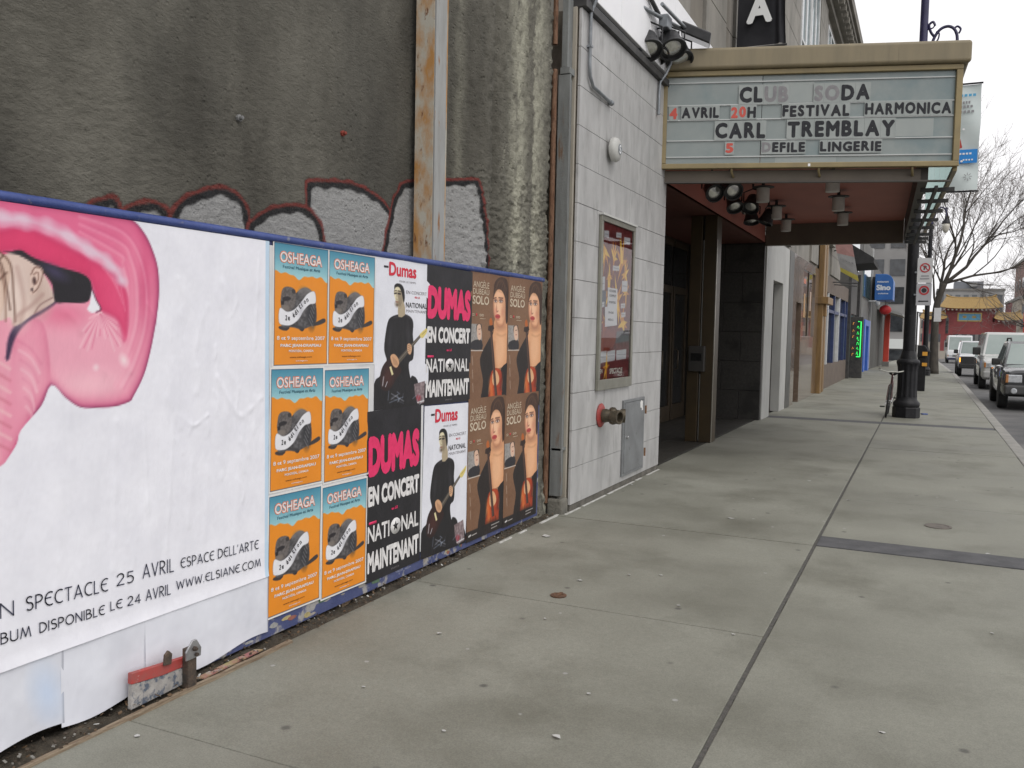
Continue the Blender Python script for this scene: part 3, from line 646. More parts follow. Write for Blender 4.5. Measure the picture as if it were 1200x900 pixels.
# ---- the large white bill with the pink figure
def big_bill():
    Z0, Z1, Y0, Y1 = 0.345, 2.018, 1.0, 3.432
    cv = Canvas(Y0, Y1, Z0, Z1, 0.006, (236, 236, 243))
    U, V = cv.U, cv.V
    cv.noise(3.0, 0.05, seed=4); cv.noise(2.0, 0.4, seed=5)
    cv.mix((U > 3.405) * 0.5, (150, 195, 225))
    base = cv.C.copy()
    outer = [(1.0, 2.06), (1.5, 2.045), (2.0, 2.035), (2.30, 2.035), (2.50, 2.033), (2.60, 2.024), (2.664, 1.978), (2.708, 1.912), (2.738, 1.829), (2.742, 1.714), (2.724, 1.599), (2.696, 1.484), (2.66, 1.385), (2.607, 1.302), (2.585, 1.280),
             (2.506, 1.264), (2.41, 1.266), (2.348, 1.275), (2.289, 1.314), (2.232, 1.365), (2.189, 1.289), (2.107, 1.208), (2.09, 1.16), (2.053, 1.109), (2.027, 1.087), (1.90, 1.03), (1.75, 1.0), (1.6, 1.05), (1.42, 1.3), (1.3, 1.6), (1.1, 1.8), (1.0, 1.85)]
    d, m = cv.poly(outer, (238, 156, 178), 4)
    def tone(w, col): cv.mix(m * np.clip(w, 0, 1), col)
    depth = np.maximum(-d, 0)
    up = np.clip((V - 1.55) / 0.3, 0, 1)
    tone(up * 0.85, (232, 112, 150))
    tone(up * np.exp(-((V - 1.96) / 0.05) ** 2) * 0.5, (222, 92, 138))
    # bright swell of the forearm
    tone(np.exp(-(((U - 2.60) / 0.05) ** 2 + ((V - 1.72) / 0.20) ** 2)) * 0.55, (240, 150, 175))
    tone(np.exp(-(((U - 2.47) / 0.13) ** 2 + ((V - 1.40) / 0.08) ** 2)) * 0.75, (247, 190, 203))
    tone(np.exp(-(((U - 2.665) / 0.028) ** 2 + ((V - 1.75) / 0.16) ** 2)) * 0.55, (206, 60, 110))
    tone(np.exp(-depth / 0.022) * 0.75, (196, 50, 105)); tone(np.exp(-depth / 0.007) * (U > 2.15) * 0.9, (104, 28, 74))
    for i_ in range(10):          # long satin folds running round the forearm
        o_ = .012 + .016 * i_; q = [(2.36, 2.02 - o_ * .6), (2.55, 1.995 - o_), (2.655 - o_ * .8, 1.90 - o_ * .5), (2.70 - o_, 1.76), (2.695 - o_, 1.60), (2.64 - o_, 1.44 + o_ * .3), (2.57 - o_, 1.33 + o_ * .4)]
        cv.line(q, .004 + .003 * (i_ % 3), [(206, 84, 128), (250, 186, 204), (228, 118, 152)][i_ % 3], 5, soft=.016, a=[.35, .5, .3][i_ % 3])
    # shadowed inside of the raised arm, drawn in strong pink
    inn = [(1.0, 1.80), (1.5, 1.9), (1.967, 1.937), (2.04, 1.916), (2.117, 1.937), (2.239, 1.907), (2.415, 1.839), (2.51, 1.799), (2.568, 1.734), (2.581, 1.666), (2.575, 1.569), (2.558, 1.527), (2.533, 1.61), (2.445, 1.655), (2.411, 1.753), (2.361, 1.789), (2.252, 1.807), (2.162, 1.831), (2.097, 1.85), (2.039, 1.839), (1.965, 1.832), (1.4, 1.78), (1.0, 1.70)]
    di, mi = cv.poly(inn, (222, 58, 108), 4, soft=0.02)
    cv.mix(mi * np.clip((U - 2.36) / 0.2, 0, 1) * 0.55, (232, 98, 138)); cv.mix(mi * np.exp(-np.maximum(-di, 0) / 0.012) * 0.5, (178, 30, 82))
    # the pale satin streak
    hl = smooth_poly([(1.2, 1.93), (1.7, 1.97), (2.053, 1.958), (2.105, 1.965), (2.171, 1.959), (2.24, 1.944), (2.311, 1.92), (2.385, 1.889), (2.463, 1.856), (2.527, 1.814), (2.55, 1.775)], 5, False)
    dd = seg_dist(U, V, hl, False); jit = 0.005 * np.sin(U * 70) + 0.006 * np.sin(U * 31 + V * 40) + 0.003 * np.sin(V * 120)
    cv.mix(np.clip(1 - (dd + jit) / 0.034, 0, 1) ** 0.8 * 0.85, (226, 208, 222))
    # shoulder and sleeve
    sh = [(2.086, 1.565), (2.112, 1.595), (2.166, 1.627), (2.25, 1.674), (2.383, 1.677), (2.401, 1.653), (2.429, 1.634), (2.509, 1.609), (2.558, 1.527), (2.578, 1.50), (2.575, 1.444), (2.557, 1.389), (2.458, 1.338), (2.349, 1.33), (2.29, 1.347), (2.233, 1.401), (2.206, 1.503), (2.193, 1.591), (2.153, 1.602)]
    ds, ms = cv.poly(sh, (240, 168, 187), 3, soft=0.05)
    cv.mix(ms * np.exp(-(((U - 2.28) / 0.12) ** 2 + ((V - 1.63) / 0.05) ** 2)) * 0.7, (228, 108, 142))
    sl = [(2.086, 1.565), (2.153, 1.609), (2.2, 1.591), (2.22, 1.503), (2.226, 1.401), (2.204, 1.351), (2.107, 1.208), (2.053, 1.109), (2.027, 1.087), (1.97, 1.2), (2.033, 1.456), (2.082, 1.504)]
    d2, m2 = cv.poly(sl, (236, 150, 174), 3, soft=0.012)
    cv.mix(m2 * np.exp(-np.maximum(-d2, 0) / 0.012) * 0.5, (206, 96, 132))
    for i in range(9):       # pleats
        z = 1.53 - i * 0.034; cv.line([(2.10 + .004 * i, z), (2.15, z - 0.03), (2.19 - .006 * i, z - 0.085)], 0.006, (250, 205, 214) if i % 2 else (220, 118, 150), 4, soft=0.012, a=0.75)
    cv.poly([(1.5, 1.3), (1.9, 1.55), (2.02, 1.60), (2.078, 1.50), (2.03, 1.2), (2.02, 1.09), (1.9, 1.03), (1.7, 1.02)], (238, 160, 180), 3, soft=0.012)
    for i in range(8):
        z = 1.43 - i * 0.042; cv.line([(1.9, z + 0.03), (2.0, z + .035), (2.068, z)], 0.007, (206, 110, 130) if i % 2 else (247, 205, 205), 4, soft=0.012, a=0.8)
    for a_ in np.linspace(-2.75, -0.6, 10):          # gathers at the armpit
        l_ = 0.10 + 0.05 * math.sin(a_ * 5)
        cv.line([(2.448, 1.642), (2.448 + math.cos(a_) * l_ * .6, 1.642 + math.sin(a_) * l_ * .7), (2.448 + math.cos(a_) * l_, 1.642 + math.sin(a_) * l_ * 1.25)], 0.004, (250, 206, 214), 4, soft=0.009, a=0.75)
        cv.line([(2.448, 1.636), (2.455 + math.cos(a_ + .1) * l_, 1.636 + math.sin(a_ + .1) * l_ * 1.1)], 0.003, (208, 70, 116), 0, soft=0.008, a=0.5)
    for i in range(5):
        cv.line([(2.46 + i * .022, 1.815 - i * .018), (2.52 + .012 * i, 1.77 - .03 * i)], 0.004, (238, 130, 160), 0, soft=0.008, a=0.7)
    artm = np.clip(0.5 - sdf(U, V, smooth_poly(outer, 4)) / 0.006, 0, 1)[..., None]; cv.C = cv.C * artm + base * (1 - artm)
    # dark collar line, head, hair, ear and hands
    cv.line([(2.06, 1.47), (2.085, 1.545), (2.13, 1.60), (2.20, 1.64), (2.25, 1.675)], 0.012, (42, 26, 60), 5, soft=0.012); cv.poly([(2.058, 1.46), (2.075, 1.53), (2.115, 1.585), (2.17, 1.625), (2.11, 1.60), (2.078, 1.57), (2.06, 1.52)], (40, 26, 62), 3, soft=.012)
    cv.poly([(1.5, 1.82), (1.965, 1.822), (2.039, 1.827), (2.077, 1.842), (2.129, 1.841), (2.182, 1.802), (2.223, 1.748), (2.25, 1.687), (2.236, 1.667), (2.166, 1.63), (2.126, 1.602), (2.086, 1.583), (2.071, 1.613), (2.035, 1.60), (1.961, 1.599), (1.6, 1.55)], (222, 198, 186), 3)
    cv.ell(2.17, 1.70, 0.05, 0.07, (198, 172, 160), 0.4, soft=0.06, a=0.8); cv.ell(2.10, 1.68, 0.05, 0.09, (236, 216, 205), 0, soft=0.06, a=0.8)
    cv.poly([(1.5, 1.80), (1.98, 1.815), (2.03, 1.835), (2.072, 1.82), (2.075, 1.76), (2.055, 1.69), (2.035, 1.62), (1.97, 1.58), (1.6, 1.5)], (216, 188, 170), 3)
    for q in ([(2.0, 1.84), (2.04, 1.80), (2.06, 1.72), (2.072, 1.64)], [(2.03, 1.845), (2.075, 1.80), (2.085, 1.70), (2.09, 1.60)], [(1.98, 1.77), (2.02, 1.80), (2.05, 1.83)], [(2.00, 1.70), (2.03, 1.74), (2.06, 1.77)]):
        cv.line(q, 0.005, (92, 62, 50), 5, soft=0.009)
    cv.poly([(2.05, 1.842), (2.077, 1.846), (2.116, 1.854), (2.162, 1.833), (2.252, 1.809), (2.361, 1.789), (2.402, 1.766), (2.411, 1.727), (2.402, 1.693), (2.375, 1.676), (2.293, 1.673), (2.25, 1.677), (2.237, 1.743), (2.196, 1.797), (2.142, 1.826), (2.09, 1.838)], (24, 20, 28), 4)
    cv.ell(2.25, 1.785, 0.05, 0.02, (70, 62, 100), -0.4, soft=0.03, a=0.7)
    cv.poly([(2.157, 1.770), (2.172, 1.793), (2.196, 1.79), (2.199, 1.766), (2.184, 1.734), (2.168, 1.710), (2.151, 1.709), (2.156, 1.745)], (214, 186, 172), 3)
    cv.line([(2.162, 1.765), (2.176, 1.786), (2.192, 1.776), (2.182, 1.742), (2.165, 1.716)], 0.004, (128, 92, 78), 4); cv.ell(2.168, 1.752, 0.006, 0.012, (84, 50, 44)); cv.ell(2.158, 1.727, 0.004, 0.005, (60, 40, 40))
    cv.line([(2.11, 1.60), (2.125, 1.66), (2.115, 1.73), (2.10, 1.79)], .014, (188, 156, 146), 4, soft=.02, a=.7); cv.line([(2.086, 1.59), (2.10, 1.62), (2.15, 1.655), (2.20, 1.70)], .01, (176, 140, 132), 4, soft=.016, a=.7)
    # hairline swept back behind a clear ear, two bent fingers against the cheek
    for i_ in range(6): cv.line([(2.10 + .010 * i_, 1.842 - .003 * i_), (2.165 + .006 * i_, 1.812 - .003 * i_), (2.225 + .003 * i_, 1.772 - .006 * i_)], .004, (44, 34, 40), 4, soft=.008, a=.8)
    cv.poly([(2.150, 1.772), (2.166, 1.800), (2.196, 1.798), (2.204, 1.768), (2.188, 1.728), (2.168, 1.700), (2.148, 1.702), (2.152, 1.745)], (228, 200, 186), 3)
    cv.line([(2.154, 1.770), (2.170, 1.797), (2.196, 1.792), (2.198, 1.762), (2.180, 1.722), (2.160, 1.704)], .004, (104, 70, 60), 4); cv.line([(2.166, 1.772), (2.180, 1.780), (2.184, 1.760), (2.172, 1.735)], .004, (130, 92, 80), 4); cv.ell(2.166, 1.748, .007, .014, (70, 42, 40)); cv.ell(2.157, 1.716, .005, .006, (60, 42, 44))
    for k_ in range(2):
        x_ = 1.985 + .034 * k_; cv.line([(x_ + .036, 1.60), (x_ + .034, 1.70), (x_ + .018, 1.77 + .012 * k_), (x_ - .012, 1.81 + .01 * k_)], .004, (124, 86, 70), 5, soft=.008)
        cv.line([(x_ + .012, 1.61), (x_ + .012, 1.70), (x_ - .002, 1.76)], .014, (234, 208, 192), 5, soft=.016, a=.8)
    cv.line([(2.166, 1.63), (2.19, 1.662), (2.24, 1.69)], 0.005, (150, 118, 112), 4)
    cv.poly([(2.412, 1.729), (2.43, 1.69), (2.450, 1.656), (2.413, 1.637), (2.389, 1.653), (2.401, 1.673)], (238, 236, 242), 2)
    cv.line([(2.41, 1.735), (2.43, 1.69), (2.452, 1.654), (2.43, 1.642)], 0.005, (90, 30, 60), 3)
    tone(np.exp(-(((U - 2.40) / 0.16) ** 2 + ((V - 1.36) / 0.06) ** 2)) * 0.45, (250, 208, 214)); tone(np.exp(-(((U - 2.14) / 0.05) ** 2 + ((V - 1.40) / 0.12) ** 2)) * 0.35, (248, 196, 206))
    cv.ell(2.426, 1.425, 0.010, 0.010, (250, 220, 225), 0, soft=0.02); cv.ell(2.56, 1.45, 0.014, 0.02, (250, 225, 228), 0.6, soft=0.03)
    # creases in the pasted paper
    ridges = [[(2.86, 1.20), (2.93, 1.15), (3.02, 1.19)], [(3.08, 1.36), (3.16, 1.24), (3.24, 1.17), (3.38, 1.25)], [(3.07, 1.05), (3.085, 1.4), (3.09, 1.75)], [(2.77, .55), (2.80, .9), (2.82, 1.2)],
              [(2.50, .6), (2.52, 1.2)], [(3.20, .62), (3.24, 1.1)], [(3.26, .9), (3.2, 1.1), (3.22, 1.3)], [(2.95, 1.5), (2.98, 1.62), (3.02, 1.68)], [(2.25, .6), (2.27, 1.0)], [(3.33, 1.5), (3.36, 1.95)],
              [(2.9, .7), (2.93, 1.0)], [(3.12, 1.7), (3.14, 1.95)], [(2.66, 1.22), (2.68, .8)], [(3.0, .62), (3.02, .95)]]
    rz = random.Random(17)
    for i_ in range(26):
        a_, b_ = rz.uniform(2.3, 3.38), rz.uniform(.55, 1.9); l_ = rz.uniform(.05, .16); t_ = rz.uniform(1.1, 2.0)
        ridges.append([(a_, b_), (a_ + l_ * .5 * math.cos(t_) + rz.uniform(-.01, .01), b_ + l_ * .5 * math.sin(t_)), (a_ + l_ * math.cos(t_ + .3), b_ + l_ * math.sin(t_ + .3))])
    ridge_s = [smooth_poly(q, 5, False) for q in ridges]
    def bend(U, V):
        U = np.asarray(U, float); V = np.asarray(V, float)
        d = PAPER + 0.0012 + 0.0008 * np.sin(U * 11) * np.sin(V * 5 + 1) + 0.0006 * np.sin(U * 37 + 2 * np.sin(V * 3))
        for i, rdg in enumerate(ridges):
            p = ridge_s[i]; q = seg_dist(U, V, p, False); w = 0.010 + 0.006 * (i % 3); d = d + (0.0032 if i < 2 else 0.0024) * np.exp(-(q / w) ** 2) * (0.65 + 0.35 * np.sin(U * 61 + V * 47 + i))
        return d + 0.006 * np.clip((0.40 - V) / 0.055, 0, 1) ** 1.5
    mb = MB(); cv.into(mb, bend)
    lift = lambda y, z: PAPER + 0.0056
    def w(s, a, b, z0, z1, h, t=0.0052): stroke_text(mb, s, a, b, z0, z1, h, t, 1, lift)
    w('EN', 1.955, 2.065, .545, .540, .052); w('SPECTACLE', 2.116, 2.469, .541, .524, .050); w('25', 2.516, 2.597, .532, .527, .046); w('AVRIL', 2.647, 2.813, .530, .520, .056)
    w('ESPACE', 2.856, 3.055, .524, .515, .042, .0046); w("DELL'ARTE", 3.083, 3.355, .516, .503, .042, .0046)
    w('ALBUM', 1.945, 2.132, .452, .442, .038, .0046); w('DISPONIBLE', 2.169, 2.453, .443, .432, .036, .0046); w('LE', 2.484, 2.539, .438, .435, .035, .0046); w('24', 2.568, 2.633, .434, .430, .036, .0046)
    w('AVRIL', 2.663, 2.795, .430, .423, .044, .0046); w('WWW.ELSIANE.COM', 2.831, 3.371, .434, .412, .036, .0046)
    o = mb.build('poster', [M_print, M_navy], smooth=180); o.location = (HX, 0, 0); set_print(o, mb)
    tag(o, 'very large white poster with a figure in pink folding her arms over her head', 'poster')
big_bill()
# blank white sheets pasted below it, each overlapping the next
rs = random.Random(5)
for i, (a, b, lab) in enumerate(((0.75, 1.60, 'blank white sheet pasted low at the far left end of the poster wall'), (1.585, 2.27, 'blank bluish white paste-up sheet below the first words of the large white poster'),
                     (2.258, 2.67, 'blank white paste-up sheet between two seams, just left of the broken red board'), (2.66, 3.432, 'longest blank white paste-up sheet, above the broken red board'))):
    cv = Canvas(a, b, 0.048, 0.365, 0.012, (222, 224, 232)); cv.noise(7, 0.12, seed=i + 30); cv.noise(3, 0.5, seed=i + 40)
    cv.mix(np.clip(1 - np.abs(cv.U - b) / 0.006, 0, 1) * .6, (120, 122, 135))
    if i == 1: cv.ell(2.2, 0.2, .05, .1, (196, 212, 236), .3, soft=.08, a=.8)
    lowb = 0.018 * np.sin(cv.U * 9 + i) * np.clip((0.10 - cv.V) / 0.04, 0, 1)
    cv.V = cv.V + lowb
    mb = MB(); f = sheet_bend(i + 5, 0.0016)
    cv.into(mb, lambda U, V: f(U, V) - 0.0012 + 0.0006 * i + 0.005 * np.clip((0.13 - V) / 0.1, 0, 1) ** 2 * (0.6 + 0.4 * np.sin(U * 14)))
    o = mb.build('paper_sheet', [M_print], smooth=180); o.location = (HX, 0, 0); set_print(o, mb); tag(o, lab, 'paper sheet', 'blank white sheets under the large poster')

# ---- orange and blue festival bills
def beaver_bill():
    W, H = 0.43, 0.63; cv = Canvas(0, W, 0, H, 0.0035, (230, 140, 28)); U, V = cv.U, cv.V
    edge = 0.470 + 0.010 * np.sin(U * 25) + 0.004 * np.sin(U * 90) + 0.005 * np.sin(U * 53 + 1) - 0.03 * U
    t = np.clip((V - 0.46) / 0.15, 0, 1)[..., None]
    skyc = np.array((158, 203, 208.)) * (1 - t) + np.array((72, 140, 165.)) * t
    mk = np.clip(0.5 + (V - edge) / 0.0045, 0, 1)[..., None]; cv.C = cv.C * (1 - mk) + skyc * mk
    B = BEAV
    cv.poly(B['tail'], (62, 56, 56), 3); cv.poly(B['foot'], (50, 46, 48), 2); cv.poly(B['foot2'], (56, 50, 50), 2)
    _, m = cv.poly(B['body'], (84, 82, 84), 4); cv.noise(26, 0.5, m, 3, (0.6, 1)); cv.noise(16, 0.2, m, 13, (0.5, 1.2))
    cv.line([(.19, .385), (.24, .402), (.285, .388), (.31, .35)], .014, (138, 134, 132), 4, soft=.02, a=.75); cv.line([(.09, .215), (.16, .212), (.22, .20)], .014, (46, 44, 46), 3, soft=.015, a=.8)
    for i_ in range(7): cv.line([(.255 + .008 * i_, .30 - .012 * i_), (.272 + .006 * i_, .275 - .012 * i_), (.278 + .004 * i_, .25 - .008 * i_)], .0045, (176, 176, 182) if i_ % 2 else (120, 120, 124), 3, soft=.006, a=.7)
    cv.ell(0.285, 0.27, 0.035, 0.07, (40, 40, 44), 0.1, soft=0.03, a=0.8 ); cv.ell(0.25, 0.37, 0.05, 0.03, (104, 100, 100), -0.5, soft=0.03, a=0.7)
    for i in range(5): cv.line([(0.292 - .006 * i, 0.33 - .02 * i), (0.312 - .004 * i, 0.30 - .022 * i)], 0.004, (170, 168, 170), 0, soft=0.006, a=0.6)
    _, m = cv.poly(B['head'], (96, 90, 88), 4); cv.noise(20, 0.5, m, 6)
    cv.poly(B['eye'], (40, 36, 40), 2); cv.poly(B['nose'], (34, 32, 36)); cv.ell(0.15, 0.385, 0.014, 0.012, (58, 54, 54)); cv.ell(0.095, 0.30, 0.03, 0.014, (120, 112, 106), 0, soft=0.01)
    cv.poly(B['sash'], (120, 120, 126), 4); P = [(a * 0.985 + 0.0028, b * 0.99 + 0.0025) for a, b in B['sash']]; _, m = cv.poly(P, (226, 226, 230), 4)
    cv.mix(m * np.exp(-((U - 0.21) / 0.02) ** 2) * .35, (150, 150, 160))
    fr = np.minimum(np.minimum(U, W - U), np.minimum(V, H - V)); cv.mix(np.clip((0.0145 - fr) / 0.003, 0, 1), (28, 74, 104)); cv.mix(np.clip((0.010 - fr) / 0.003, 0, 1), (226, 224, 220))
    mb = MB(); f = sheet_bend(1, 0.0007); cv.into(mb, f)
    mt = [M_print, M_wht, M_orn, mat('slate_ink', lin((44, 90, 108)), rough=0.6), mat('brown_ink', lin((120, 70, 20)), rough=0.6), M_ink]
    x = PAPER + 0.0012
    mb.text('OSHEAGA', (x, 0.046, 0.523), UY, UZ, 0.326, 0.060, 2, 0.055); mb.text('OSHEAGA', (x + .0004, 0.050, 0.527), UY, UZ, 0.318, 0.052, 1, 0.012)
    mb.text('Festival Musique et Arts', (x, 0.070, 0.492), UY, UZ, 0.285, 0.021, 3, 0.01)
    mb.text('8 et 9 septembre 2007', (x, 0.030, 0.132), UY, UZ, 0.368, 0.026, 1, 0.018); mb.text('PARC JEAN-DRAPEAU', (x, 0.056, 0.098), UY, UZ, 0.312, 0.020, 1, 0.045)
    mb.text('MONTRÉAL, CANADA', (x, 0.118, 0.074), UY, UZ, 0.19, 0.017, 1, 0.03); mb.text('www.osheaga.com', (x, 0.125, 0.043), UY, UZ, 0.17, 0.012, 4, 0.01); mb.text('osheaga.ca', (x, 0.17, 0.026), UY, UZ, 0.09, 0.009, 1, 0.01)
    # wording riding along the sash
    path = smooth_poly([(0.085, 0.238), (0.125, 0.238), (0.165, 0.258), (0.20, 0.292), (0.235, 0.322), (0.27, 0.342)], 8, False); cum = np.concatenate([[0], np.cumsum(np.hypot(*np.diff(path, axis=0).T))])
    word = '2e édition'; 
    for i, c in enumerate(word):
        if c == ' ': continue
        q = cum[-1] * (i + 0.2) / len(word); py = np.interp(q, cum, path[:, 0]); pz = np.interp(q, cum, path[:, 1]); qy = np.interp(q + .01, cum, path[:, 0]) - py; qz = np.interp(q + .01, cum, path[:, 1]) - pz; l = math.hypot(qy, qz) or 1
        u = (0, qy / l, qz / l); v = (0, -qz / l, qy / l); hh = 0.026 if c in '2dtéi' else 0.019
        mb.text(c, (x, py, pz), u, v, 0.005 if c == 'i' else 0.014, hh, 5, 0.02)
    o = mb.build('poster', mt, smooth=180); set_print(o, mb); return o
cv = Canvas(3.436, 4.93, 0.14, 2.0, 0.02, (214, 214, 214)); cv.noise(8, 0.3, seed=61)
mb = MB(); cv.into(mb, lambda U, V: U * 0 + .0008); o = mb.build('paper_sheet', [M_print]); o.location = (HX, 0, 0); set_print(o, mb); tag(o, 'plain white backing paper showing in the thin gaps between the orange posters', 'paper sheet')
bv = beaver_bill()
spots = [(3.458, 1.394, 0.4, 'upper left orange and blue beaver poster, its top corner curling off the boards'), (3.902, 1.392, 0.1, 'upper right orange and blue beaver poster, beside the white guitarist poster'),
         (3.434, .760, -.3, 'middle left orange and blue beaver poster, beside the large white poster'), (3.872, .742, .5, 'middle right orange and blue beaver poster, beside the word in pink on black'),
         (3.420, .118, -.6, 'bottom left orange and blue beaver poster'), (3.857, .098, .2, 'bottom right orange and blue beaver poster')]
for i, (y, z, a, lab) in enumerate(spots):
    o = bv if i == 0 else copy_tree(bv)
    o.location = (HX + 0.0003 * i, y, z); o.rotation_euler = (R_(a * .6 - .5), 0, 0); o.scale = (1, 1.055 if i < 2 else 1.012, 1.008)
    tag(o, lab, 'poster', 'orange festival posters pasted in two columns')

# ---- white bills with the guitarist
def guitar_bill():
    W, H = 0.62, 0.93; cv = Canvas(0, W, 0, H, 0.0036, (226, 227, 234)); U, V = cv.U, cv.V; cv.noise(3, 0.06, seed=2); G = GUIT
    BK = (26, 24, 27)
    for k in ('amp1', 'amp2'): cv.poly(G[k], (22, 21, 24), 2)
    cv.mix(np.clip((0.03 - V) / 0.03, 0, 1), (20, 19, 22))
    _, m = cv.poly(G['box'], (128, 112, 114)); cv.noise(30, 0.3, m, 3); cv.line([(0.46, 0.02), (0.60, 0.03)], 0.006, (230, 230, 230), 0); cv.ell(0.5, 0.05, 0.03, 0.02, (150, 60, 70), 0, soft=.02)
    _, m = cv.poly(G['torso'], BK, 3); cv.noise(5, 0.1, m, 8)
    cv.ell(0.37, 0.45, 0.02, 0.09, (52, 49, 53), 0.15, soft=.03, a=.7); cv.ell(0.16, 0.43, 0.02, 0.08, (48, 46, 50), -0.1, soft=.03, a=.7); cv.line([(0.20, .565), (.26, .575), (.33, .585), (.39, .565)], .004, (64, 60, 64), 3, soft=.01)
    cv.poly(G['neck'], (176, 160, 132), 2); cv.poly(G['face'], (222, 212, 178), 3); cv.poly(G['shade'], (128, 112, 92), 2, soft=.02, a=.75); cv.poly(G['hair'], (22, 19, 20), 3)
    cv.line([(.203, .716), (.226, .719)], .010, (40, 30, 28), 0); cv.line([(.243, .717), (.270, .716)], .010, (34, 26, 26), 0); cv.line([(.200, .731), (.227, .734)], .006, (54, 42, 36), 0); cv.line([(.242, .734), (.274, .731)], .006, (48, 38, 34), 0); cv.ell(.24, .652, .03, .02, (120, 102, 82), 0, soft=.02, a=.6); cv.line([(.228, .712), (.222, .684), (.236, .681)], .004, (150, 128, 100), 2); cv.line([(.218, .666), (.246, .665)], .006, (140, 84, 72), 0); cv.ell(.235, .646, .014, .008, (90, 74, 60), 0, soft=.01, a=.7)
    _, m = cv.poly(G['gbody'], (44, 24, 22), 3); cv.ell(0.15, 0.20, .05, .05, (70, 34, 28), 0.5, soft=.05, a=.8); cv.poly(G['pick'], (218, 208, 160)); cv.line([(.09, .15), (.10, .20)], .008, (200, 200, 205), 0, soft=.012); cv.line([(.12, .14), (.14, .17)], .006, (190, 190, 196), 0)
    cv.poly(G['neckg'], (84, 76, 66)); cv.line([(.235, .283), (.515, .459)], .002, (170, 165, 150), 0); cv.poly(G['head'], (216, 198, 120), 2); cv.line([(.53, .465), (.58, .49)], .003, (120, 100, 50), 0)
    cv.poly(G['hand1'], (206, 160, 122), 3); cv.poly(G['hand2'], (206, 164, 128), 3)
    for i in range(4):
        cv.line([(.196 + .014 * i, .322 - .008 * i), (.214 + .014 * i, .275 - .003 * i)], .003, (120, 80, 60), 0); cv.line([(.366, .392 - .012 * i), (.396, .398 - .012 * i)], .003, (124, 84, 64), 0)
    r = np.random.RandomState(4)
    for i in range(16):
        a = r.uniform(0, 6.28); cu, cw = (0.24, 0.055) if i < 11 else (0.50, .03)
        cv.line([(cu + r.uniform(-.09, .09), cw + r.uniform(-.03, .05)), (cu + r.uniform(-.09, .09), cw + r.uniform(-.03, .06))], .0045, [(150, 165, 185), (96, 100, 110), (180, 184, 192)][i % 3], 0, soft=.008, a=.7)
    cv.noise(4, 1.0, seed=77)
    mb = MB(); cv.into(mb, sheet_bend(3, 0.0008)); x = PAPER + 0.0013
    mb.text('Dumas', (x, .140, .822), UY, UZ, .310, .085, 1, .035); mb.box(x - .0003, x, .085, .132, .868, .880, 2)
    mb.text('FIXER LE TEMPS', (x, .255, .789), UY, UZ, .19, .011, 3, .0); mb.text('EN CONCERT', (x, .335, .722), UY, UZ, .245, .020, 3, -.012)
    mb.text('au', (x, .435, .697), UY, UZ, .03, .012, 1, .02); mb.text('LE', (x, .475, .697), UY, UZ, .022, .012, 1, .02)
    mb.text('NATIONAL', (x, .333, .634), UY, UZ, .250, .034, 2, .012); mb.text('MAINTENANT', (x, .338, .604), UY, UZ, .248, .018, 3, -.01)
    o = mb.build('poster', [M_print, M_red, M_ink, M_grey], smooth=180); set_print(o, mb); return o
gb = guitar_bill()
for i, (y, z, sy, sz, a, lab) in enumerate(((4.355, 1.112, 1.01, .985, 1.2, 'white poster of a guitarist in black, upper one beside the orange posters'), (4.918, .085, 1.005, 1.09, .2, 'white poster of a guitarist in black, lower one'))):
    o = gb if i == 0 else copy_tree(gb); o.location = (HX + .0004, y, z); o.scale = (1, sy, sz); o.rotation_euler = (R_(a - 1.6), 0, 0); tag(o, lab, 'poster', 'white guitarist posters')

# ---- black bills with block lettering
def black_bill():
    W, H = 0.615, 0.935; mb = MB(); f = sheet_bend(6, 0.0008)
    us = np.linspace(0, W, 30); vs = np.linspace(0, H, 44); UU, VV = np.meshgrid(us, vs); D = f(UU, VV)
    mb.add(list(zip(D.ravel(), UU.ravel(), VV.ravel())), [(j * 30 + i, j * 30 + i + 1, (j + 1) * 30 + i + 1, (j + 1) * 30 + i) for j in range(43) for i in range(29)], 0)
    x = PAPER + .0013
    mb.text('DUMAS', (x, .015, .575), UY, UZ, .580, .225, 2, .075); mb.text('EN CONCERT', (x, .015, .415), UY, UZ, .580, .112, 1, .055)
    mb.text('au LE', (x, .27, .362), UY, UZ, .07, .016, 2, .04); mb.box(x - .0002, x, .025, .105, .318, .332, 2)
    mb.text('NATI', (x, .012, .218), UY, UZ, .235, .092, 1, .02); mb.text('NAL', (x, .385, .218), UY, UZ, .205, .092, 1, .02)
    ring = [( .318 + .058 * math.cos(t), .264 + .046 * math.sin(t)) for t in np.linspace(0, 2 * math.pi, 29)[:-1]]
    mb.prism(ring, x - .0004, x, 'x', 1)
    star = [(.318 + (.036 if k % 2 == 0 else .015) * math.sin(k * math.pi / 5), .264 + (.032 if k % 2 == 0 else .013) * math.cos(k * math.pi / 5)) for k in range(10)]
    mb.prism(list(reversed(star)), x, x + .0004, 'x', 0)
    mb.text('MAINTENANT', (x, .012, .050), UY, UZ, .585, .118, 1, .05); mb.text('INFO', (x, .27, .020), UY, UZ, .09, .010, 3, .0)
    o = mb.build('poster', [M_blk, M_wht, M_pink, M_grey], smooth=180); return o
bb = black_bill()
for i, (y, z, sy, sz, a, lab) in enumerate(((4.935, 1.104, 1.03, .985, -.9, 'black poster with pink and white block lettering, upper one under the rusty post'), (4.293, .082, .995, 1.10, .3, 'black poster with pink and white block lettering, lower one beside the orange posters'))):
    o = bb if i == 0 else copy_tree(bb); o.location = (HX + .0008, y, z); o.scale = (1, sy, sz); o.rotation_euler = (R_(a), 0, 0); tag(o, lab, 'poster', 'black lettered posters')

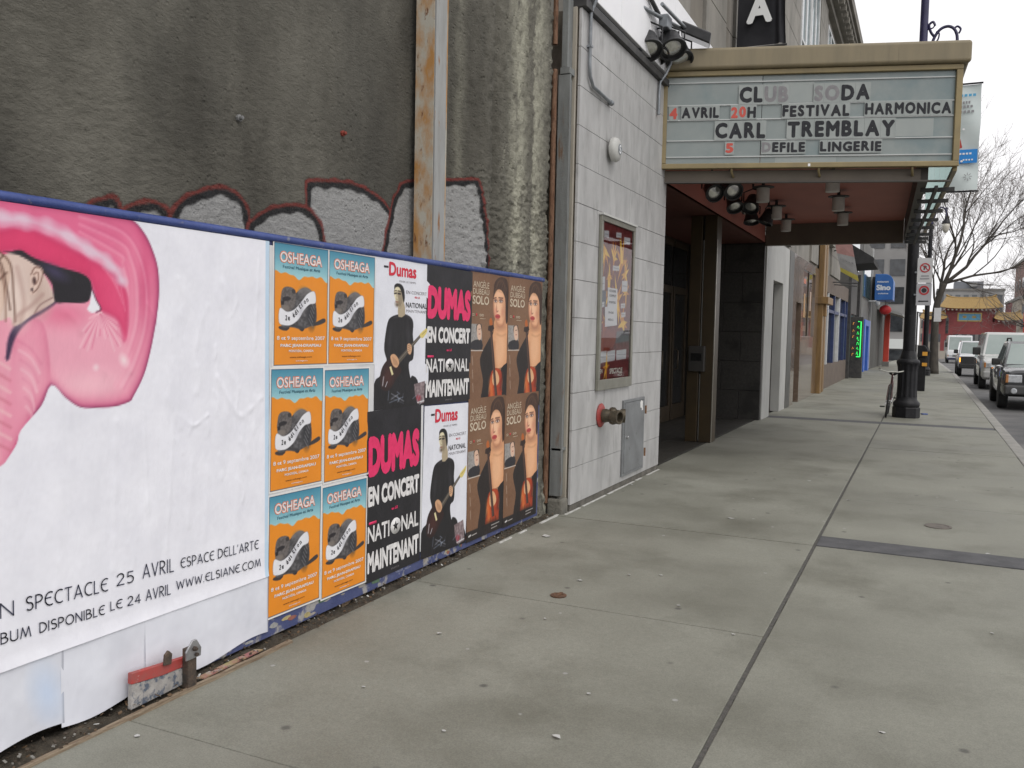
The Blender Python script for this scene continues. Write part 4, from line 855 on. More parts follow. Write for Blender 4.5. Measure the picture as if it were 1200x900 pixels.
# ---- brown bills with the violinist
def violin_bill():
    W, H = 0.63, 0.92; cv = Canvas(0, W, -.125, H, 0.0036, (120, 86, 62)); U, V = cv.U, cv.V; G = VIOL; cv.noise(5, 0.05, seed=7); cv.noise(4, 0.3, seed=8)
    cv.mix(np.exp(-(((U - .25) / .3) ** 2 + ((V - .5) / .3) ** 2)) * .3, (150, 118, 88))
    cv.poly(G['dressL'], (36, 28, 26), 3); cv.poly(G['neck'], (222, 162, 118), 3); cv.ell(.50, .36, .09, .14, (238, 186, 144), 0, soft=.08, a=.8); cv.line([(.44, .47), (.52, .455), (.60, .47)], .008, (196, 138, 100), 3, soft=.02, a=.7); cv.line([(.40, .40), (.405, .30), (.43, .22)], .03, (190, 128, 90), 3, soft=.03, a=.6); cv.ell(.50, .53, .08, .03, (172, 120, 92), 0, soft=.04, a=.7)
    cv.poly(G['face'], (230, 174, 134), 3); cv.ell(.45, .67, .06, .07, (242, 196, 160), 0, soft=.07, a=.85); cv.ell(.46, .775, .05, .02, (240, 192, 156), 0, soft=.03, a=.7); cv.ell(.57, .66, .035, .09, (186, 132, 102), 0, soft=.05, a=.7)
    cv.poly(G['hair'], (66, 44, 32), 3); cv.poly([(.59, .86), (.632, .80), (.632, .60), (.60, .55), (.585, .63), (.585, .74)], (58, 38, 28), 3);
    for i_ in range(9): cv.line([(.40 + .022 * i_, .80 - .002 * i_), (.46 + .02 * i_, .875 - .003 * i_), (.56 + .008 * i_, .80 - .01 * i_), (.595 + .004 * i_, .70)], .004, [(104, 72, 50), (46, 30, 22)][i_ % 2], 4, soft=.01, a=.55)
    cv.line([(.40, .79), (.45, .865), (.52, .88), (.58, .82)], .012, (98, 68, 48), 4, soft=.02, a=.8); cv.line([(.60, .80), (.615, .74), (.595, .68)], .012, (50, 32, 24), 3, soft=.02)
    cv.ell(.407, .722, .03, .014, (120, 80, 66), 0, soft=.012, a=.8); cv.ell(.498, .726, .038, .016, (120, 80, 66), 0, soft=.012, a=.8)
    cv.ell(.407, .721, .020, .009, (236, 226, 220)); cv.ell(.498, .725, .026, .010, (236, 226, 220))
    for (a_, b_, r_) in ((.406, .722, .010), (.497, .726, .012)): cv.ell(a_, b_, r_, r_, (52, 40, 36))
    cv.line([(.384, .724), (.406, .733), (.432, .722)], .006, (40, 28, 26), 3); cv.line([(.468, .726), (.497, .738), (.530, .726)], .006, (40, 28, 26), 3)
    cv.line([(.375, .70), (.385, .64), (.42, .57), (.47, .538), (.54, .545), (.585, .60)], .018, (176, 116, 84), 5, soft=.022, a=.75); cv.ell(.42, .65, .014, .03, (190, 128, 98), -.2, soft=.015, a=.7); cv.ell(.436, .642, .014, .006, (130, 74, 58), 0, soft=.006)
    cv.ell(.405, .723, .005, .005, (20, 16, 18)); cv.ell(.497, .726, .006, .006, (20, 16, 18)); cv.line(G['browL'], .009, (74, 48, 36), 0); cv.line(G['browR'], .009, (74, 48, 36), 0)
    cv.ell(.41, .64, .02, .025, (226, 150, 126), 0, soft=.03, a=.7); cv.ell(.53, .64, .025, .03, (206, 138, 112), 0, soft=.03, a=.6); cv.ell(.41, .735, .03, .012, (186, 136, 112), 0, soft=.015, a=.6); cv.ell(.50, .738, .035, .013, (180, 130, 106), 0, soft=.015, a=.6); cv.line(G['nose'], .005, (170, 116, 92), 3, soft=.008); cv.ell(.448, .604, .044, .018, (184, 66, 66)); cv.ell(.448, .580, .03, .008, (186, 126, 96), 0, soft=.01); cv.line([(.415, .603), (.482, .606)], .003, (120, 44, 48), 0)
    cv.poly(G['dressR'], (30, 24, 24), 2); vb_ = [(.40, .20), (.47, .205), (.53, .18), (.548, .12), (.528, .07), (.562, .02), (.578, -.04), (.53, -.10), (.40, -.115), (.315, -.08), (.305, -.02), (.345, .04), (.342, .10), (.355, .17)]; dv_, mv_ = cv.poly(vb_, (168, 62, 28), 4); cv.mix(mv_ * np.exp(-np.maximum(-dv_, 0) / .012) * .7, (84, 26, 14)); cv.ell(.38, -.03, .03, .05, (222, 122, 60), .2, soft=.04, a=.8); cv.line([(.40, -.01), (.395, -.05), (.405, -.085)], .006, (50, 18, 12), 3); cv.line([(.49, -.01), (.495, -.05), (.485, -.085)], .006, (50, 18, 12), 3); cv.poly([(.20, .02), (.32, .0), (.30, -.13), (.17, -.13)], (34, 27, 25)); cv.poly([(.55, .02), (.63, .0), (.63, -.13), (.55, -.13)], (30, 24, 24)); _, m = cv.poly([(.36, .165), (.40, .20), (.47, .205), (.53, .18), (.545, .12), (.52, .06), (.36, .06), (.345, .11)], (176, 66, 28), 3); cv.noise(20, .12, m, 3); cv.ell(.36, .07, .03, .06, (222, 118, 54), .2, soft=.04, a=.85); cv.ell(.53, .10, .025, .06, (120, 34, 16), -.2, soft=.04, a=.8); cv.poly(G['heart'], (220, 172, 128), 3); cv.line([(.36, .06), (.375, .14)], .01, (196, 96, 44), 0, soft=.02); cv.line([(.53, .04), (.545, .13)], .01, (110, 36, 18), 0, soft=.02)
    cv.mix(np.exp(-(((U - .41) / .16) ** 2 + ((V + .055) / .03) ** 2)) * .7, (40, 24, 18))
    cv.poly(G['vneck'], (70, 48, 40)); cv.line([(.328, .50), (.44, 0)], .003, (130, 100, 84), 0); cv.poly(G['pegs'], (48, 30, 24)); cv.poly(G['scroll'], (186, 98, 40), 3)
    cv.poly(G['inset'], (150, 146, 142)); cv.noise(18, .4, (U > .0) & (U < .15) & (V > .36) & (V < .53), 5); cv.poly(G['ibody'], (44, 42, 46), 2); cv.poly(G['ihair'], (60, 44, 36), 2); cv.poly(G['iface'], (218, 182, 158), 3); cv.line([(.135, .50), (.165, .503)], .005, (80, 60, 52), 0); cv.line([(.14, .465), (.16, .466)], .006, (170, 90, 84), 0); cv.line([(.01, .343), (.21, .343)], .006, (214, 208, 200), 0)
    for a, b in ((.05, .2), (.06, .1), (.045, .3)): cv.line([(a, b), (a + .01, b - .06)], .006, (214, 208, 200), 0, soft=.012, a=.6)
    cv.mix(np.clip((-.045 - V) / .006, 0, 1) * .92, (28, 24, 24)); cv.line([(.04, -.085), (.07, -.08)], .014, (200, 198, 196), 0); cv.line([(.09, -.085), (.17, -.082)], .006, (190, 186, 182), 0); cv.line([(.42, -.07), (.56, -.068)], .006, (180, 176, 172), 0); cv.line([(.42, -.095), (.52, -.092)], .006, (180, 176, 172), 0)
    cv.noise(5, 1.0, seed=78)
    mb = MB(); cv.into(mb, sheet_bend(9, 0.0008)); x = PAPER + .0013
    mb.text('ANGÈLE', (x, .036, .806), UY, UZ, .255, .058, 1, .006); mb.text('DUBEAU', (x, .034, .757), UY, UZ, .258, .042, 1, .006); mb.text('SOLO', (x, .030, .683), UY, UZ, .262, .064, 1, .02)
    mb.text('CD', (x, .028, .597), UY, UZ, .036, .018, 1, .01); mb.box(x - .0003, x, .09, .105, .597, .616, 2); mb.text('DVD', (x, .145, .596), UY, UZ, .066, .018, 1, .02); mb.box(x - .0003, x, .150, .24, .578, .581, 1)
    o = mb.build('poster', [M_print, M_gold, M_red], smooth=180); set_print(o, mb); return o
vb = violin_bill()
for i, (y, z, sy, sz, a, lab) in enumerate(((5.553, 1.118, .99, .985, -.5, 'upper left brown poster of a violinist in a low black dress'), (6.178, 1.108, 1.05, 1.0, -.3, 'upper right brown poster of a violinist in a low black dress'),
                                       (5.548, .187, .965, 1.0, 0, 'lower left brown poster of a violinist in a low black dress'), (6.155, .180, 1.035, 1.0, 0, 'lower right brown poster of a violinist in a low black dress, nearest the rough pier'))):
    o = vb if i == 0 else copy_tree(vb); o.location = (HX + .0014 * i, y, z); o.scale = (1, sy, sz); o.rotation_euler = (R_(a), 0, 0); tag(o, lab, 'poster', 'brown violinist posters')

# ---- broken board and steel stub at the foot of the hoarding
bd = thing('broken_board', (-2.93, 2.72, 0), 'broken painted board end with a red edge leaning at the foot of the hoarding', 'board')
q = MB(); q.prism([(2.54, 0.012), (2.86, 0.02), (2.865, 0.095), (2.70, 0.10), (2.545, 0.118)], -2.912, -2.890, 'x'); q.build('board', mat('old_poster_board', (0.26, 0.25, 0.24), (0.42, 0.40, 0.38), scale=16, rough=0.9, c3=(0.10, 0.12, 0.16), s3=24, t3=(.5, .6), bump=.4), bd, bev=.002)
q = MB(); q.prism([(2.54, 0.1195), (2.70, 0.1015), (2.866, 0.097), (2.868, 0.135), (2.70, 0.15), (2.542, 0.165)], -2.911, -2.887, 'x'); q.build('red_strip', mat('red_board_paint', (0.42, 0.05, 0.045), (0.32, 0.08, 0.07), scale=20, rough=.6, c3=(.4, .35, .33), s3=30, t3=(.62, .7)), bd, bev=.002)
q = MB(); q.obox((-2.90, 2.90, 0.012), (0.035, 0.02, 0), (-0.01, 0.40, 0), (0, 0, 0.006)); 
tag(q.build('fallen_slat', mat('painted_slat', (.30, .28, .12), (.30, .12, .12), scale=14, rough=.9, c3=(.4, .4, .38), s3=20)), 'narrow paint-splashed slat lying in the soil beside the steel stub', 'slat')
st = thing('steel_stub', (-2.875, 2.83, 0), 'short rusty steel stub with a bolted clamp holding the broken red board', 'post stub')
M_old = mat('old_steel', (0.06, 0.055, 0.05), (0.14, 0.10, 0.075), scale=22, rough=.65, metal=.5, bump=.4, bscale=60)
q = MB(); q.box(-2.886, -2.85, 2.81, 2.86, -0.03, 0.185); q.build('stub', M_old, st, bev=.004)
q = MB(); q.prism([(2.79, .14), (2.875, .14), (2.878, .178), (2.85, .222), (2.825, .222), (2.788, .178)], -2.8495, -2.840, 'x'); q.build('clamp_plate', mat('zinc', (.42, .42, .43), (.28, .28, .29), scale=20, rough=.4, metal=.7), st, bev=.003)
q = MB(); q.lathe([(.011, 0), (.011, .012), (.006, .013), (.006, .02)], (-2.8395, 2.833, .185), (1, 0, 0), 6); q.lathe([(.009, 0), (.009, .01)], (-2.8395, 2.845, .155), (1, 0, 0), 6); q.build('bolt', M_old, st)
q = MB(); q.prism([(2.70, .145), (2.74, .14), (2.745, .185), (2.725, .205), (2.705, .19)], -2.886, -2.874, 'x'); q.build('clamp_jaw', M_old, st, bev=.003)
# ------------------------------------------------------------------ low marble-faced annex
M_marble = mat('grey_marble', (0.46, 0.457, 0.45), (0.35, 0.347, 0.342), scale=2.6, rough=0.5, stretch=(1, 2.0, 0.7), detail=10, c3=(0.235, 0.23, 0.222), s3=4.5, t3=(0.54, 0.82), bump=0.08, bscale=50)
M_mortar = mat('brown_mortar', (0.24, 0.205, 0.165), (0.17, 0.145, 0.115), scale=20, rough=0.9)
M_dark = mat('dark_flashing', (0.03, 0.03, 0.032), (0.06, 0.058, 0.055), scale=8, rough=0.6)
M_zinc = mat('galvanised', (0.30, 0.32, 0.34), (0.22, 0.235, 0.25), scale=12, rough=0.45, metal=0.5)
ax = thing('marble_annex', (-2.8, 8.7, 0), 'low street wall faced in pale grey marble slabs between rough pier and marquee', 'building')
q = MB(); q.box(-8, -2.822, 7.27, 10.08, 0.0, 4.40); q.build('wall', M_mortar, ax)
sl = MB(); z = 0.065; row = 0; rs = random.Random(4)
hts = [0.06] + [0.392 + 0.3345 * i for i in range(13)]
hts[-1] = 4.40
for r_ in range(len(hts) - 1):
    z0, z1 = hts[r_] + .002, hts[r_ + 1] - .002
    cuts = [7.245, 7.40 if r_ % 2 else 7.255] if False else [7.245]
    cuts += [7.77, 8.42, 9.06, 9.70] if r_ % 2 else [8.09, 8.74, 9.38]
    cuts += [10.10]
    for a, b in zip(cuts[:-1], cuts[1:]):
        sl.box(-2.824, -2.80 + rs.uniform(-.0012, .0012), a + .002, b - .002, z0, z1)
    sl.box(-3.1, -2.826, 10.082, 10.102, z0, z1)
sl.build('marble_cladding', M_marble, ax, bev=.002)
q = MB(); q.box(-2.85, -2.806, 7.25, 10.09, 0.0, 0.058); q.build('plinth', mat('stained_plinth', (.07, .065, .055), (.15, .14, .12), scale=6, rough=.9, bump=.4), ax)
q = MB(); q.box(-2.95, -2.755, 7.235, 10.11, 4.402, 4.475); q.box(-2.951, -2.80, 7.23, 10.12, 4.474, 4.52); q.build('coping', M_dark, ax, bev=.004)
q = MB(); ys = np.linspace(5.9, 10.1, 60)
for a, b in zip(ys[:-1], ys[1:]):
    if fbm(a * 3, 4, 1) > -0.28: q.box(-2.80 + .01 * min(1, (7.2 - a) if a < 7.2 else 0) - (.06 if a < 7.1 else 0), -2.776 - (.06 if a < 7.1 else 0) + .004 * fbm(a * 9, 1, 1), a, b - .002, -0.02, .006)
q.build('white_caulk', mat('white_caulk', (.62, .62, .60), (.42, .41, .38), scale=14, rough=.8), ax)
# white panels standing above the coping, alongside the road front
wp = thing('white_fascia', (-2.80, 10, 4.5), 'row of plain white sheet-metal panels above the marble wall and behind the marquee', 'fascia')
M_wpan = mat('white_sheet_metal', (0.86, 0.86, 0.87), (0.80, 0.80, 0.82), scale=2, rough=0.35)
yy = [7.24, 8.2, 9.16, 10.12, 11.08, 12.05]
for a, b in zip(yy[:-1], yy[1:]):
    q = MB(); q.box(-2.92, -2.762, a + .003, b - .003, 4.53, 5.47); q.build('panel', M_wpan, wp, bev=.006)
# fittings on the marble
cd = thing('conduit', (-2.78, 7.5, 4), 'bent grey electrical conduit running down the top left of the marble wall', 'pipe')
q = MB(); q.tube([(-2.70, 7.40, 5.6), (-2.70, 7.40, 4.62), (-2.73, 7.40, 4.50), (-2.775, 7.40, 4.40), (-2.775, 7.40, 3.95), (-2.775, 7.42, 3.86), (-2.775, 7.50, 3.79), (-2.775, 7.98, 3.765)], .016, 8); q.build('pipe', M_zinc, cd, smooth=60)
q = MB(); q.tube([(-2.71, 7.34, 5.6), (-2.71, 7.34, 4.53)], .014, 8); q.build('pipe', M_zinc, cd, smooth=60)
q = MB(); q.lathe([(.022, 0), (.026, .01), (.026, .05), (.016, .06)], (-2.775, 7.965, 3.765), (0, 1, 0), 10); q.build('end_fitting', M_zinc, cd, smooth=40)
for zz in (4.1,):
    q = MB(); q.box(-2.799, -2.755, 7.375, 7.425, zz, zz + .02); q.build('clip', M_zinc, cd)
c2 = thing('conduit', (-2.78, 9.7, 4), 'short curved grey conduit dropping from the floodlights beside the marquee sign', 'pipe')
q = MB(); q.tube([(-2.70, 9.78, 4.75), (-2.70, 9.77, 4.62), (-2.735, 9.70, 4.48), (-2.775, 9.62, 4.38), (-2.775, 9.60, 4.25), (-2.775, 9.60, 4.02)], .016, 8); q.build('pipe', M_zinc, c2, smooth=60)
be = thing('alarm_bell', (-2.80, 8.06, 3.34), 'round pale grey alarm bell high on the marble wall', 'bell')
q = MB(); q.lathe([(.05, 0), (.05, .03), (.112, .032), (.117, .06), (.105, .085), (.07, .10), (.045, .105)], (-2.80, 8.06, 3.34), (1, 0, 0), 28); q.build('gong', mat('bell_paint', (.50, .50, .47), (.42, .42, .40), scale=10, rough=.4), be, smooth=50)
q = MB(); q.lathe([(.05, .1055), (.05, .108)], (-2.80, 8.06, 3.34), (1, 0, 0), 20); q.text('S', (-2.6915, 8.035, 3.30), UY, UZ, .05, .08, 1, .02); q.build('badge', [mat('bell_badge', (.2, .22, .24)), mat('badge_white', (.8, .8, .8))], be)
# poster case
M_alu = mat('bronze_grey_frame', (.27, .265, .225), (.22, .215, .18), scale=6, rough=.4, metal=.4)
pc = thing('display_case', (-2.80, 8.34, 1.05), 'glazed upright poster case with dark red bill and pinned white notices', 'display case')
q = MB(); y0, y1, z0, z1 = 7.815, 8.862, 1.055, 2.70; t = .05
q.box(-2.797, -2.765, y0, y1, z0, z0 + .10); q.box(-2.797, -2.765, y0, y1, z1 - t, z1); q.box(-2.797, -2.7652, y0, y0 + t, z0 + .10, z1 - t); q.box(-2.797, -2.7652, y1 - t, y1, z0 + .10, z1 - t); q.build('frame', M_alu, pc, bev=.004)
q = MB(); q.box(-2.80, -2.750, y0 - .012, y1 + .012, z1 + .001, z1 + .02); q.build('hood', mat('pale_hood', (.5, .5, .48)), pc)
cv = Canvas(y0 + t, y1 - t, z0 + .10, z1 - t, .007, (112, 36, 36)); U, V = cv.U, cv.V; cv.noise(16, .12, seed=3, st=(1, 1.4)); cv.noise(10, .3, seed=4)
def leaf(cu, cw, s, n, col):
    r = np.random.RandomState(n)
    for i in range(9): a = r.uniform(0, 6.3); cv.poly([(cu + s * .15 * math.cos(a + 1.5), cw + s * .15 * math.sin(a + 1.5)), (cu + s * math.cos(a) * .7, cw + s * math.sin(a) * 1.1), (cu - s * .15 * math.cos(a + 1.5), cw - s * .15 * math.sin(a + 1.5))], col[i % len(col)], 0)
Yc = [(238, 178, 30), (214, 142, 20), (250, 208, 60)]
for k, (a, b, s) in enumerate(((7.98, 2.38, .17), (8.25, 2.33, .13), (8.5, 2.3, .2), (8.62, 2.2, .14), (8.12, 2.15, .1), (8.12, 1.98, .16), (8.38, 1.93, .2), (8.66, 2.02, .12), (8.58, 1.70, .17), (8.05, 1.70, .12), (8.1, 1.27, .12))): leaf(a, b, s * 1.35, k, Yc)
leaf(8.0, 1.62, .16, 21, [(168, 72, 20), (150, 60, 24)]); cv.poly([(7.88, 1.42), (8.3, 1.45), (8.35, 1.62), (7.9, 1.6)], (150, 60, 30), 2, soft=.05, a=.8)
cv.poly([(7.87, 1.86), (8.04, 1.84), (8.04, 2.0), (7.87, 2.02)], (74, 86, 104)); cv.poly([(8.36, 1.50), (8.8, 1.52), (8.8, 1.64), (8.4, 1.62)], (92, 92, 96), soft=.02)
for (a, b, c, d_) in ((7.89, 2.0, 8.0, 2.14), (8.52, 2.02, 8.70, 2.14), (7.91, 1.84, 8.0, 1.90), (8.22, 2.21, 8.42, 2.27), (8.5, 1.85, 8.64, 1.91), (8.52, 1.76, 8.66, 1.82), (7.94, 2.50, 8.08, 2.58), (8.55, 2.5, 8.75, 2.58), (8.3, 2.54, 8.46, 2.6), (7.9, 1.31, 8.1, 1.43), (8.12, 1.32, 8.36, 1.435), (8.4, 1.33, 8.72, 1.44)):
    cv.poly([(a, b), (c, b + .01), (c, d_), (a, d_ - .01)], (212, 214, 216)); cv.line([(a + .02, (b + d_) / 2), (c - .02, (b + d_) / 2)], .008, (120, 120, 126), 0, a=.6)
mb = MB(); cv.into(mb, lambda U, V: U * 0 + .0); X = -2.790
mb.text('EN', (.0015, 7.92, 1.215), UY, UZ, .07, .04, 1, .03); mb.text('SPECTACLE', (.0015, 8.20, 1.20), UY, UZ, .40, .055, 1, .04); mb.text('ICI', (.0015, 8.46, 1.172), UY, UZ, .12, .022, 1, .03)
o = mb.build('bill', [M_print, mat('cream_ink', (.72, .70, .62))], pc, local=True, smooth=180); o.location = Vector((X, 0, 0)) - pc.location; set_print(o, mb)
q = MB(); q.box(-2.7872, -2.786, 8.08, 8.37, 1.83, 2.04); q.obox((-2.7858, 8.02, 1.66), (0, .36, .02), (0, -.015, .19), (.001, 0, 0))
for i in range(5): q.text(['CE SOIR', 'COMPLET', 'PORTES', '19H30', 'MERCI'][i], (-2.7838, 8.12 - .02 * (i > 2), [2.0, 1.955, 1.89, 1.79, 1.72][i]), UY, UZ, [.2, .21, .2, .16, .16][i], .022, 1, .02)
q.build('notice', [mat('notice_paper', (.76, .76, .77), (.7, .7, .71), scale=6), M_ink], pc)
q = MB(); q.quad((-2.777, y0 + t, z0 + .10), (-2.777, y1 - t, z0 + .10), (-2.777, y1 - t, z1 - t), (-2.777, y0 + t, z1 - t)); q.build('glass', pane_mat('case_glass', refl=.015), pc)
# fire hose connection
fd = thing('hose_connection', (-2.80, 7.985, .81), 'brass fire hose inlet on a red wall plate low on the marble', 'hydrant inlet')
M_fred = mat('fire_red', (.36, .045, .04), (.25, .05, .045), scale=20, rough=.5); M_brass = mat('dull_brass', (.14, .115, .08), (.08, .07, .055), scale=25, rough=.5, metal=.7)
q = MB(); q.lathe([(.075, 0), (.112, .001), (.117, .012), (.105, .022), (.07, .028)], (-2.80, 7.985, .81), (1, 0, 0), 28); q.build('wall_plate', M_fred, fd, smooth=40)
q = MB(); q.lathe([(.062, .028), (.066, .06), (.058, .10), (.055, .12)], (-2.80, 7.985, .81), (1, 0, 0), 20); q.lathe([(.075, 0), (.085, .02), (.082, .05), (.06, .07)], (-2.70, 7.985, .81), (.8, .45, .0), 18); q.build('body', M_brass, fd, smooth=50)
for dy, ch in ((.07, 0), (-.04, 1)):
    q = MB(); n = Vector((.92, .35 if not ch else -.25, -.02)).normalized(); c0 = Vector((-2.665, 7.985 + dy, .81))
    q.lathe([(.052, 0), (.056, .03), (.056, .045), (.066, .046), (.068, .09), (.060, .092), (.050, .09), (.048, .02)], c0, n, 20); q.build('hose_nozzle', M_brass, fd, smooth=50)
    q = MB(); q.lathe([(.047, .03), (.047, .032)], c0, n, 18); q.build('dark_bore', M_dark, fd)
# steel cabinet
cb = thing('meter_cabinet', (-2.80, 9.03, .5), 'grey steel utility cabinet door set low in the marble beside the hose inlet', 'cabinet')
M_cab = mat('grey_cabinet', (.20, .21, .215), (.15, .155, .16), scale=5, rough=.5, c3=(.10, .10, .10), s3=14, t3=(.62, .7))
q = MB(); y0, y1, z0, z1 = 8.66, 9.40, .115, .91
q.box(-2.798, -2.778, y0, y1, z0, z0 + .03); q.box(-2.798, -2.778, y0, y1, z1 - .03, z1); q.box(-2.798, -2.7782, y0, y0 + .03, z0 + .03, z1 - .03); q.box(-2.798, -2.7782, y1 - .03, y1, z0 + .03, z1 - .03); q.build('frame', M_cab, cb, bev=.003)
q = MB(); q.box(-2.797, -2.772, y0 + .033, y1 - .033, z0 + .033, z1 - .033); q.build('door', M_cab, cb, bev=.003)
q = MB(); q.lathe([(.016, 0), (.016, .018), (.01, .022)], (-2.772, 8.76, .52), (1, 0, 0), 12); q.build('lock', mat('chrome', (.6, .6, .6), rough=.25, metal=1), cb)
for zz in (.25, .72):
    q = MB(); q.tube([(-2.765, 9.405, zz), (-2.765, 9.405, zz + .09)], .011, 8); q.build('hinge', mat('rust_hinge', (.22, .11, .05), (.12, .07, .04), scale=30), cb)
q = MB(); q.prism([(9.22, .80), (9.30, .79), (9.31, .86), (9.25, .88), (9.21, .85)], -2.7718, -2.7708); q.prism([(9.27, .765), (9.32, .77), (9.31, .80), (9.275, .795)], -2.7718, -2.7706); q.build('torn_sticker', mat('torn_sticker', (.72, .72, .70)), cb)

# jamb panel and rusty pipe squeezed between pier and marble
jb = thing('metal_jamb', (-2.86, 7.17, 0), 'narrow grey sheet-metal jamb between the rough pier and the marble wall', 'door frame')
M_jamb = mat('worn_grey_metal', (.20, .21, .205), (.13, .135, .13), scale=4, rough=.65, stretch=(3, 3, .5), c3=(.14, .085, .05), s3=6, t3=(.60, .72), bump=.2)
q = MB(); q.box(-2.93, -2.862, 7.12, 7.215, .16, 3.78); q.build('panel', M_jamb, jb, bev=.003)
q = MB(); q.box(-2.945, -2.835, 7.10, 7.125, .16, 3.80); q.build('left_stile', M_jamb, jb, bev=.003)
q = MB(); q.box(-2.925, -2.835, 7.212, 7.243, .12, 4.40); q.build('right_stile', mat('beige_trim', (.38, .35, .29), (.30, .27, .22), scale=5, rough=.7, stretch=(3, 3, .6)), jb, bev=.003)
q = MB(); q.box(-2.93, -2.840, 7.095, 7.215, 3.805, 3.86); q.build('head_moulding', M_jamb, jb, bev=.004)
q = MB(); q.box(-2.92, -2.865, 7.10, 7.21, 3.862, 4.45); q.build('upper_panel', M_jamb, jb, bev=.003)
q = MB(); q.box(-2.935, -2.842, 7.10, 7.214, .56, .585); q.build('mid_rail', M_jamb, jb, bev=.003)
q = MB(); q.box(-2.96, -2.815, 7.08, 7.24, -.03, .135); tag(q.build('concrete_footing', mat('old_concrete', (.19, .18, .15), (.12, .115, .10), scale=8, rough=.95, bump=.8, bscale=40), bev=.02), 'small crumbled concrete footing under the grey metal jamb', 'footing')
q = MB(); q.tube([(-2.968, 7.066, .1), (-2.968, 7.068, 2), (-2.966, 7.066, 3.84)], .024, 10); q.tube([(-2.968, 7.066, 4.05), (-2.968, 7.066, 6)], .022, 10)
tag(q.build('rusty_pipe', mat('rusty_pipe', (.13, .06, .03), (.20, .115, .07), scale=9, rough=.85, stretch=(3, 3, .7), c3=(.09, .045, .025), s3=20, t3=(.5, .6), bump=.4, bscale=40), smooth=60), 'rusty brown downpipe between the rough pier and the grey jamb', 'pipe')

# ------------------------------------------------------------------ recessed club entrance
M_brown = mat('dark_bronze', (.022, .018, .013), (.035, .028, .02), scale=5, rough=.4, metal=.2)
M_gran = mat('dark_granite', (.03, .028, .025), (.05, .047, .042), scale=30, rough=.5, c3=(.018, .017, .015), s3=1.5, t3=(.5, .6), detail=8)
en = thing('club_entrance', (-3.5, 13.5, 0), 'dark recessed club entrance with bronze doors and granite side wall', 'entrance')
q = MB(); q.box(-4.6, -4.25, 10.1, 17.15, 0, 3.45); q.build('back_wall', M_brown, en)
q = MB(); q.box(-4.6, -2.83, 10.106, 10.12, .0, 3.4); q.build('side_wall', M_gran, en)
q = MB(); rs = random.Random(8)
for r_ in range(6):
    z0 = .0 + r_ * .56; cuts = [-4.2, -3.55, -2.80] if r_ % 2 else [-4.2, -3.85, -3.2, -2.80]
    for a, b in zip(cuts[:-1], cuts[1:]): q.box(a + .003, b - .003, 17.09 + rs.uniform(0, .002), 17.14, z0 + .003, min(z0 + .557, 3.33))
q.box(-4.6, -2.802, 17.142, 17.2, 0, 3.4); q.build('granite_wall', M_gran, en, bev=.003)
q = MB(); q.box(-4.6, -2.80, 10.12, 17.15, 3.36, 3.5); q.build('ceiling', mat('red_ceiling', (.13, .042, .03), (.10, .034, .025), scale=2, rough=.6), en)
q = MB(); nx = 13
for j in range(23):
    for i in range(5): q.box(-4.25 + i * .27 + .002, -4.25 + (i + 1) * .27 - .002, 10.12 + j * .305 + .002, 10.12 + (j + 1) * .305 - .002, -.03, .006 + .0005 * ((i * 7 + j * 3) % 5))
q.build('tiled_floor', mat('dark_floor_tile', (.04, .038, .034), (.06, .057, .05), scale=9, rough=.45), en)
M_dglass = mat('dark_door_glass', (.012, .012, .012), (.02, .02, .02), scale=2, rough=.04, spec=.7)
M_bronz = mat('bronze_frame', (.075, .055, .035), (.05, .038, .025), scale=6, rough=.4, metal=.5)
for i in range(6):
    y = 10.6 + i * 1.06
    q = MB(); q.box(-4.249, -4.20, y, y + .98, .02, .30); q.box(-4.249, -4.20, y, y + .98, 2.35, 2.48); q.box(-4.249, -4.201, y, y + .09, .30, 2.35); q.box(-4.249, -4.201, y + .89, y + .98, .30, 2.35)
    q.box(-4.249, -4.201, y, y + .98, 3.2, 3.3); d0 = q.build('door', M_bronz, en, bev=.004)
    q = MB(); q.box(-4.245, -4.23, y + .09, y + .89, .30, 2.35); q.build('door_glass', M_dglass, d0)
    q = MB(); q.tube([(-4.19, y + .12, .95), (-4.13, y + .12, .98), (-4.13, y + .12, 1.30), (-4.19, y + .12, 1.33)], .014, 8); q.build('handle', M_bronz, d0, smooth=60)
    q = MB(); q.box(-4.245, -4.235, y, y + .98, 2.49, 3.19); q.build('transom', M_dglass, en)
# column of two bronze-clad posts with the conduit between
co = thing('column', (-3.0, 13.1, 0), 'twin brown-clad column in the club entrance with an electrical box on it', 'column')
M_bclad = mat('brown_cladding', (.062, .042, .02), (.045, .032, .017), scale=3, rough=.4, metal=.25)
q = MB(); q.box(-3.21, -3.035, 13.0, 13.32, .005, 3.357); q.build('post', M_bclad, co, bev=.006)
q = MB(); q.box(-3.005, -2.822, 13.0, 13.32, .005, 3.357); q.build('post', M_bclad, co, bev=.006)
q = MB(); q.box(-3.034, -3.006, 13.08, 13.3, .005, 3.357); q.build('recess_strip', M_dark, co)
q = MB(); q.box(-2.8215, -2.812, 12.995, 13.02, .005, 3.0); q.build('edge_trim', mat('bright_trim', (.5, .47, .4), rough=.3, metal=.8), co)
q = MB(); q.tube([(-3.02, 13.055, .02), (-3.02, 13.055, 1.02)], .012, 8); q.tube([(-3.02, 13.055, 1.43), (-3.02, 13.055, 3.0)], .014, 8); q.build('conduit', mat('light_conduit', (.45, .45, .43), rough=.4, metal=.4), co, smooth=60)
q = MB(); q.box(-3.17, -2.93, 12.90, 12.998, 1.06, 1.44); q.build('switch_box', mat('switch_grey', (.04, .037, .033), (.03, .028, .025), scale=8, rough=.45), co, bev=.01)
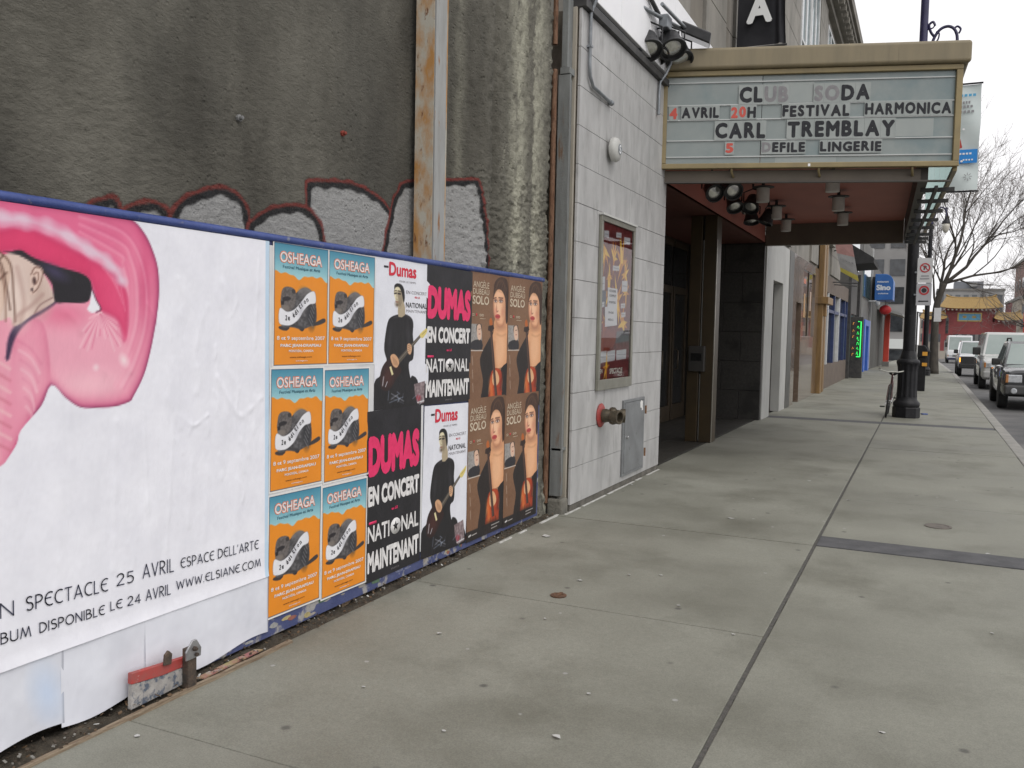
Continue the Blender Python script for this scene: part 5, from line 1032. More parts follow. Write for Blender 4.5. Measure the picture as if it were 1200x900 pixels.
q = MB(); q.box(-3.13, -2.97, 12.892, 12.899, 1.22, 1.33); q.build('box_window', M_dglass, co)
# ------------------------------------------------------------------ marquee
A_ = Vector((-2.81, 9.9, 0)); Bv = Vector((0.22, 10.75, 0)); SLEN = (Bv - A_).length; EU = (Bv - A_).normalized(); EN = Vector((EU.y, -EU.x, 0))
def SP(u, z, d=0.0): return A_ + EU * u + EN * d + Vector((0, 0, z))
def sbox(mb, u0, u1, z0, z1, d0, d1, m=0): return mb.obox(SP(u0, z0, d0), EU * (u1 - u0), EN * (d1 - d0), Vector((0, 0, z1 - z0)), m)
M_tan = mat('tan_enamel', (.225, .185, .11), (.175, .145, .088), scale=1.6, rough=.5, stretch=(3, 3, .4), c3=(.15, .12, .075), s3=6, t3=(.6, .75))
M_gold = mat('tan_frame', (.255, .20, .095), (.205, .16, .08), scale=4, rough=.4, metal=.15)
M_taupe = mat('taupe_panel', (.145, .12, .09), (.11, .09, .07), scale=2, rough=.6)
M_face = mat('milky_plexi', (.19, .225, .22), (.24, .27, .26), scale=1.8, rough=.3, c3=(.15, .20, .205), s3=1.1, t3=(.5, .62), coat=.3)
M_faced = mat('milky_plexi_light', (.29, .315, .30), (.25, .28, .27), scale=2.5, rough=.3, coat=.3)
mq = thing('marquee', (-1.3, 12, 3.4), 'tan theatre marquee with changeable black and red letters over the pavement', 'marquee')
FX, FY = -0.10, 17.15        # far street-side corner
# body of the box: cap ring, near frame, street face
q = MB()
cap = [(-2.80, 10.0), (0.30, 10.83), (-0.02, 17.2), (-2.80, 17.2)]
pts = [SP(-.035, 4.56, .07), SP(SLEN + .06, 4.56, .07)]
for zz0, zz1, o in ((4.565, 4.80, .085),):
    sbox(q, -.045, SLEN + .085, zz0, zz1, -.02, o)
q.obox(SP(SLEN + .085, 4.565, -.021), (FX - 0.22, FY - 10.75, 0), EU * -.10, (0, 0, .235)); q.build('cap_moulding', M_tan, mq, bev=.035, seg=4)
q = MB(); q.prism([(-2.80, 10.05), (-.10, 10.80), (-.40, FY), (-2.80, FY)], 4.70, 4.74, 'z'); q.build('roof', M_dark, mq)
q = MB(); sbox(q, -.03, SLEN + .02, 3.478, 3.535, -.05, .03); sbox(q, -.03, SLEN + .02, 4.505, 4.562, -.05, .031); sbox(q, -.03, .045, 3.536, 4.504, -.05, .029); sbox(q, SLEN - .045, SLEN + .02, 3.536, 4.504, -.05, .029); q.build('sign_frame', M_gold, mq, bev=.006)
face = MB(); sbox(face, .046, 1.085, 3.536, 4.504, -.03, -.012, 0); sbox(face, 1.091, SLEN - .046, 3.536, 4.504, -.03, -.012, 0)
fo = face.build('sign_face', M_face, mq)
rails = MB()
for zz in (3.605, 3.788, 4.017, 4.18, 4.43): sbox(rails, .05, SLEN - .05, zz, zz + .013, -.011, .0015)
rails.build('letter_rail', mat('clear_rail', (.48, .50, .49), (.40, .42, .41), scale=2, rough=.3), fo)
for (a, b, c, d_) in ((.05, 1.08, 4.445, 4.50), (1.3, 1.64, 4.20, 4.42), (.2, .6, 4.03, 4.17), (1.1, 1.3, 3.65, 3.78), (2.4, 2.9, 3.81, 4.0), (1.25, 1.9, 3.54, 3.60)):
    patch = MB(); sbox(patch, a, b, c, d_, -.0115, -.0095, 0); patch.build('panel_patch', M_faced, fo)
# changeable letters, each one a tile
TILE = mat('letter_tile', (.265, .292, .28), (.315, .338, .325), scale=5, rough=.25); LB = mat('letter_black', (.022, .023, .027), (.04, .041, .046), scale=30, rough=.65, spec=.2); LF = mat('letter_faded', (.17, .165, .175), (.22, .21, .215), scale=20, rough=.5); LR = mat('letter_red', (.55, .07, .045), (.48, .07, .05), scale=20, rough=.45)
rl = random.Random(12)
def letters(word, u0, u1, z0, h, mats_, bold=.058, thr=.10):
    ws = []
    for c in word:
        v, f = text_geo(c); ws.append(float(np.ptp(v[:, 0])) + 2 * bold)
    gap = .10; tot = sum(ws) + gap * (len(word) - 1); k = (u1 - u0) / tot; x = u0
    for c, w, mm in zip(word, ws, mats_):
        t = MB(); wz = rl.uniform(-.004, .004); W = w * k; g = gap * k
        sbox(t, x - g * .45, x + W + g * .45, z0 - .018, z0 + h + .02, .002, .005, 0)
        t.text(c, SP(x, z0 + wz, .0062), EU, (0, 0, 1), W, h, 1, bold)
        t.build('letter', [TILE, mm], fo); x += W + g
B4 = lambda n: [LB] * n
letters('CLUB', .838, 1.366, 4.203, .176, [LB, LB, LF, LF]); letters('SODA', 1.642, 2.225, 4.206, .172, [LF, LF, LB, LB])
letters('4', .072, .160, 4.034, .128, [LR]); letters('AVRIL', .208, .62, 4.043, .122, B4(5)); letters('20H', .752, 1.024, 4.038, .124, [LR, LR, LB]); letters('FESTIVAL', 1.308, 2.02, 4.040, .126, B4(8)); letters('HARMONICA', 2.182, 3.068, 4.044, .126, B4(9))
letters('CARL', .585, 1.133, 3.812, .176, B4(4)); letters('TREMBLAY', 1.370, 2.50, 3.814, .176, B4(8))
letters('5', .705, .792, 3.650, .108, [LR]); letters('DEFILE', 1.10, 1.566, 3.651, .110, [LF] + B4(5)); letters('LINGERIE', 1.725, 2.37, 3.653, .110, B4(8))
q = MB(); sbox(q, 1.60, 1.625, 3.49, 3.52, .031, .033); q.build('number_tag', mat('badge_white', (.8, .8, .8)), mq)
# board under the sign, lip and little brackets
q = MB(); sbox(q, .02, SLEN - .33, 3.352, 3.476, -.14, -.10); q.build('lower_board', M_taupe, mq)
q = MB(); sbox(q, -.005, SLEN - .02, 3.336, 3.351, -.15, -.085); q.build('lip', mat('lip_metal', (.09, .08, .07), (.07, .06, .05), scale=4, rough=.5), mq)
for u in (.78, 1.72, 2.70):
    q = MB(); q.tube([SP(u, 3.476, .0), SP(u, 3.44, .0), SP(u + .03, 3.40, -.09)], .013, 8); q.build('bracket', M_gold, mq, smooth=60)
# soffit, bulkheads
q = MB(); q.prism([(-2.795, 10.06), (-.12, 10.83), (-.43, 17.05), (-2.795, 17.05)], 3.69, 3.72, 'z'); q.build('soffit', mat('red_soffit', (.42, .15, .115), (.36, .125, .10), scale=1.2, rough=.65), mq)
q = MB(); q.prism([(-2.795, 17.051), (-.43, 17.051), (-.43, 17.2), (-2.795, 17.2)], 3.302, 3.72, 'z'); q.build('far_bulkhead', M_taupe, mq)
q = MB(); q.prism([(-.15, 10.80), (-.05, 10.82), (-.36, 17.19), (-.425, 17.19)], 3.345, 4.69, 'z'); q.build('side_beam', mat('dark_taupe', (.06, .05, .042), (.045, .038, .03), scale=3, rough=.6), mq)
q = MB(); q.prism([(-2.798, 10.02), (-2.7985, 17.0), (-2.84, 17.0), (-2.84, 10.11)], 3.36, 4.5, 'z'); q.build('wall_panel', MATS['red_soffit'], mq)
q = MB(); q.box(-.436, -.425, 17.03, 17.05, 3.31, 3.68); q.build('corner_trim', mat('bright_trim', (.5, .47, .4), rough=.3, metal=.8), mq)
# open grid of flat bars under the street side
ybar = [11.3, 12.2, 13.15, 14.1, 15.05, 16.0, 16.65, 17.2]
for y in ybar:
    t = (y - 10.75) / (17.15 - 10.75); xl = -.10 - .31 * t; xr = .235 - .31 * t
    q = MB(); q.box(xl, xr + .02, y, y + .05, 3.30, 3.345); q.build('grid_bar', M_dark, mq)
q = MB(); q.prism([(.02, 10.85), (.055, 10.86), (-.24, 17.2), (-.275, 17.2)], 3.262, 3.30, 'z'); q.build('grid_runner', M_dark, mq)
# street side sign: translucent panel seen from its inner side, in panes
M_teal = mat('teal_plexi', (.20, .30, .29), (.40, .47, .45), scale=3, rough=.25, stretch=(1, 3, .5), c3=(.12, .2, .2), s3=6, t3=(.55, .62)); 
def make_translucent(m, col, fac):
    nt = m.node_tree; o = nt.nodes['Material Output']; b = nt.nodes['Principled BSDF']; t = nt.nodes.new('ShaderNodeBsdfTranslucent'); t.inputs['Color'].default_value = (*col, 1)
    x = nt.nodes.new('ShaderNodeMixShader'); x.inputs['Fac'].default_value = fac; nt.links.new(b.outputs['BSDF'], x.inputs[1]); nt.links.new(t.outputs['BSDF'], x.inputs[2]); nt.links.new(x.outputs['Shader'], o.inputs['Surface'])
make_translucent(M_teal, (.55, .75, .72), .6)
for i in range(5):
    a, b = i / 5, (i + 1) / 5 - .006; P = lambda t: (.20 - .31 * t, 10.80 + 6.35 * t)
    q = MB(); (xa, ya), (xb, yb) = P(a), P(b); q.quad((xa, ya, 3.50), (xb, yb, 3.50), (xb, yb, 4.53), (xa, ya, 4.53)); q.build('street_panel', M_teal, mq)
q = MB(); (xa, ya), (xb, yb) = P(0), P(1); q.obox((xa - .012, ya, 3.44), (xb - xa, yb - ya, 0), (.044, 0, 0), (0, 0, .058)); q.obox((xa - .012, ya, 4.532), (xb - xa, yb - ya, 0), (.044, 0, 0), (0, 0, .03)); q.build('street_frame', M_gold, mq)

# downlights: white drum under a dark disc, hung from the soffit
dl = thing('downlight', (0, 0, 0), '', 'lamp', 'drum downlights under the marquee')
q = MB(); q.lathe([(.0, 0), (.083, .0), (.085, .004), (.085, .185), (.06, .19)], (0, 0, 0), n=24); q.build('drum', mat('ivory_drum', (.55, .53, .49), (.48, .46, .43), scale=8, rough=.5), dl, smooth=40)
q = MB(); q.lathe([(.075, .191), (.145, .195), (.145, .205), (.05, .215)], (0, 0, 0), n=24); q.build('disc', M_dark, dl, smooth=40)
q = MB(); q.lathe([(.022, .2155), (.022, .29)], (0, 0, 0), n=10); q.build('stem', M_dark, dl, smooth=40)
labs = ['ivory drum downlight nearest the black spotlights, first of the left row', 'ivory drum downlight, middle of the left row under the marquee', 'ivory drum downlight, farthest of the left row by the bulkhead',
        'ivory drum downlight half hidden by the marquee lip, first of the right row', 'ivory drum downlight, middle of the right row under the marquee', 'ivory drum downlight, farthest of the right row by the bulkhead']
for i, (x, y) in enumerate(((-2.06, 12.23), (-2.16, 14.06), (-2.24, 15.69), (-1.12, 11.62), (-1.2, 13.36), (-1.28, 15.08))):
    o = dl if i == 0 else copy_tree(dl); o.location = (x, y, 3.40); tag(o, labs[i])
# black spotlights aimed at the doors
M_blkcan = mat('black_can', (.018, .018, .02), (.03, .03, .032), scale=20, rough=.45)
M_lens = mat('lamp_lens', (.55, .55, .52), (.75, .75, .72), scale=25, rough=.08, metal=.6, coat=1)
def spot(label, loc, aim, r=.115, name='spotlight', group='black spotlights under the marquee', top=3.69):
    t = thing(name, loc, label, 'spotlight', group); n = Vector(aim).normalized(); c = Vector(loc)
    q = MB(); q.lathe([(r * .2, -.215), (r * .5, -.21), (r * .72, -.18), (r * .80, -.10), (r * .96, -.03), (r * 1.04, 0), (r * 1.04, .02), (r * .93, .021), (r * .9, -.01)], c, n, 22); q.build('can', M_blkcan, t, smooth=45)
    q = MB(); q.lathe([(r * .88, -.03), (r * .6, -.005), (r * .2, .004)], c, n, 22); q.build('lens', M_lens, t, smooth=180)
    s = n.cross(Vector((0, 0, 1))); s = s.normalized() if s.length > .01 else Vector((1, 0, 0)); m = c - n * .12
    q = MB(); up = Vector((0, 0, top - m.z)); q.tube([m + s * r * 1.1, m + s * r * 1.12 + up * .55, m + up * .72, m - s * r * 1.12 + up * .55, m - s * r * 1.1], .010, 6); q.tube([m + up * .72, m + up * .995], .014, 8); q.build('yoke', M_blkcan, t, smooth=60)
    return t
sl_ = ['black spotlight with a bright lens, leftmost of the pair nearest the sign lip', 'black spotlight with a bright lens, right one of the pair nearest the sign lip', 'black spotlight aimed down, left one of the middle pair under the marquee', 'black spotlight tilted sideways, right one of the middle pair under the marquee',
       'black unlit spotlight, left one of the rearmost pair under the marquee', 'black unlit spotlight tilted right, rearmost of all under the marquee']
for i, (p, a) in enumerate((((-2.41, 10.88, 3.34), (.55, -.75, -.55)), ((-2.18, 10.86, 3.35), (.55, -.75, -.6)), ((-2.44, 12.3, 3.36), (.35, -.5, -.8)), ((-2.25, 12.4, 3.36), (-.1, -.6, -.75)), ((-2.50, 13.9, 3.36), (.1, -.3, -.95)), ((-2.32, 14.05, 3.36), (-.35, -.2, -.9)))):
    spot(sl_[i], p, a)
# floodlights on the wall top
fl = ['round black floodlight, front left one of the cluster on the marble wall top', 'round black floodlight, front right one of the cluster on the marble wall top', 'round black floodlight, rear left one of the cluster on the marble wall top', 'round black floodlight, rear right one of the cluster on the marble wall top']
br = thing('light_bracket', (-2.8, 9.4, 4.53), 'grey steel bracket arm carrying the floodlight cluster above the wall', 'bracket')
q = MB(); q.tube([(-2.78, 8.9, 4.95), (-2.60, 9.75, 4.98)], .022, 8); q.tube([(-2.60, 9.0, 4.99), (-2.55, 9.9, 4.99)], .02, 8); q.build('cross_arm', M_zinc, br, smooth=60)
q = MB(); q.tube([(-2.80, 8.0, 5.40), (-2.72, 9.3, 5.0)], .024, 8); q.build('brace', M_dark, br, smooth=60)
q = MB(); q.box(-2.84, -2.77, 8.86, 8.96, 4.521, 5.06); q.build('upright', M_zinc, br, bev=.006)
q = MB(); q.box(-2.72, -2.62, 9.3, 9.48, 4.86, 5.0); q.build('junction_box', M_zinc, br, bev=.01)
for i, (p, a) in enumerate((((-2.76, 9.10, 4.575), (.30, -.42, -.86)), ((-2.60, 9.45, 4.67), (.34, -.42, -.84)), ((-2.79, 9.45, 4.62), (.25, -.35, -.9)), ((-2.61, 9.80, 4.66), (.3, -.35, -.89)))):
    spot(fl[i], p, a, r=.148, name='floodlight', group='floodlights on the wall top', top=4.98)
bf = thing('box_floodlight', (-2.42, 9.8, 4.95), 'flat black rectangular floodlight tilted over the end of the marquee cap', 'floodlight')
q = MB(); q.obox((-2.60, 9.75, 4.95), (.30, .12, -.13), (-.08, .34, .05), (.02, -.01, .11)); q.build('housing', M_blkcan, bf, bev=.012)
q = MB(); q.obox((-2.588, 9.775, 4.946), (.28, .11, -.121), (-.07, .30, .045), (-.001, .001, -.006)); q.build('glass', M_dglass, bf)
q = MB(); q.tube([(-2.58, 9.7, 4.98), (-2.55, 9.85, 5.0), (-2.50, 9.95, 5.02)], .014, 6); q.build('arm', M_dark, bf)
# ------------------------------------------------------------------ stone building above the marquee
M_stone = mat('grey_limestone', (.27, .255, .225), (.19, .18, .16), scale=1.8, rough=.8, c3=(.12, .115, .10), s3=2.2, t3=(.55, .75), stretch=(1, 1, .5), bump=.2, bscale=30)
M_stoned = mat('brown_limestone', (.19, .172, .142), (.14, .125, .105), scale=2, rough=.85, stretch=(1, 1, .5), bump=.2, bscale=30)
M_wfr = mat('white_window_paint', (.62, .63, .63), (.52, .53, .53), scale=6, rough=.5)
M_tglass = mat('teal_window_glass', (.09, .15, .17), (.14, .21, .23), scale=1.2, rough=.05, spec=.7)
M_wglass = mat('dark_window_glass', (.02, .022, .025), (.05, .055, .06), scale=1.3, rough=.04, spec=.7)
sb = thing('stone_building', (-3, 22, 3.5), 'three storey grey limestone building with teal windows and heavy cornice above the marquee', 'building')
q = MB(); q.box(-12, -2.86, 10.13, 33.0, 3.52, 11.2); q.build('wall', M_stone, sb)
bands = [(10.15, 10.95, 0, -2.80), (11.05, 11.75, 1, -2.84), (11.80, 13.05, 0, -2.80), (13.10, 13.62, 1, -2.83), (13.68, 15.2, 0, -2.79), (15.25, 17.6, 0, -2.82), (17.7, 20.6, 0, -2.79), (24.4, 26.0, 0, -2.80), (29.8, 33.0, 0, -2.80)]
for a, b, m_, x in bands:
    q = MB(); z = 3.6
    while z < 10.6:
        q.box(-2.90, x, a, b, z + .004, min(z + .62, 10.6)); z += .625
    q.build('pilaster', M_stoned if m_ else M_stone, sb, bev=.006)
for fl_, zb in enumerate((4.6, 7.2)):
    zt = zb + (1.9 if fl_ == 0 else 3.1)
    for (a, b) in ((20.9, 22.5), (22.6, 24.2), (26.3, 27.9), (28.0, 29.6)):
        f = MB(); f.box(-2.86, -2.80, a, b, zb, zb + .08); f.box(-2.86, -2.80, a, b, zt - .08, zt); f.box(-2.86, -2.80, a, a + .10, zb + .081, zt - .081); f.box(-2.86, -2.80, b - .10, b, zb + .081, zt - .081); f.box(-2.86, -2.803, (a + b) / 2 - .05, (a + b) / 2 + .05, zb + .081, zt - .081); f.box(-2.86, -2.805, a + .1, b - .1, zb + 1.1, zb + 1.17)
        wf = f.build('window', M_wfr, sb, bev=.006)
        p = MB(); p.box(-2.858, -2.835, a + .05, b - .05, zb + .05, zt - .05); p.build('pane', M_tglass, wf)
    q = MB(); q.box(-2.858, -2.70, 20.75, 29.75, zb - .16, zb - .005); q.build('sill', M_stone, sb, bev=.01)
q = MB()
for z0, z1, o in ((10.62, 10.80, .10), (10.801, 11.0, .24), (11.001, 11.14, .42), (11.141, 11.36, .50)): q.box(-12, -2.80 + o, 10.05, 33.1 + o * .3, z0, z1)
y = 10.3
while y < 33: q.box(-2.799, -2.42, y, y + .22, 10.802, 10.998); y += .55
q.build('cornice', mat('weathered_cornice', (.22, .205, .175), (.15, .14, .12), scale=1.5, rough=.85), sb, bev=.01)
q = MB(); q.box(-3.2, -2.288, 10.04, 33.3, 11.362, 11.42); q.build('roof_edge', mat('skylit_cornice_edge', (.7, .7, .68), rough=.4), sb)  # pale colour paints in the sky-lit line along the cornice top
ch = MB(); ch.tube([(-2.9, 34.2, 10.6), (-2.9, 34.2, 12.0)], .05, 8); ch.box(-2.98, -2.70, 34.1, 34.3, 11.5, 11.85)
# projecting black banner with white letters
bn = thing('vertical_banner', (-2.4, 13.42, 6), 'tall black cloth banner with large white letters projecting above the marquee', 'banner')
M_bcl = mat('black_banner_cloth', (.012, .012, .015), (.022, .022, .026), scale=3, rough=.6, spec=.25)
cl = MB(); nu, nv = 26, 40
V = []
for j in range(nv):
    for i in range(nu):
        u = i / (nu - 1); v = j / (nv - 1); fold = max(0, u - .72) / .28
        V.append((-2.72 + .70 * u - .02 * fold * math.sin(v * 9), 13.42 + .05 * fold * math.sin(u * 34 + v * 5) + .03 * math.sin(v * 6 + u * 3) * u, 5.86 + 3.3 * v))
cl.add(V, [(j * nu + i, j * nu + i + 1, (j + 1) * nu + i + 1, (j + 1) * nu + i) for j in range(nv - 1) for i in range(nu - 1)])
cl.build('cloth', M_bcl, bn, smooth=180)
q = MB()
for i, c in enumerate('ADOS'): q.text(c, (-2.58, 13.352, 6.16 + i * .74), (1, 0, 0), UZ, .37, .42, 0, .05)
q.build('lettering', mat('banner_white', (.75, .76, .75)), bn)
for z in (5.83, 9.17):
    q = MB(); q.tube([(-2.80, 13.42, z), (-2.0, 13.42, z)], .018, 8); q.build('arm', M_dark, bn, smooth=60)
q = MB(); q.tube([(-2.78, 20.5, 6.9), (-2.2, 20.6, 6.2)], .02, 6); tag(q.build('stay_rod', M_dark), 'thin dark stay rod slanting from the stone wall beside the teal windows', 'rod')

# ------------------------------------------------------------------ ground floor shops, one after another
def shopbase(y0, y1, z1, m, parent, x=-2.80, z0=0.0, deep=9.0): q = MB(); q.box(x - deep, x, y0, y1, z0 - 1.0, z1); return q.build('wall', m, parent)
s1 = thing('white_shopfront', (-2.8, 18.7, 0), 'narrow white stone shopfront with a tall dark doorway just past the entrance', 'shopfront')
M_wst = mat('pale_stone_cladding', (.44, .44, .42), (.35, .35, .335), scale=2, rough=.6, stretch=(1, 1, .5))
q = MB(); q.box(-3.1, -2.78, 17.205, 18.10, 0, 3.51); q.box(-3.1, -2.78, 19.42, 20.26, 0, 3.51); q.box(-3.1, -2.7805, 18.101, 19.419, 2.72, 3.51); q.build('wall', M_wst, s1, bev=.004)
q = MB(); q.box(-3.12, -3.0, 18.1, 19.42, .0, 2.72); dr = q.build('door', mat('charcoal_door', (.022, .022, .022), (.035, .034, .032), scale=3, rough=.6), s1)
q = MB(); q.box(-2.999, -2.96, 18.11, 18.19, .0, 2.70); q.box(-2.999, -2.96, 19.33, 19.41, .0, 2.70); q.box(-2.999, -2.961, 18.191, 19.329, 2.1, 2.18); q.build('frame', M_brown, dr)
q = MB(); q.box(-3.1, -2.77, 20.265, 20.95, 0, 3.51); q.build('dark_pier', mat('dark_pier', (.06, .06, .055), (.09, .09, .082), scale=3, rough=.5), s1)

s2 = thing('brown_shopfront', (-2.8, 24, 0), 'polished brown stone shopfront with a mirror-like window and dark doorway', 'shopfront')
M_bst = mat('polished_brown_stone', (.185, .135, .10), (.145, .105, .08), scale=5, rough=.12, coat=.6, c3=(.23, .18, .14), s3=18, t3=(.55, .7))
q = MB(); q.box(-3.2, -2.78, 20.955, 21.6, 0, 3.51); q.box(-3.2, -2.78, 22.55, 26.15, 0, 1.62); q.box(-3.2, -2.78, 22.55, 22.85, 1.621, 3.51); q.box(-3.2, -2.78, 25.35, 26.15, 1.621, 3.51); q.box(-3.2, -2.7805, 21.601, 22.549, 2.42, 3.51); q.box(-3.2, -2.7805, 22.851, 25.349, 3.28, 3.51); q.build('wall', M_bst, s2, bev=.003)
q = MB(); q.box(-3.2, -3.1, 21.6, 22.55, 0, 2.42); q.build('door', M_wglass, s2)
q = MB(); q.box(-2.95, -2.82, 22.85, 25.35, 1.62, 3.28); wf = q.build('window', mat('mirror_glass', (.06, .05, .045), (.10, .07, .05), scale=1.5, rough=.03, spec=.9, coat=1), s2)
q = MB(); q.box(-2.819, -2.80, 24.05, 24.13, 1.63, 3.27); q.build('mullion', M_bronz, wf)
for (y, z, w_, h_, c) in ((23.1, 2.95, .5, .12, (.6, .12, .03)), (23.3, 2.1, .25, .6, (.5, .25, .05)), (24.5, 2.3, .3, .5, (.45, .3, .2))):
    q = MB(); q.box(-2.8195, -2.8165, y, y + w_, z, z + h_); q.build('window_sticker', mat('stk%.2f' % y, c, tuple(v * .6 for v in c), scale=9, rough=.4), wf)
tp = thing('timber_pilaster', (-2.7, 27.5, 0), 'tall yellow-brown timber pilaster with a bracket between brown and blue shopfronts', 'pilaster')
M_tim = mat('ochre_timber', (.25, .15, .055), (.17, .10, .04), scale=3, rough=.5, stretch=(4, 4, .6))
q = MB(); q.box(-2.81, -2.66, 26.3, 26.75, 0, 4.6); q.build('post', M_tim, tp, bev=.01)
q = MB(); q.box(-2.81, -2.68, 27.15, 27.55, 0, 4.6); q.build('post', M_tim, tp, bev=.01)
q = MB(); q.box(-2.81, -2.76, 26.751, 27.149, 0, 4.6); q.box(-2.81, -2.76, 27.56, 28.0, 0, 4.6); q.prism([(26.25, 2.55), (27.7, 2.55), (27.7, 2.75), (26.25, 2.75)], -2.80, -2.52, 'x'); q.prism([(26.4, 2.2), (26.7, 2.2), (26.7, 2.549), (26.4, 2.549)], -2.80, -2.58, 'x'); q.build('bracket', M_tim, tp, bev=.01)

s3 = thing('blue_shopfront', (-2.8, 32, 0), 'shopfront with blue and white window frames over a low brown wall', 'shopfront')
M_blf = mat('blue_frame_paint', (.025, .04, .11), (.035, .055, .15), scale=8, rough=.4); M_brw = mat('brown_wall', (.15, .115, .09), (.11, .085, .07), scale=3, rough=.7)
q = MB(); q.box(-3.2, -2.80, 28.05, 36.9, 0, .75); q.box(-3.2, -2.80, 28.05, 36.9, 3.0, 3.51); q.build('wall', M_brw, s3)
q = MB(); q.box(-3.2, -2.90, 28.05, 36.9, .751, 2.999); gl = q.build('window', M_wglass, s3)
for i, y in enumerate((28.1, 29.3, 31.4, 33.2, 33.5, 35.6, 36.7)):
    q = MB(); q.box(-2.899, -2.80, y, y + .16, .752, 2.998); q.build('mullion', M_wfr if i in (1, 3) else M_blf, gl)
q = MB(); q.box(-2.899, -2.81, 28.27, 36.68, 2.4, 2.5); q.build('transom_bar', M_blf, gl)
aw = thing('sign_awning', (-2.5, 30, 3), 'slanted pink, grey and yellow lettered sign board hanging over the blue shopfront', 'sign')
c0, c1, c2_, c3_ = Vector((-2.80, 30.2, 4.75)), Vector((-2.28, 30.2, 4.75)), Vector((-2.02, 30.4, 3.42)), Vector((-2.57, 30.4, 3.74))
q = MB(); T = Vector((0, .03, 0))
def quadt(a, b, c, d, t, m): q.add([a, b, c, d, a + T, b + T, c + T, d + T], [(0, 1, 2, 3), (7, 6, 5, 4), (0, 4, 5, 1), (1, 5, 6, 2), (2, 6, 7, 3), (3, 7, 4, 0)], m)
def lp(a, b, t): return a + (b - a) * t
cols4 = [(.50, .28, .26), (.40, .40, .40), (.40, .40, .40), (.55, .48, .10)]
for i, (t0, t1) in enumerate(((0, .42), (.421, .65), (.651, .86), (.861, 1))): quadt(lp(c0, c3_, t0), lp(c1, c2_, t0), lp(c1, c2_, t1), lp(c0, c3_, t1), 0, i)
Un = (c2_ - c3_).normalized(); q.text('SALON', lp(c0, c3_, .68) + Un * .06 + Vector((0, -.004, 0)), (1, 0, -.35), (.13, .1, .98), .40, .17, 4, .04) if False else None
for k in range(5): q.obox(lp(c0, c3_, .60) + Vector((.05 + .09 * k, -.006, -.035 * k)), (.05, 0, -.02), (0, .004, 0), (-.02, 0, .12), 4)
q.build('board', [mat('awn%d' % i, c, tuple(v * .8 for v in c), scale=5, rough=.6) for i, c in enumerate(cols4)] + [mat('awn_ink', (.10, .10, .12))], aw)
q = MB(); q.tube([(-2.8, 30.36, 3.4), (-2.05, 30.46, 3.36)], .02, 6); q.tube([(-2.8, 30.9, 3.35), (-2.1, 31.0, 3.3)], .02, 6); q.tube([(-2.8, 30.3, 4.4), (-2.3, 30.28, 4.5)], .02, 6); q.build('arm', M_dark, aw)
ba = thing('black_awning', (-2.5, 38, 4.5), 'small black canvas awning behind the slanted sign board', 'awning')
q = MB(); q.prism([(-2.80, 5.3), (-1.95, 4.75), (-1.95, 4.55), (-2.80, 4.5)], 37.2, 41.0, 'y'); q.build('canvas', mat('black_canvas', (.02, .02, .02), (.035, .035, .035), scale=5, rough=.8), ba)

s4 = thing('dark_shopfront', (-2.8, 41, 0), 'dark grey shopfront with a green neon sign in front', 'shopfront')
M_dwall = mat('charcoal_wall', (.075, .073, .07), (.11, .105, .10), scale=1.5, rough=.7)
q = MB(); q.box(-9, -2.82, 36.95, 44.5, -.5, 7.2); q.build('wall', M_dwall, s4)
q = MB(); q.box(-2.819, -2.70, 36.96, 37.3, 0, 4.4); q.box(-2.819, -2.70, 42.0, 42.35, 0, 4.4); q.build('pier', M_dark, s4)
q = MB(); q.box(-2.819, -2.79, 37.5, 41.8, .4, 2.6); q.build('window', M_wglass, s4)
q = MB(); q.box(-2.819, -2.78, 37.5, 41.8, 4.5, 7.0); wf = q.build('upper_window', M_tglass, s4)
ne = thing('neon_sign', (-2.5, 38.5, 1), 'upright black box sign with glowing green neon beside the pavement', 'neon sign')
q = MB(); q.box(-2.78, -2.26, 37.7, 38.1, -.0, 2.45); q.build('case', M_dark, ne, bev=.02)
NG = mat('green_neon', (.05, 1.0, .18), emit=.75); NO = mat('amber_neon', (1.0, .45, .08), emit=.5)
q = MB(); q.tube([(-2.34, 37.66, .86), (-2.34, 37.66, 2.26), (-2.45, 37.66, 2.26)], .020, 6); q.tube([(-2.34, 37.66, .86), (-2.48, 37.66, .86)], .020, 6); q.build('neon_tube', NG, ne)
q = MB()
for i, z in enumerate((2.0, 1.78, 1.56, 1.36, 1.16, .98)): q.tube([(-2.48, 37.66, z - .03 * (i % 2)), (-2.45, 37.66, z + .09), (-2.42, 37.66, z + .05 - .06 * (i % 3)), (-2.41, 37.66, z - .03)], .009, 5)
q.build('neon_letters', NG, ne)
q = MB()
for i, z in enumerate((2.18, 1.9, 1.66, 1.2, .95)): q.tube([(-2.64, 37.66, z - .05), (-2.62, 37.66, z + .05), (-2.58, 37.66, z + .03 * (-1) ** i)], .007, 5)
q.build('neon_letters', NO, ne)
s5 = thing('blue_door_shop', (-2.8, 48, 0), 'narrow grey building with a bright blue door frame', 'shopfront')
M_gst = mat('grey_stone', (.20, .195, .18), (.15, .147, .138), scale=1.6, rough=.8)
q = MB(); q.box(-9, -2.80, 44.55, 51.6, -.7, 6.4); q.build('wall', M_gst, s5)
M_bbl = mat('bright_blue', (.04, .13, .55), (.05, .16, .6), scale=4, rough=.4)
q = MB(); q.box(-2.799, -2.62, 45.0, 45.9, .0, 2.5); q.box(-2.799, -2.62, 48.2, 49.4, -.1, 2.5); q.box(-2.799, -2.62, 45.9, 48.2, 2.2, 2.5); dd = q.build('door_frame', M_bbl, s5, bev=.01)
q = MB(); q.box(-2.799, -2.76, 45.91, 48.19, -.0, 2.19); q.build('door', M_wglass, s5)
q = MB(); q.box(-2.799, -2.74, 45.0, 50.8, 3.6, 5.6); q.build('window', M_tglass, s5)
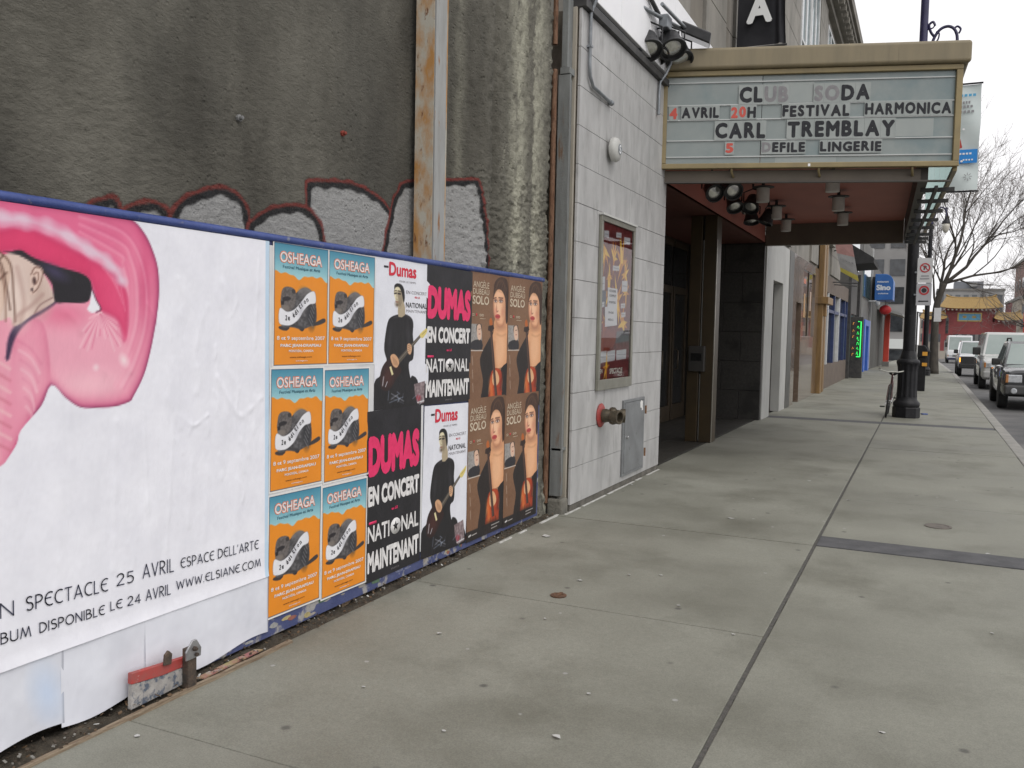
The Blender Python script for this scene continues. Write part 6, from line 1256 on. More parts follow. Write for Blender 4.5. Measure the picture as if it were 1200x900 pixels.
q = MB(); q.box(-2.799, -2.70, 50.9, 51.5, .0, 6.4); q.build('pilaster', M_wst, s5)
s6 = thing('slatted_shop', (-2.8, 62, 0), 'long dark grey building front of vertical slats before the red post', 'shopfront')
q = MB(); q.box(-9, -2.86, 51.65, 74.5, -1, 6.0); q.build('wall', M_dwall, s6)
M_slat = mat('slat_grey', (.13, .128, .12), (.09, .088, .082), scale=2, rough=.7, stretch=(3, 3, .3))
y = 51.8; q = MB()
while y < 74: q.box(-2.859, -2.74, y, y + .55, -.9, 4.4); y += 1.05
q.build('slats', M_slat, s6)
q = MB(); q.box(-2.859, -2.55, 51.7, 74.4, 4.41, 4.75); q.build('fascia', M_gst, s6)
bs = thing('blue_sign', (-2.0, 50, 4.3), 'bright blue rounded sign box with white lettering above the red lantern', 'sign')
pr = [(-2.51, 3.62), (-1.62, 3.62), (-1.62, 4.55)] + [(-1.62 - .45 + .45 * math.cos(t), 4.55 + .42 * math.sin(t)) for t in np.linspace(.15, math.pi / 2, 7)] + [(-2.51, 4.97)]
q = MB(); q.prism(pr, 49.9, 52.4, 'y'); q.build('box', mat('sign_blue', (.03, .14, .45), (.04, .17, .5), scale=3, rough=.4), bs, bev=.02)
q = MB(); q.text('Sino', (-2.44, 49.893, 4.12), (1, 0, 0), UZ, .70, .30, 0, .06); q.text('restaurant', (-2.40, 49.893, 4.52), (1, 0, 0), UZ, .55, .09, 0, .03); q.text('cuisine', (-2.35, 49.893, 3.92), (1, 0, 0), UZ, .5, .08, 0, .03); q.build('lettering', mat('sign_white', (.8, .82, .85)), bs)
q = MB(); q.box(-2.8, -2.50, 51.0, 51.2, 3.6, 4.9); q.build('bracket', M_dark, bs)
la = thing('red_lantern', (-1.98, 50.5, 3.1), 'round red paper lantern hanging under the blue sign', 'lantern')
q = MB(); q.lathe([(.05, -.25)] + [(.30 * math.cos(t), .25 * math.sin(t)) for t in np.linspace(-1.4, 1.4, 13)] + [(.05, .25)], (-1.98, 50.5, 3.12), n=24); q.build('shade', mat('lantern_red', (.55, .03, .03), (.45, .02, .02), scale=4, rough=.6), la, smooth=180)
q = MB(); q.lathe([(.08, -.29), (.08, -.245)], (-1.98, 50.5, 3.12)); q.tube([(-1.98, 50.5, 3.36), (-1.98, 50.5, 3.63)], .012, 5); q.tube([(-1.98, 50.5, 2.83), (-1.98, 50.5, 2.62)], .02, 5); q.build('cap', M_dark, la)
cm = thing('security_camera', (-2.3, 49.8, 3.45), 'white dome security camera on an arm below the blue sign', 'camera')
q = MB(); q.tube([(-2.8, 49.8, 3.55), (-2.4, 49.8, 3.55)], .04, 6); q.build('arm', M_wfr, cm); q = MB(); q.lathe([(.03, -.17), (.09, -.13), (.12, -.05), (.12, .04), (.06, .06)], (-2.33, 49.8, 3.48), n=14); q.build('dome', M_wfr, cm, smooth=60)
rp = thing('red_post', (-2.2, 62, 0), 'bright red square shop post at the street corner with a blunt grey foot', 'post')
q = MB(); q.box(-2.45, -2.12, 62, 62.5, -.1, 3.2); q.build('shaft', mat('vermilion', (.55, .055, .03), (.47, .05, .03), scale=3, rough=.45), rp, bev=.02)
q = MB(); q.box(-2.50, -2.07, 61.95, 62.55, -.25, .12); q.build('foot', M_gst, rp, bev=.02)
q = MB(); q.prism([(-2.73, 3.4), (-1.3, 3.0), (-1.3, 3.12), (-2.73, 3.75)], 58, 66, 'y'); tag(q.build('small_canopy', mat('grey_canopy', (.30, .30, .29), (.24, .24, .23), scale=3)), 'small sloping grey canopy over the red post', 'canopy')
# far side of the crossing
bg = thing('corner_building', (-6, 110, 0), 'grey corner building with a pale band seen past the red post', 'building')
q = MB(); q.box(-20, -1.4, 104, 135, -2.5, 15); q.build('wall', mat('grey_far_wall', (.27, .265, .26), (.22, .215, .21), scale=.4, rough=.8), bg)
for zz in (2.0, 5.0, 8.0, 11.0):
    for xx in (-8.0, -5.9, -3.8):
        q = MB(); q.box(xx, xx + 1.5, 103.93, 103.99, zz + .4, zz + 2.2); w_ = q.build('window', M_wglass, bg)
    for yy in (106, 110, 114, 118):
        q = MB(); q.box(-1.399, -1.36, yy, yy + 2, zz + .4, zz + 2.2); q.build('window', M_wglass, bg)
q = MB(); q.box(-14, -1.45, 103.7, 103.999, .55, 1.6); q.build('shop_band', mat('pale_band', (.6, .62, .6), rough=.6), bg)
q = MB(); q.box(-14, -1.5, 103.8, 103.998, -1.0, .4); q.build('shop_window', M_wglass, bg)
# ------------------------------------------------------------------ street lamps
M_lamp = mat('black_lamp_paint', (.007, .007, .009), (.013, .013, .015), scale=6, rough=.5, spec=.3, c3=(.03, .03, .03), s3=22, t3=(.6, .7), bump=.15, bscale=40)
M_lampb = mat('fringe_tinted_lamp_paint', (.02, .018, .06), (.03, .028, .085), scale=6, rough=.4)  # black paint tinted indigo to imitate purple lens fringing against the sky
def make_lamp():
    t = thing('street_lamp', (0, 0, 0), '', 'street lamp', 'black street lamps along the kerb')
    q = MB(); q.lathe([(.265, 0), (.265, .20), (.25, .22)], n=8); q.build('plinth', M_lamp, t, bev=.008)
    q = MB(); q.lathe([(.245, .221), (.255, .25), (.255, .30), (.23, .33), (.205, .36), (.195, .42)], n=28); q.build('torus_moulding', M_lamp, t, smooth=40)
    q = MB(); v = []; prof = [(.195, .421), (.188, .6), (.188, .95), (.2, 1.05), (.215, 1.10)]; n = 48
    for r, h in prof:
        for j in range(n):
            k = r * (1 - .055 * (j % 4 in (1, 2))); a = 2 * math.pi * j / n; v.append((k * math.cos(a), k * math.sin(a), h))
    q.add(v, [(i * n + j, i * n + (j + 1) % n, (i + 1) * n + (j + 1) % n, (i + 1) * n + j) for i in range(4) for j in range(n)]); q.build('fluted_base', M_lamp, t)
    q = MB(); q.lathe([(.215, 1.101), (.225, 1.13), (.21, 1.17), (.165, 1.20), (.145, 1.28), (.13, 1.33), (.122, 1.36)], n=28); q.build('collar', M_lamp, t, smooth=40)
    q = MB(); q.lathe([(.116, 1.361), (.112, 2.2), (.108, 4.2), (.095, 5.2), (.085, 7.0), (.075, 7.05)], n=20); q.build('shaft', M_lamp, t, smooth=40)
    q = MB(); q.lathe([(.085, 7.051), (.095, 7.1), (.078, 7.16), (.072, 9.6), (.09, 9.63), (.05, 9.7), (.015, 9.95)], n=16); q.build('upper_shaft', M_lampb, t, smooth=40)
    q = MB(); arc = [(.07, 0, 7.20), (.13, 0, 7.40), (.20, 0, 7.62), (.30, 0, 7.76), (.43, 0, 7.80), (.54, 0, 7.74), (.60, 0, 7.60), (.61, 0, 7.40)]
    q.tube(smooth3(arc, 4), .030, 8)
    q.tube(smooth3([(.20, 0, 7.62), (.13, 0, 7.72), (.09, 0, 7.86), (.16, 0, 7.92), (.20, 0, 7.84)], 4), .026, 6); q.tube(smooth3([(.20, 0, 7.5), (.26, 0, 7.56), (.28, 0, 7.68), (.22, 0, 7.72)], 4), .016, 6)
    q.tube(smooth3([(.54, 0, 7.74), (.60, 0, 7.78), (.66, 0, 7.72), (.63, 0, 7.64)], 4), .02, 6); q.tube([(0.07, 0, 7.78), (.16, 0, 7.80), (.2, 0, 7.85)], .014, 6); q.build('scroll_arm', M_lampb, t, smooth=60)
    q = MB(); q.lathe([(.03, 7.40), (.06, 7.34), (.07, 7.24), (.16, 7.16), (.185, 7.06), (.17, 7.045)], (.61, 0, 0), n=20); ln = q.build('lantern', M_lamp, t, smooth=40)
    q = MB(); q.lathe([(.16, 7.044), (.17, 6.94), (.14, 6.78), (.08, 6.66), (.02, 6.62)], (.61, 0, 0), n=20); q.build('globe', mat('lamp_globe', (.55, .52, .45), (.48, .46, .40), scale=6, rough=.25), ln, smooth=180)
    return t
def smooth3(p, n=5):
    p = [Vector(q) for q in p]; out = []
    for i in range(len(p) - 1):
        a, b, c, d = p[max(i - 1, 0)], p[i], p[i + 1], p[min(i + 2, len(p) - 1)]
        for k in range(n):
            t = k / n; out.append(.5 * (2 * b + (c - a) * t + (2 * a - 5 * b + 4 * c - d) * t * t + (3 * b - a - 3 * c + d) * t ** 3))
    return out + [p[-1]]
l1 = make_lamp(); l2 = copy_tree(l1)
l1.location = (-.295, 19.72, 0); tag(l1, 'near black cast-iron street lamp with the bicycle leaning against its fluted base')
l2.location = (.02, 43.3, 0); l2.scale = (.95, .95, .95); tag(l2, 'far black street lamp beside the bare tree trunk, its lantern hanging below the marquee corner')
# banner on the near lamp
pb = thing('street_banner', (.4, 19.9, 5.6), 'pale street banner with a bright blue stripe hung on the near lamp', 'banner')
cl = MB(); V = []; nu, nv = 20, 40
for j in range(nv):
    for i in range(nu): V.append((-.10 + .90 * i / 19 + .008 * math.sin(j * .3), 19.95 + .025 * math.sin(j * .25 + i * .3), 4.60 + 2.08 * j / 39))
cl.add(V, [(j * nu + i, j * nu + i + 1, (j + 1) * nu + i + 1, (j + 1) * nu + i) for j in range(nv - 1) for i in range(nu - 1)]); cl.build('cloth', mat('banner_pale', (.62, .68, .67), (.56, .63, .62), scale=2, rough=.7), pb, smooth=180)
q = MB(); q.box(-.06, .775, 19.905, 19.908, 5.13, 5.40); q.build('blue_stripe', mat('banner_blue', (.02, .22, .62), (.03, .26, .66), scale=3, rough=.7), pb)
q = MB()
for (z, w_, c) in ((6.44, .30, 0), (6.30, .20, 1), (6.22, .25, 1), (6.12, .28, 1)):
    for k in range(4): q.box(.42 + w_ * k / 4, .42 + w_ * (k + .7) / 4, 19.902, 19.904, z, z + .05, c)
for k in range(4): q.box(.45 + .06 * k, .49 + .06 * k, 19.900, 19.903, 5.30, 5.335, 2); q.box(.52 + .05 * k, .55 + .05 * k, 19.900, 19.903, 5.18, 5.21, 2)
q.prism([(.44, 5.42), (.50, 5.44), (.46, 5.62)], 19.9, 19.904, 'y', 3)
for k in range(8): a = k * math.pi / 4; q.obox((.62 + .03 * math.cos(a), 19.901, 4.86 + .03 * math.sin(a)), (.05 * math.cos(a), 0, .05 * math.sin(a)), (-.012 * math.sin(a), 0, .012 * math.cos(a)), (0, .003, 0), 1)
for (x, z) in ((.51, 5.80), (.50, 5.17)): q.lathe([(.022, 0), (.022, .003)], (x, 19.898, z), (0, -1, 0), 12, 2)
q.build('printing', [mat('bn_cyan', (.10, .38, .62)), mat('bn_grey', (.28, .28, .29)), mat('bn_white', (.8, .8, .8)), mat('bn_red', (.45, .05, .04))], pb)
for z in (4.58, 6.70):
    q = MB(); q.tube([(-.27, 19.95, z), (.82, 19.95, z)], .018, 6); q.build('arm', M_lamp, pb)
# two parking plates on the near lamp
M_plate = mat('white_sign_enamel', (.62, .62, .62), (.56, .56, .56), scale=6, rough=.4); M_sgrey = mat('sign_grey', (.30, .30, .31)); M_sred = mat('sign_red', (.45, .035, .04)); M_sblk = mat('sign_black', (.03, .03, .035))
for (z0, z1, lab, mm) in ((2.735, 3.23, 'white no-parking plate with a thin red ring, upper of two on the near lamp', 0), (2.285, 2.725, 'grey no-stopping plate with a heavy red ring, lower of two on the near lamp', 1)):
    t = thing('parking_sign', (-.06, 19.55, z0), lab, 'sign', 'parking plates on the near lamp')
    q = MB(); q.box(-.205, .072, 19.54, 19.545, z0, z1); q.build('plate', M_plate if mm == 0 else mat('grey_sign_enamel', (.46, .46, .48), (.40, .40, .42), scale=6, rough=.4), t)
    q = MB(); c = (-.066, z0 + .30); R = .095
    q.lathe([(R * (.74 if mm == 0 else .66), 0), (R, 0), (R, .003), (R * (.74 if mm == 0 else .66), .003)], (c[0], 19.539, c[1]), (0, -1, 0), 24, 0, cap=False)
    if mm == 0: q.text('P', (c[0] - .026, 19.537, c[1] - .045), (1, 0, 0), UZ, .055, .09, 1, .05); q.obox((c[0] - .06, 19.5355, c[1] + .05), (.12, 0, -.11), (.012, 0, .012), (0, .0015, 0), 0)
    else: q.lathe([(.0, 0), (.05, 0), (.05, .002), (0, .002)], (c[0], 19.5385, c[1]), (0, -1, 0), 8, 1)
    for k in range(2 if mm == 0 else 1): q.box(-.15 + .02 * k, .02 - .01 * k, 19.537, 19.5392, z0 + .07 + .055 * k, z0 + .095 + .055 * k, 1 if mm else 2)
    if mm: q.prism([(-.17, z0 + .082), (-.14, z0 + .06), (-.14, z0 + .105)], 19.537, 19.5392, 'y', 1)
    q.build('marking', [M_sred, M_sblk, M_sgrey], t)
    q = MB(); q.box(-.25, -.03, 19.546, 19.60, z0 + .2, z0 + .23); q.build('clamp', M_zinc, t)
# small plate on the far lamp
q = MB(); q.box(.30, .58, 43.0, 43.01, 2.4, 3.0); tag(q.build('small_sign', M_plate), 'small pale plate fixed between the far lamp and the tree', 'sign')
q = MB(); q.box(.1, .32, 43.02, 43.06, 2.65, 2.70); q.build('sign_arm', M_dark, bpy.data.objects['small_sign'])

# ------------------------------------------------------------------ bicycle leaning on the near lamp
bk = thing('bicycle', (-.63, 19.6, 0), 'old dark bicycle with pale handlebars leaning on the near lamp base', 'bicycle')
LEAN = .10
def bp(y, z, dx=0): return (-.66 + LEAN * z + dx, 19.05 + y, z)
M_tyre = mat('tyre_rubber', (.015, .015, .015), (.03, .03, .03), scale=20, rough=.85); M_chr = mat('chrome', (.6, .6, .6), rough=.25, metal=1); M_bfr = mat('bike_red_black', (.10, .03, .03), (.05, .02, .02), scale=8, rough=.5); M_bpale = mat('pale_bar', (.55, .55, .5), rough=.35)
for cy in (.34, 1.38):
    q = MB(); q.tube([bp(cy + .325 * math.cos(a), .34 + .325 * math.sin(a)) for a in np.linspace(0, 2 * math.pi, 41)[:-1]], .019, 8, closed=True); w_ = q.build('wheel', M_tyre, bk, smooth=180)
    q = MB(); q.tube([bp(cy + .298 * math.cos(a), .34 + .298 * math.sin(a)) for a in np.linspace(0, 2 * math.pi, 41)[:-1]], .009, 6, closed=True); q.build('rim', M_chr, w_, smooth=180)
    q = MB()
    for a in np.linspace(0, 2 * math.pi, 25)[:-1]: q.tube([bp(cy, .34, .02 * (-1) ** int(a * 4)), bp(cy + .297 * math.cos(a), .34 + .297 * math.sin(a))], .0013, 3)
    q.tube([bp(cy, .34, -.05), bp(cy, .34, .05)], .018, 8); q.build('spokes', M_chr, w_)
q = MB(); hd, bb_, st_ = bp(.52, .83), bp(.83, .28), bp(1.02, .80)
q.tube([bp(.48, .92), bp(.55, .70)], .018, 8); q.tube([hd, bp(1.0, .77)], .014, 8); q.tube([bp(.55, .70), bb_], .016, 8); q.tube([bb_, st_], .014, 8)
for dx in (-.04, .04): q.tube([bb_, bp(1.38, .34, dx)], .008, 6); q.tube([bp(1.0, .76), bp(1.38, .34, dx)], .007, 6); q.tube([bp(.55, .70), bp(.52, .64, dx), bp(.34, .34, dx)], .010, 6)
q.build('frame', M_bfr, bk, smooth=60)
q = MB(); q.tube(smooth3([bp(.62, .97, -.27), bp(.54, .96, -.24), bp(.47, .93, -.12), bp(.47, .93, 0), bp(.47, .93, .12), bp(.54, .96, .22), bp(.60, .97, .24)], 4), .013, 8); q.tube([bp(.47, .93), bp(.49, .88)], .015, 8); hb = q.build('handlebar', M_bpale, bk, smooth=60)
for s_ in (-1, 1):
    q = MB(); q.tube([bp(.58, .965, .255 * s_), bp(.72, .975, .275 * s_)], .019, 8); q.build('grip', M_tyre, hb)
q = MB(); q.lathe([(.02, -.03), (.08, 0), (.09, .03), (.05, .05)], bp(1.06, .86), n=14); q.obox(bp(.86, .86, -.03), (.06, 0, 0), (0, .16, .01), (0, 0, .035)); q.build('saddle', M_tyre, bk, bev=.012)
q = MB(); q.tube([st_, bp(1.04, .86)], .012, 8); q.build('seat_post', M_chr, bk)
q = MB(); q.lathe([(.09, 0), (.09, .006)], bp(.83, .28, .03), (1, 0, 0), 24); q.tube([bp(.83, .28, -.05), bp(.70, .20, -.06)], .009, 6); q.tube([bp(.83, .28, .05), bp(.95, .36, .06)], .009, 6); q.build('crank', M_chr, bk)
for dx, y, z in ((-.155, .66, .185), (.075, .92, .355)):
    q = MB(); q.obox(bp(y, z, dx), (.09, 0, 0), (0, .075, 0), (0, 0, .025)); q.build('pedal', M_tyre, bk, bev=.004)
q = MB(); q.tube([bp(cy_, z_) for cy_, z_ in [(1.38 + .36 * math.cos(a), .34 + .36 * math.sin(a)) for a in np.linspace(-.2, 2.4, 14)]], .02, 6); q.build('mudguard', M_bfr, bk, smooth=60)
# pay machine half hidden behind the lamp base
pm = thing('pay_machine', (-.1, 30, 0), 'black parking pay machine with orange panels half hidden behind the near lamp', 'parking machine')
q = MB(); q.box(-.19, .05, 30, 30.25, 0, 1.05); q.build('pedestal', M_lamp, pm, bev=.02); q = MB(); q.prism([(-.20, 1.051), (.08, 1.051), (.08, 1.3), (0, 1.42), (-.20, 1.42)], 29.97, 30.27, 'y'); q.build('head', M_lamp, pm, bev=.02)
for (z, h_) in ((1.10, .12), (.78, .10)):
    q = MB(); q.box(-.06, .082, 29.955, 29.969 if z > 1.05 else 29.999, z, z + h_); q.build('orange_panel', mat('orange_panel', (.75, .36, .04), (.65, .32, .04), scale=8, rough=.5), pm)

# ------------------------------------------------------------------ bare tree
M_bark = mat('bark', (.045, .040, .033), (.08, .07, .058), scale=7, rough=.9, bump=.8, bscale=25, stretch=(1, 1, .4)); M_twig = mat('bloomed_twig_bark', (.15, .13, .12), (.20, .18, .165), scale=4, rough=.9)  # twig colour lightened to carry the bloom of the overexposed sky
def make_tree(loc, seed, trunk, limbs, label, name='bare_tree', depth=5, bend=.22, tw=.7):
    t = thing(name, loc, label, 'tree'); r = random.Random(seed)
    q = MB(); q.tube(smooth3(trunk[0], 5), list(np.interp(np.linspace(0, 1, 5 * (len(trunk[0]) - 1) + 1), np.linspace(0, 1, len(trunk[1])), trunk[1])), 10); q.build('trunk', M_bark, t, smooth=180, local=True)
    b = MB()
    def grow(p, d, l, r0, k):
        n = 4 if k > 1 else 3; pts = [p]; rs_ = [r0]; dd = d.copy()
        for i in range(n):
            dd = (dd + Vector((r.uniform(-1, 1), r.uniform(-1, 1), r.uniform(-.6, 1.0))) * bend).normalized(); p = p + dd * l / n; pts.append(p); rs_.append(r0 * (1 - .45 * (i + 1) / n))
        b.tube(pts, rs_, 5 if k > 2 else 3, 0 if k > 2 else 1, cap=False)
        if k == 0: return
        for i in range(r.choice((2, 3, 3)) + (1 if k < 3 else 0)):
            j = r.randint(1, n); a = r.uniform(0, 6.28); s = dd.orthogonal().normalized(); s.rotate(Matrix.Rotation(a, 3, dd)); nd = (dd + s * r.uniform(.5, 1.1) + Vector((0, 0, .12))).normalized()
            grow(pts[j], nd, l * r.uniform(.55, .8), max(rs_[j] * .65, .006), k - 1)
        grow(pts[-1], dd, l * .75, max(rs_[-1], .006), k - 1)
    for (p, d, l, r0) in limbs: grow(Vector(p), Vector(d).normalized(), l, r0, depth)
    b.build('crown', [M_bark, M_twig], t, local=True, smooth=180); return t
make_tree((.42, 46.5, -.02), 5, ([(0, 0, 0), (-.03, 0, 1.5), (.0, 0, 3.2), (.28, 0, 4.3)], [.24, .18, .155, .14]),
          [((.28, 0, 4.25), (1.0, -.2, .75), 2.4, .095), ((.25, 0, 4.2), (.75, -.3, 1.5), 2.9, .10), ((.1, 0, 3.7), (.15, .4, 1.5), 2.6, .08), ((.3, 0, 4.3), (1.2, .5, .35), 2.6, .07), ((0, 0, 3.2), (-.2, -.4, 1.2), 1.8, .06)],
          'large bare tree with a leaning trunk beside the far street lamp')
make_tree((12.0, 128, -1.1), 9, ([(0, 0, 0), (.1, 0, 2), (.2, 0, 4)], [.28, .24, .2]), [((.2, 0, 4), (-.5, 0, 1), 4, .14), ((.2, 0, 4), (.5, 0, 1), 4, .14), ((.2, 0, 4), (-1, .2, .7), 3.4, .12)], 'bare grey tree far off on the right beyond the vans', depth=4)
# ------------------------------------------------------------------ gate at the end of the street
GY = 165.0; GZ = zg(GY)
ga = thing('chinatown_gate', (6.5, GY, GZ), 'red ceremonial street gate with golden tiled roofs and a blue plaque', 'gate')
M_gred = mat('gate_red', (.25, .05, .05), (.20, .042, .042), scale=1.5, rough=.6); M_gyel = mat('gate_tiles', (.31, .20, .06), (.24, .15, .045), scale=3, rough=.5, stretch=(4, 1, 1)); M_gpale = mat('gate_pale', (.42, .38, .33), (.36, .33, .28), scale=2)
for x in (-.2, 2.6, 10.2, 13.0):
    q = MB(); q.box(x - .3, x + .3, GY - .3, GY + .3, GZ, 5.4); q.build('pillar', M_gred, ga)
    q = MB(); q.box(x - .5, x + .5, GY - .5, GY + .5, GZ - .5, GZ + 1.2); q.build('pillar_base', M_gpale, ga)
q = MB(); q.box(-.5, 13.3, GY - .28, GY + .28, 2.6, 4.7); q.box(2.9, 10.2, GY - .3, GY + .3, 4.701, 7.0)
q.prism([(2.9, 2.599), (2.9, 1.4), (3.4, 2.2), (4.6, 2.599)], GY - .2, GY + .2, 'y'); q.prism([(9.9, 2.599), (9.9, 1.4), (9.4, 2.2), (8.2, 2.599)], GY - .2, GY + .2, 'y'); q.build('beam', M_gred, ga)
for (x0, x1, z0, z1) in ((1.9, 11.3, 6.85, 9.0), (-1.0, 3.2, 5.0, 6.4), (10.0, 14.2, 5.0, 6.4)):
    q = MB(); cx = (x0 + x1) / 2; w_ = (x1 - x0) / 2; n = 16; V = []
    for j, (dy, s, zz) in enumerate(((-1.6, 1.0, 0), (-.9, .9, .42), (-.2, .78, 1), (.2, .78, 1), (.9, .9, .42), (1.6, 1.0, 0))):
        for i in range(n + 1):
            u = -1 + 2 * i / n; lift = .35 * abs(u) ** 4 * (1 if zz < .9 else .8); V.append((cx + u * w_ * s, GY + dy, z0 + (z1 - z0) * zz * .82 + lift))
    q.add(V, [(j * (n + 1) + i, j * (n + 1) + i + 1, (j + 1) * (n + 1) + i + 1, (j + 1) * (n + 1) + i) for j in range(5) for i in range(n)])
    q.tube([(cx + (-1 + 2 * i / n) * w_ * .80, GY, z0 + (z1 - z0) * .84 + .5 * abs(-1 + 2 * i / n) ** 5) for i in range(n + 1)], .16, 6)
    rf = q.build('roof', M_gyel, ga, smooth=40)
    q = MB(); q.box(x0 + .5, x1 - .5, GY - 1.1, GY + 1.1, z0 - .25, z0 - .02)
    x = x0 + .6
    while x < x1 - .7: q.box(x, x + .25, GY - 1.4, GY - 1.1, z0 - .3, z0 - .06, 1); x += .62
    q.build('eaves', [M_gred, M_gpale], ga)
q = MB(); q.box(4.7, 8.3, GY - .36, GY - .301, 4.75, 6.2, 0); q.box(4.9, 8.1, GY - .40, GY - .361, 4.95, 6.0, 1)
for x in (5.5, 6.9): q.box(x, x + .5, GY - .42, GY - .401, 5.3, 5.7, 0); q.box(x - .1, x + .6, GY - .42, GY - .4015, 5.45, 5.53, 0)
q.build('plaque', [mat('plaque_gold', (.45, .33, .12)), mat('plaque_blue', (.10, .28, .42), (.12, .32, .46), scale=2)], ga)
# traffic light before the gate
tl = thing('traffic_light', (2.1, 108, 2), 'dark traffic light hanging in front of the red gate', 'traffic light')
q = MB(); q.box(1.95, 2.25, 108, 108.25, 2.3, 4.0); q.build('housing', M_dark, tl, bev=.03); q = MB(); q.tube([(2.1, 108.1, 4.0), (2.1, 108.1, 4.3), (-.9, 108.2, 4.6)], .06, 6); q.tube([(-.9, 108.2, -1), (-.9, 108.2, 4.7)], .09, 8); q.build('mast', M_dark, tl)
for z in (2.55, 3.05, 3.55):
    q = MB(); q.lathe([(.13, 0), (.13, .12), (.11, .12), (.10, .02)], (2.1, 107.99, z), (0, -1, 0), 12); q.build('visor', M_dark, tl)

def block(name, label, x0, x1, y0, y1, z1, m, rows, cols, mw, z0=-3, sill=.3, extra=None, front=True):
    t = thing(name, ((x0 + x1) / 2, y0, 0), label, 'building'); q = MB(); q.box(x0, x1, y0, y1, z0, z1); q.build('wall', m, t)
    q = MB(); q.box(x0 - .2, x1 + .2, y0 - .2, y1 + .2, z1 + .001, z1 + .5); q.build('parapet', M_gst, t)
    hgt = (z1 - 1.0) / rows; w_ = (x1 - x0) / cols
    for i in range(rows):
        for j in range(cols):
            q = MB(); a = x0 + w_ * (j + .2); q.box(a, a + w_ * .6, y0 - .06, y0 - .01, .5 + hgt * i + .25 * hgt, .5 + hgt * i + .85 * hgt); q.build('window', mw, t)
    return t
M_fgrey = mat('far_grey_concrete', (.30, .30, .295), (.25, .25, .245), scale=.3, rough=.8); M_fgl = mat('far_glass', (.09, .10, .11), (.12, .13, .14), scale=.5, rough=.15)
b1 = block('office_block', 'grey concrete office block rising behind the golden gate roofs', 2.2, 16.6, 240, 262, 13.6, M_fgrey, 4, 8, M_fgl)
q = MB(); q.box(6.0, 12.4, 246, 256, 14.101, 16.2); q.build('penthouse', mat('far_dark_metal', (.18, .19, .21), (.14, .15, .17), scale=.5), b1)
q = MB(); q.box(9.3, 11.0, 245, 245.99, 14.9, 15.9); q.build('vent', M_fgrey, b1)
b2 = block('brick_building', 'tall red-brown brick building at the far right edge of the street', 15.4, 26, 172, 198, 16.0, mat('far_brick', (.22, .13, .11), (.18, .11, .095), scale=.6, rough=.85), 5, 4, M_fgl)
for y in (174, 180, 186, 192):
    for z in (1.5, 4.7, 7.9, 11.1):
        q = MB(); q.box(15.34, 15.399, y, y + 2.4, z, z + 1.9); q.build('window', M_fgl, b2)
b3 = block('low_shop', 'lower tan shop building beside the gate with red and orange sign boards', 13.9, 15.2, 166.5, 182, 8.6, mat('tan_far', (.36, .32, .26), (.30, .27, .22), scale=.6, rough=.8), 3, 1, M_fgl)
for (y, z0, z1, c) in ((160.2, 1.6, 6.2, (.55, .06, .04)), (158, .8, 5.8, (.70, .20, .03))):
    q = MB(); q.box(13.9, 14.5 if c[0] < .6 else 14.75, y, y + .3, z0, z1); tag(q.build('sign_board', mat('sb%.1f' % y, c, tuple(v * .8 for v in c), scale=1)), ('upright red sign board near the gate at the far right' if c[0] < .6 else 'upright orange sign board in front of the red one at the far right'), 'sign')
    q = MB(); q.tube([(14.2, y + .15, zg(y) - .1), (14.2, y + .15, z0)], .08, 6); q.build('sign_post', M_dark, [o for o in bpy.data.objects if o.name.startswith('sign_board')][-1])
b5 = block('long_block', 'pale tan building seen under the gate arch on the left', -1.2, 3.4, 200, 230, 6.5, mat('pale_tan_far', (.40, .36, .31), (.34, .31, .27), scale=.5, rough=.8), 2, 3, M_fgl)
b6 = block('dark_red_block', 'small dark red building between the office block and the brick building', 16.8, 19.5, 225, 238, 10.2, mat('dark_red_far', (.20, .05, .06), (.16, .05, .055), scale=.5, rough=.8), 3, 2, M_fgl)

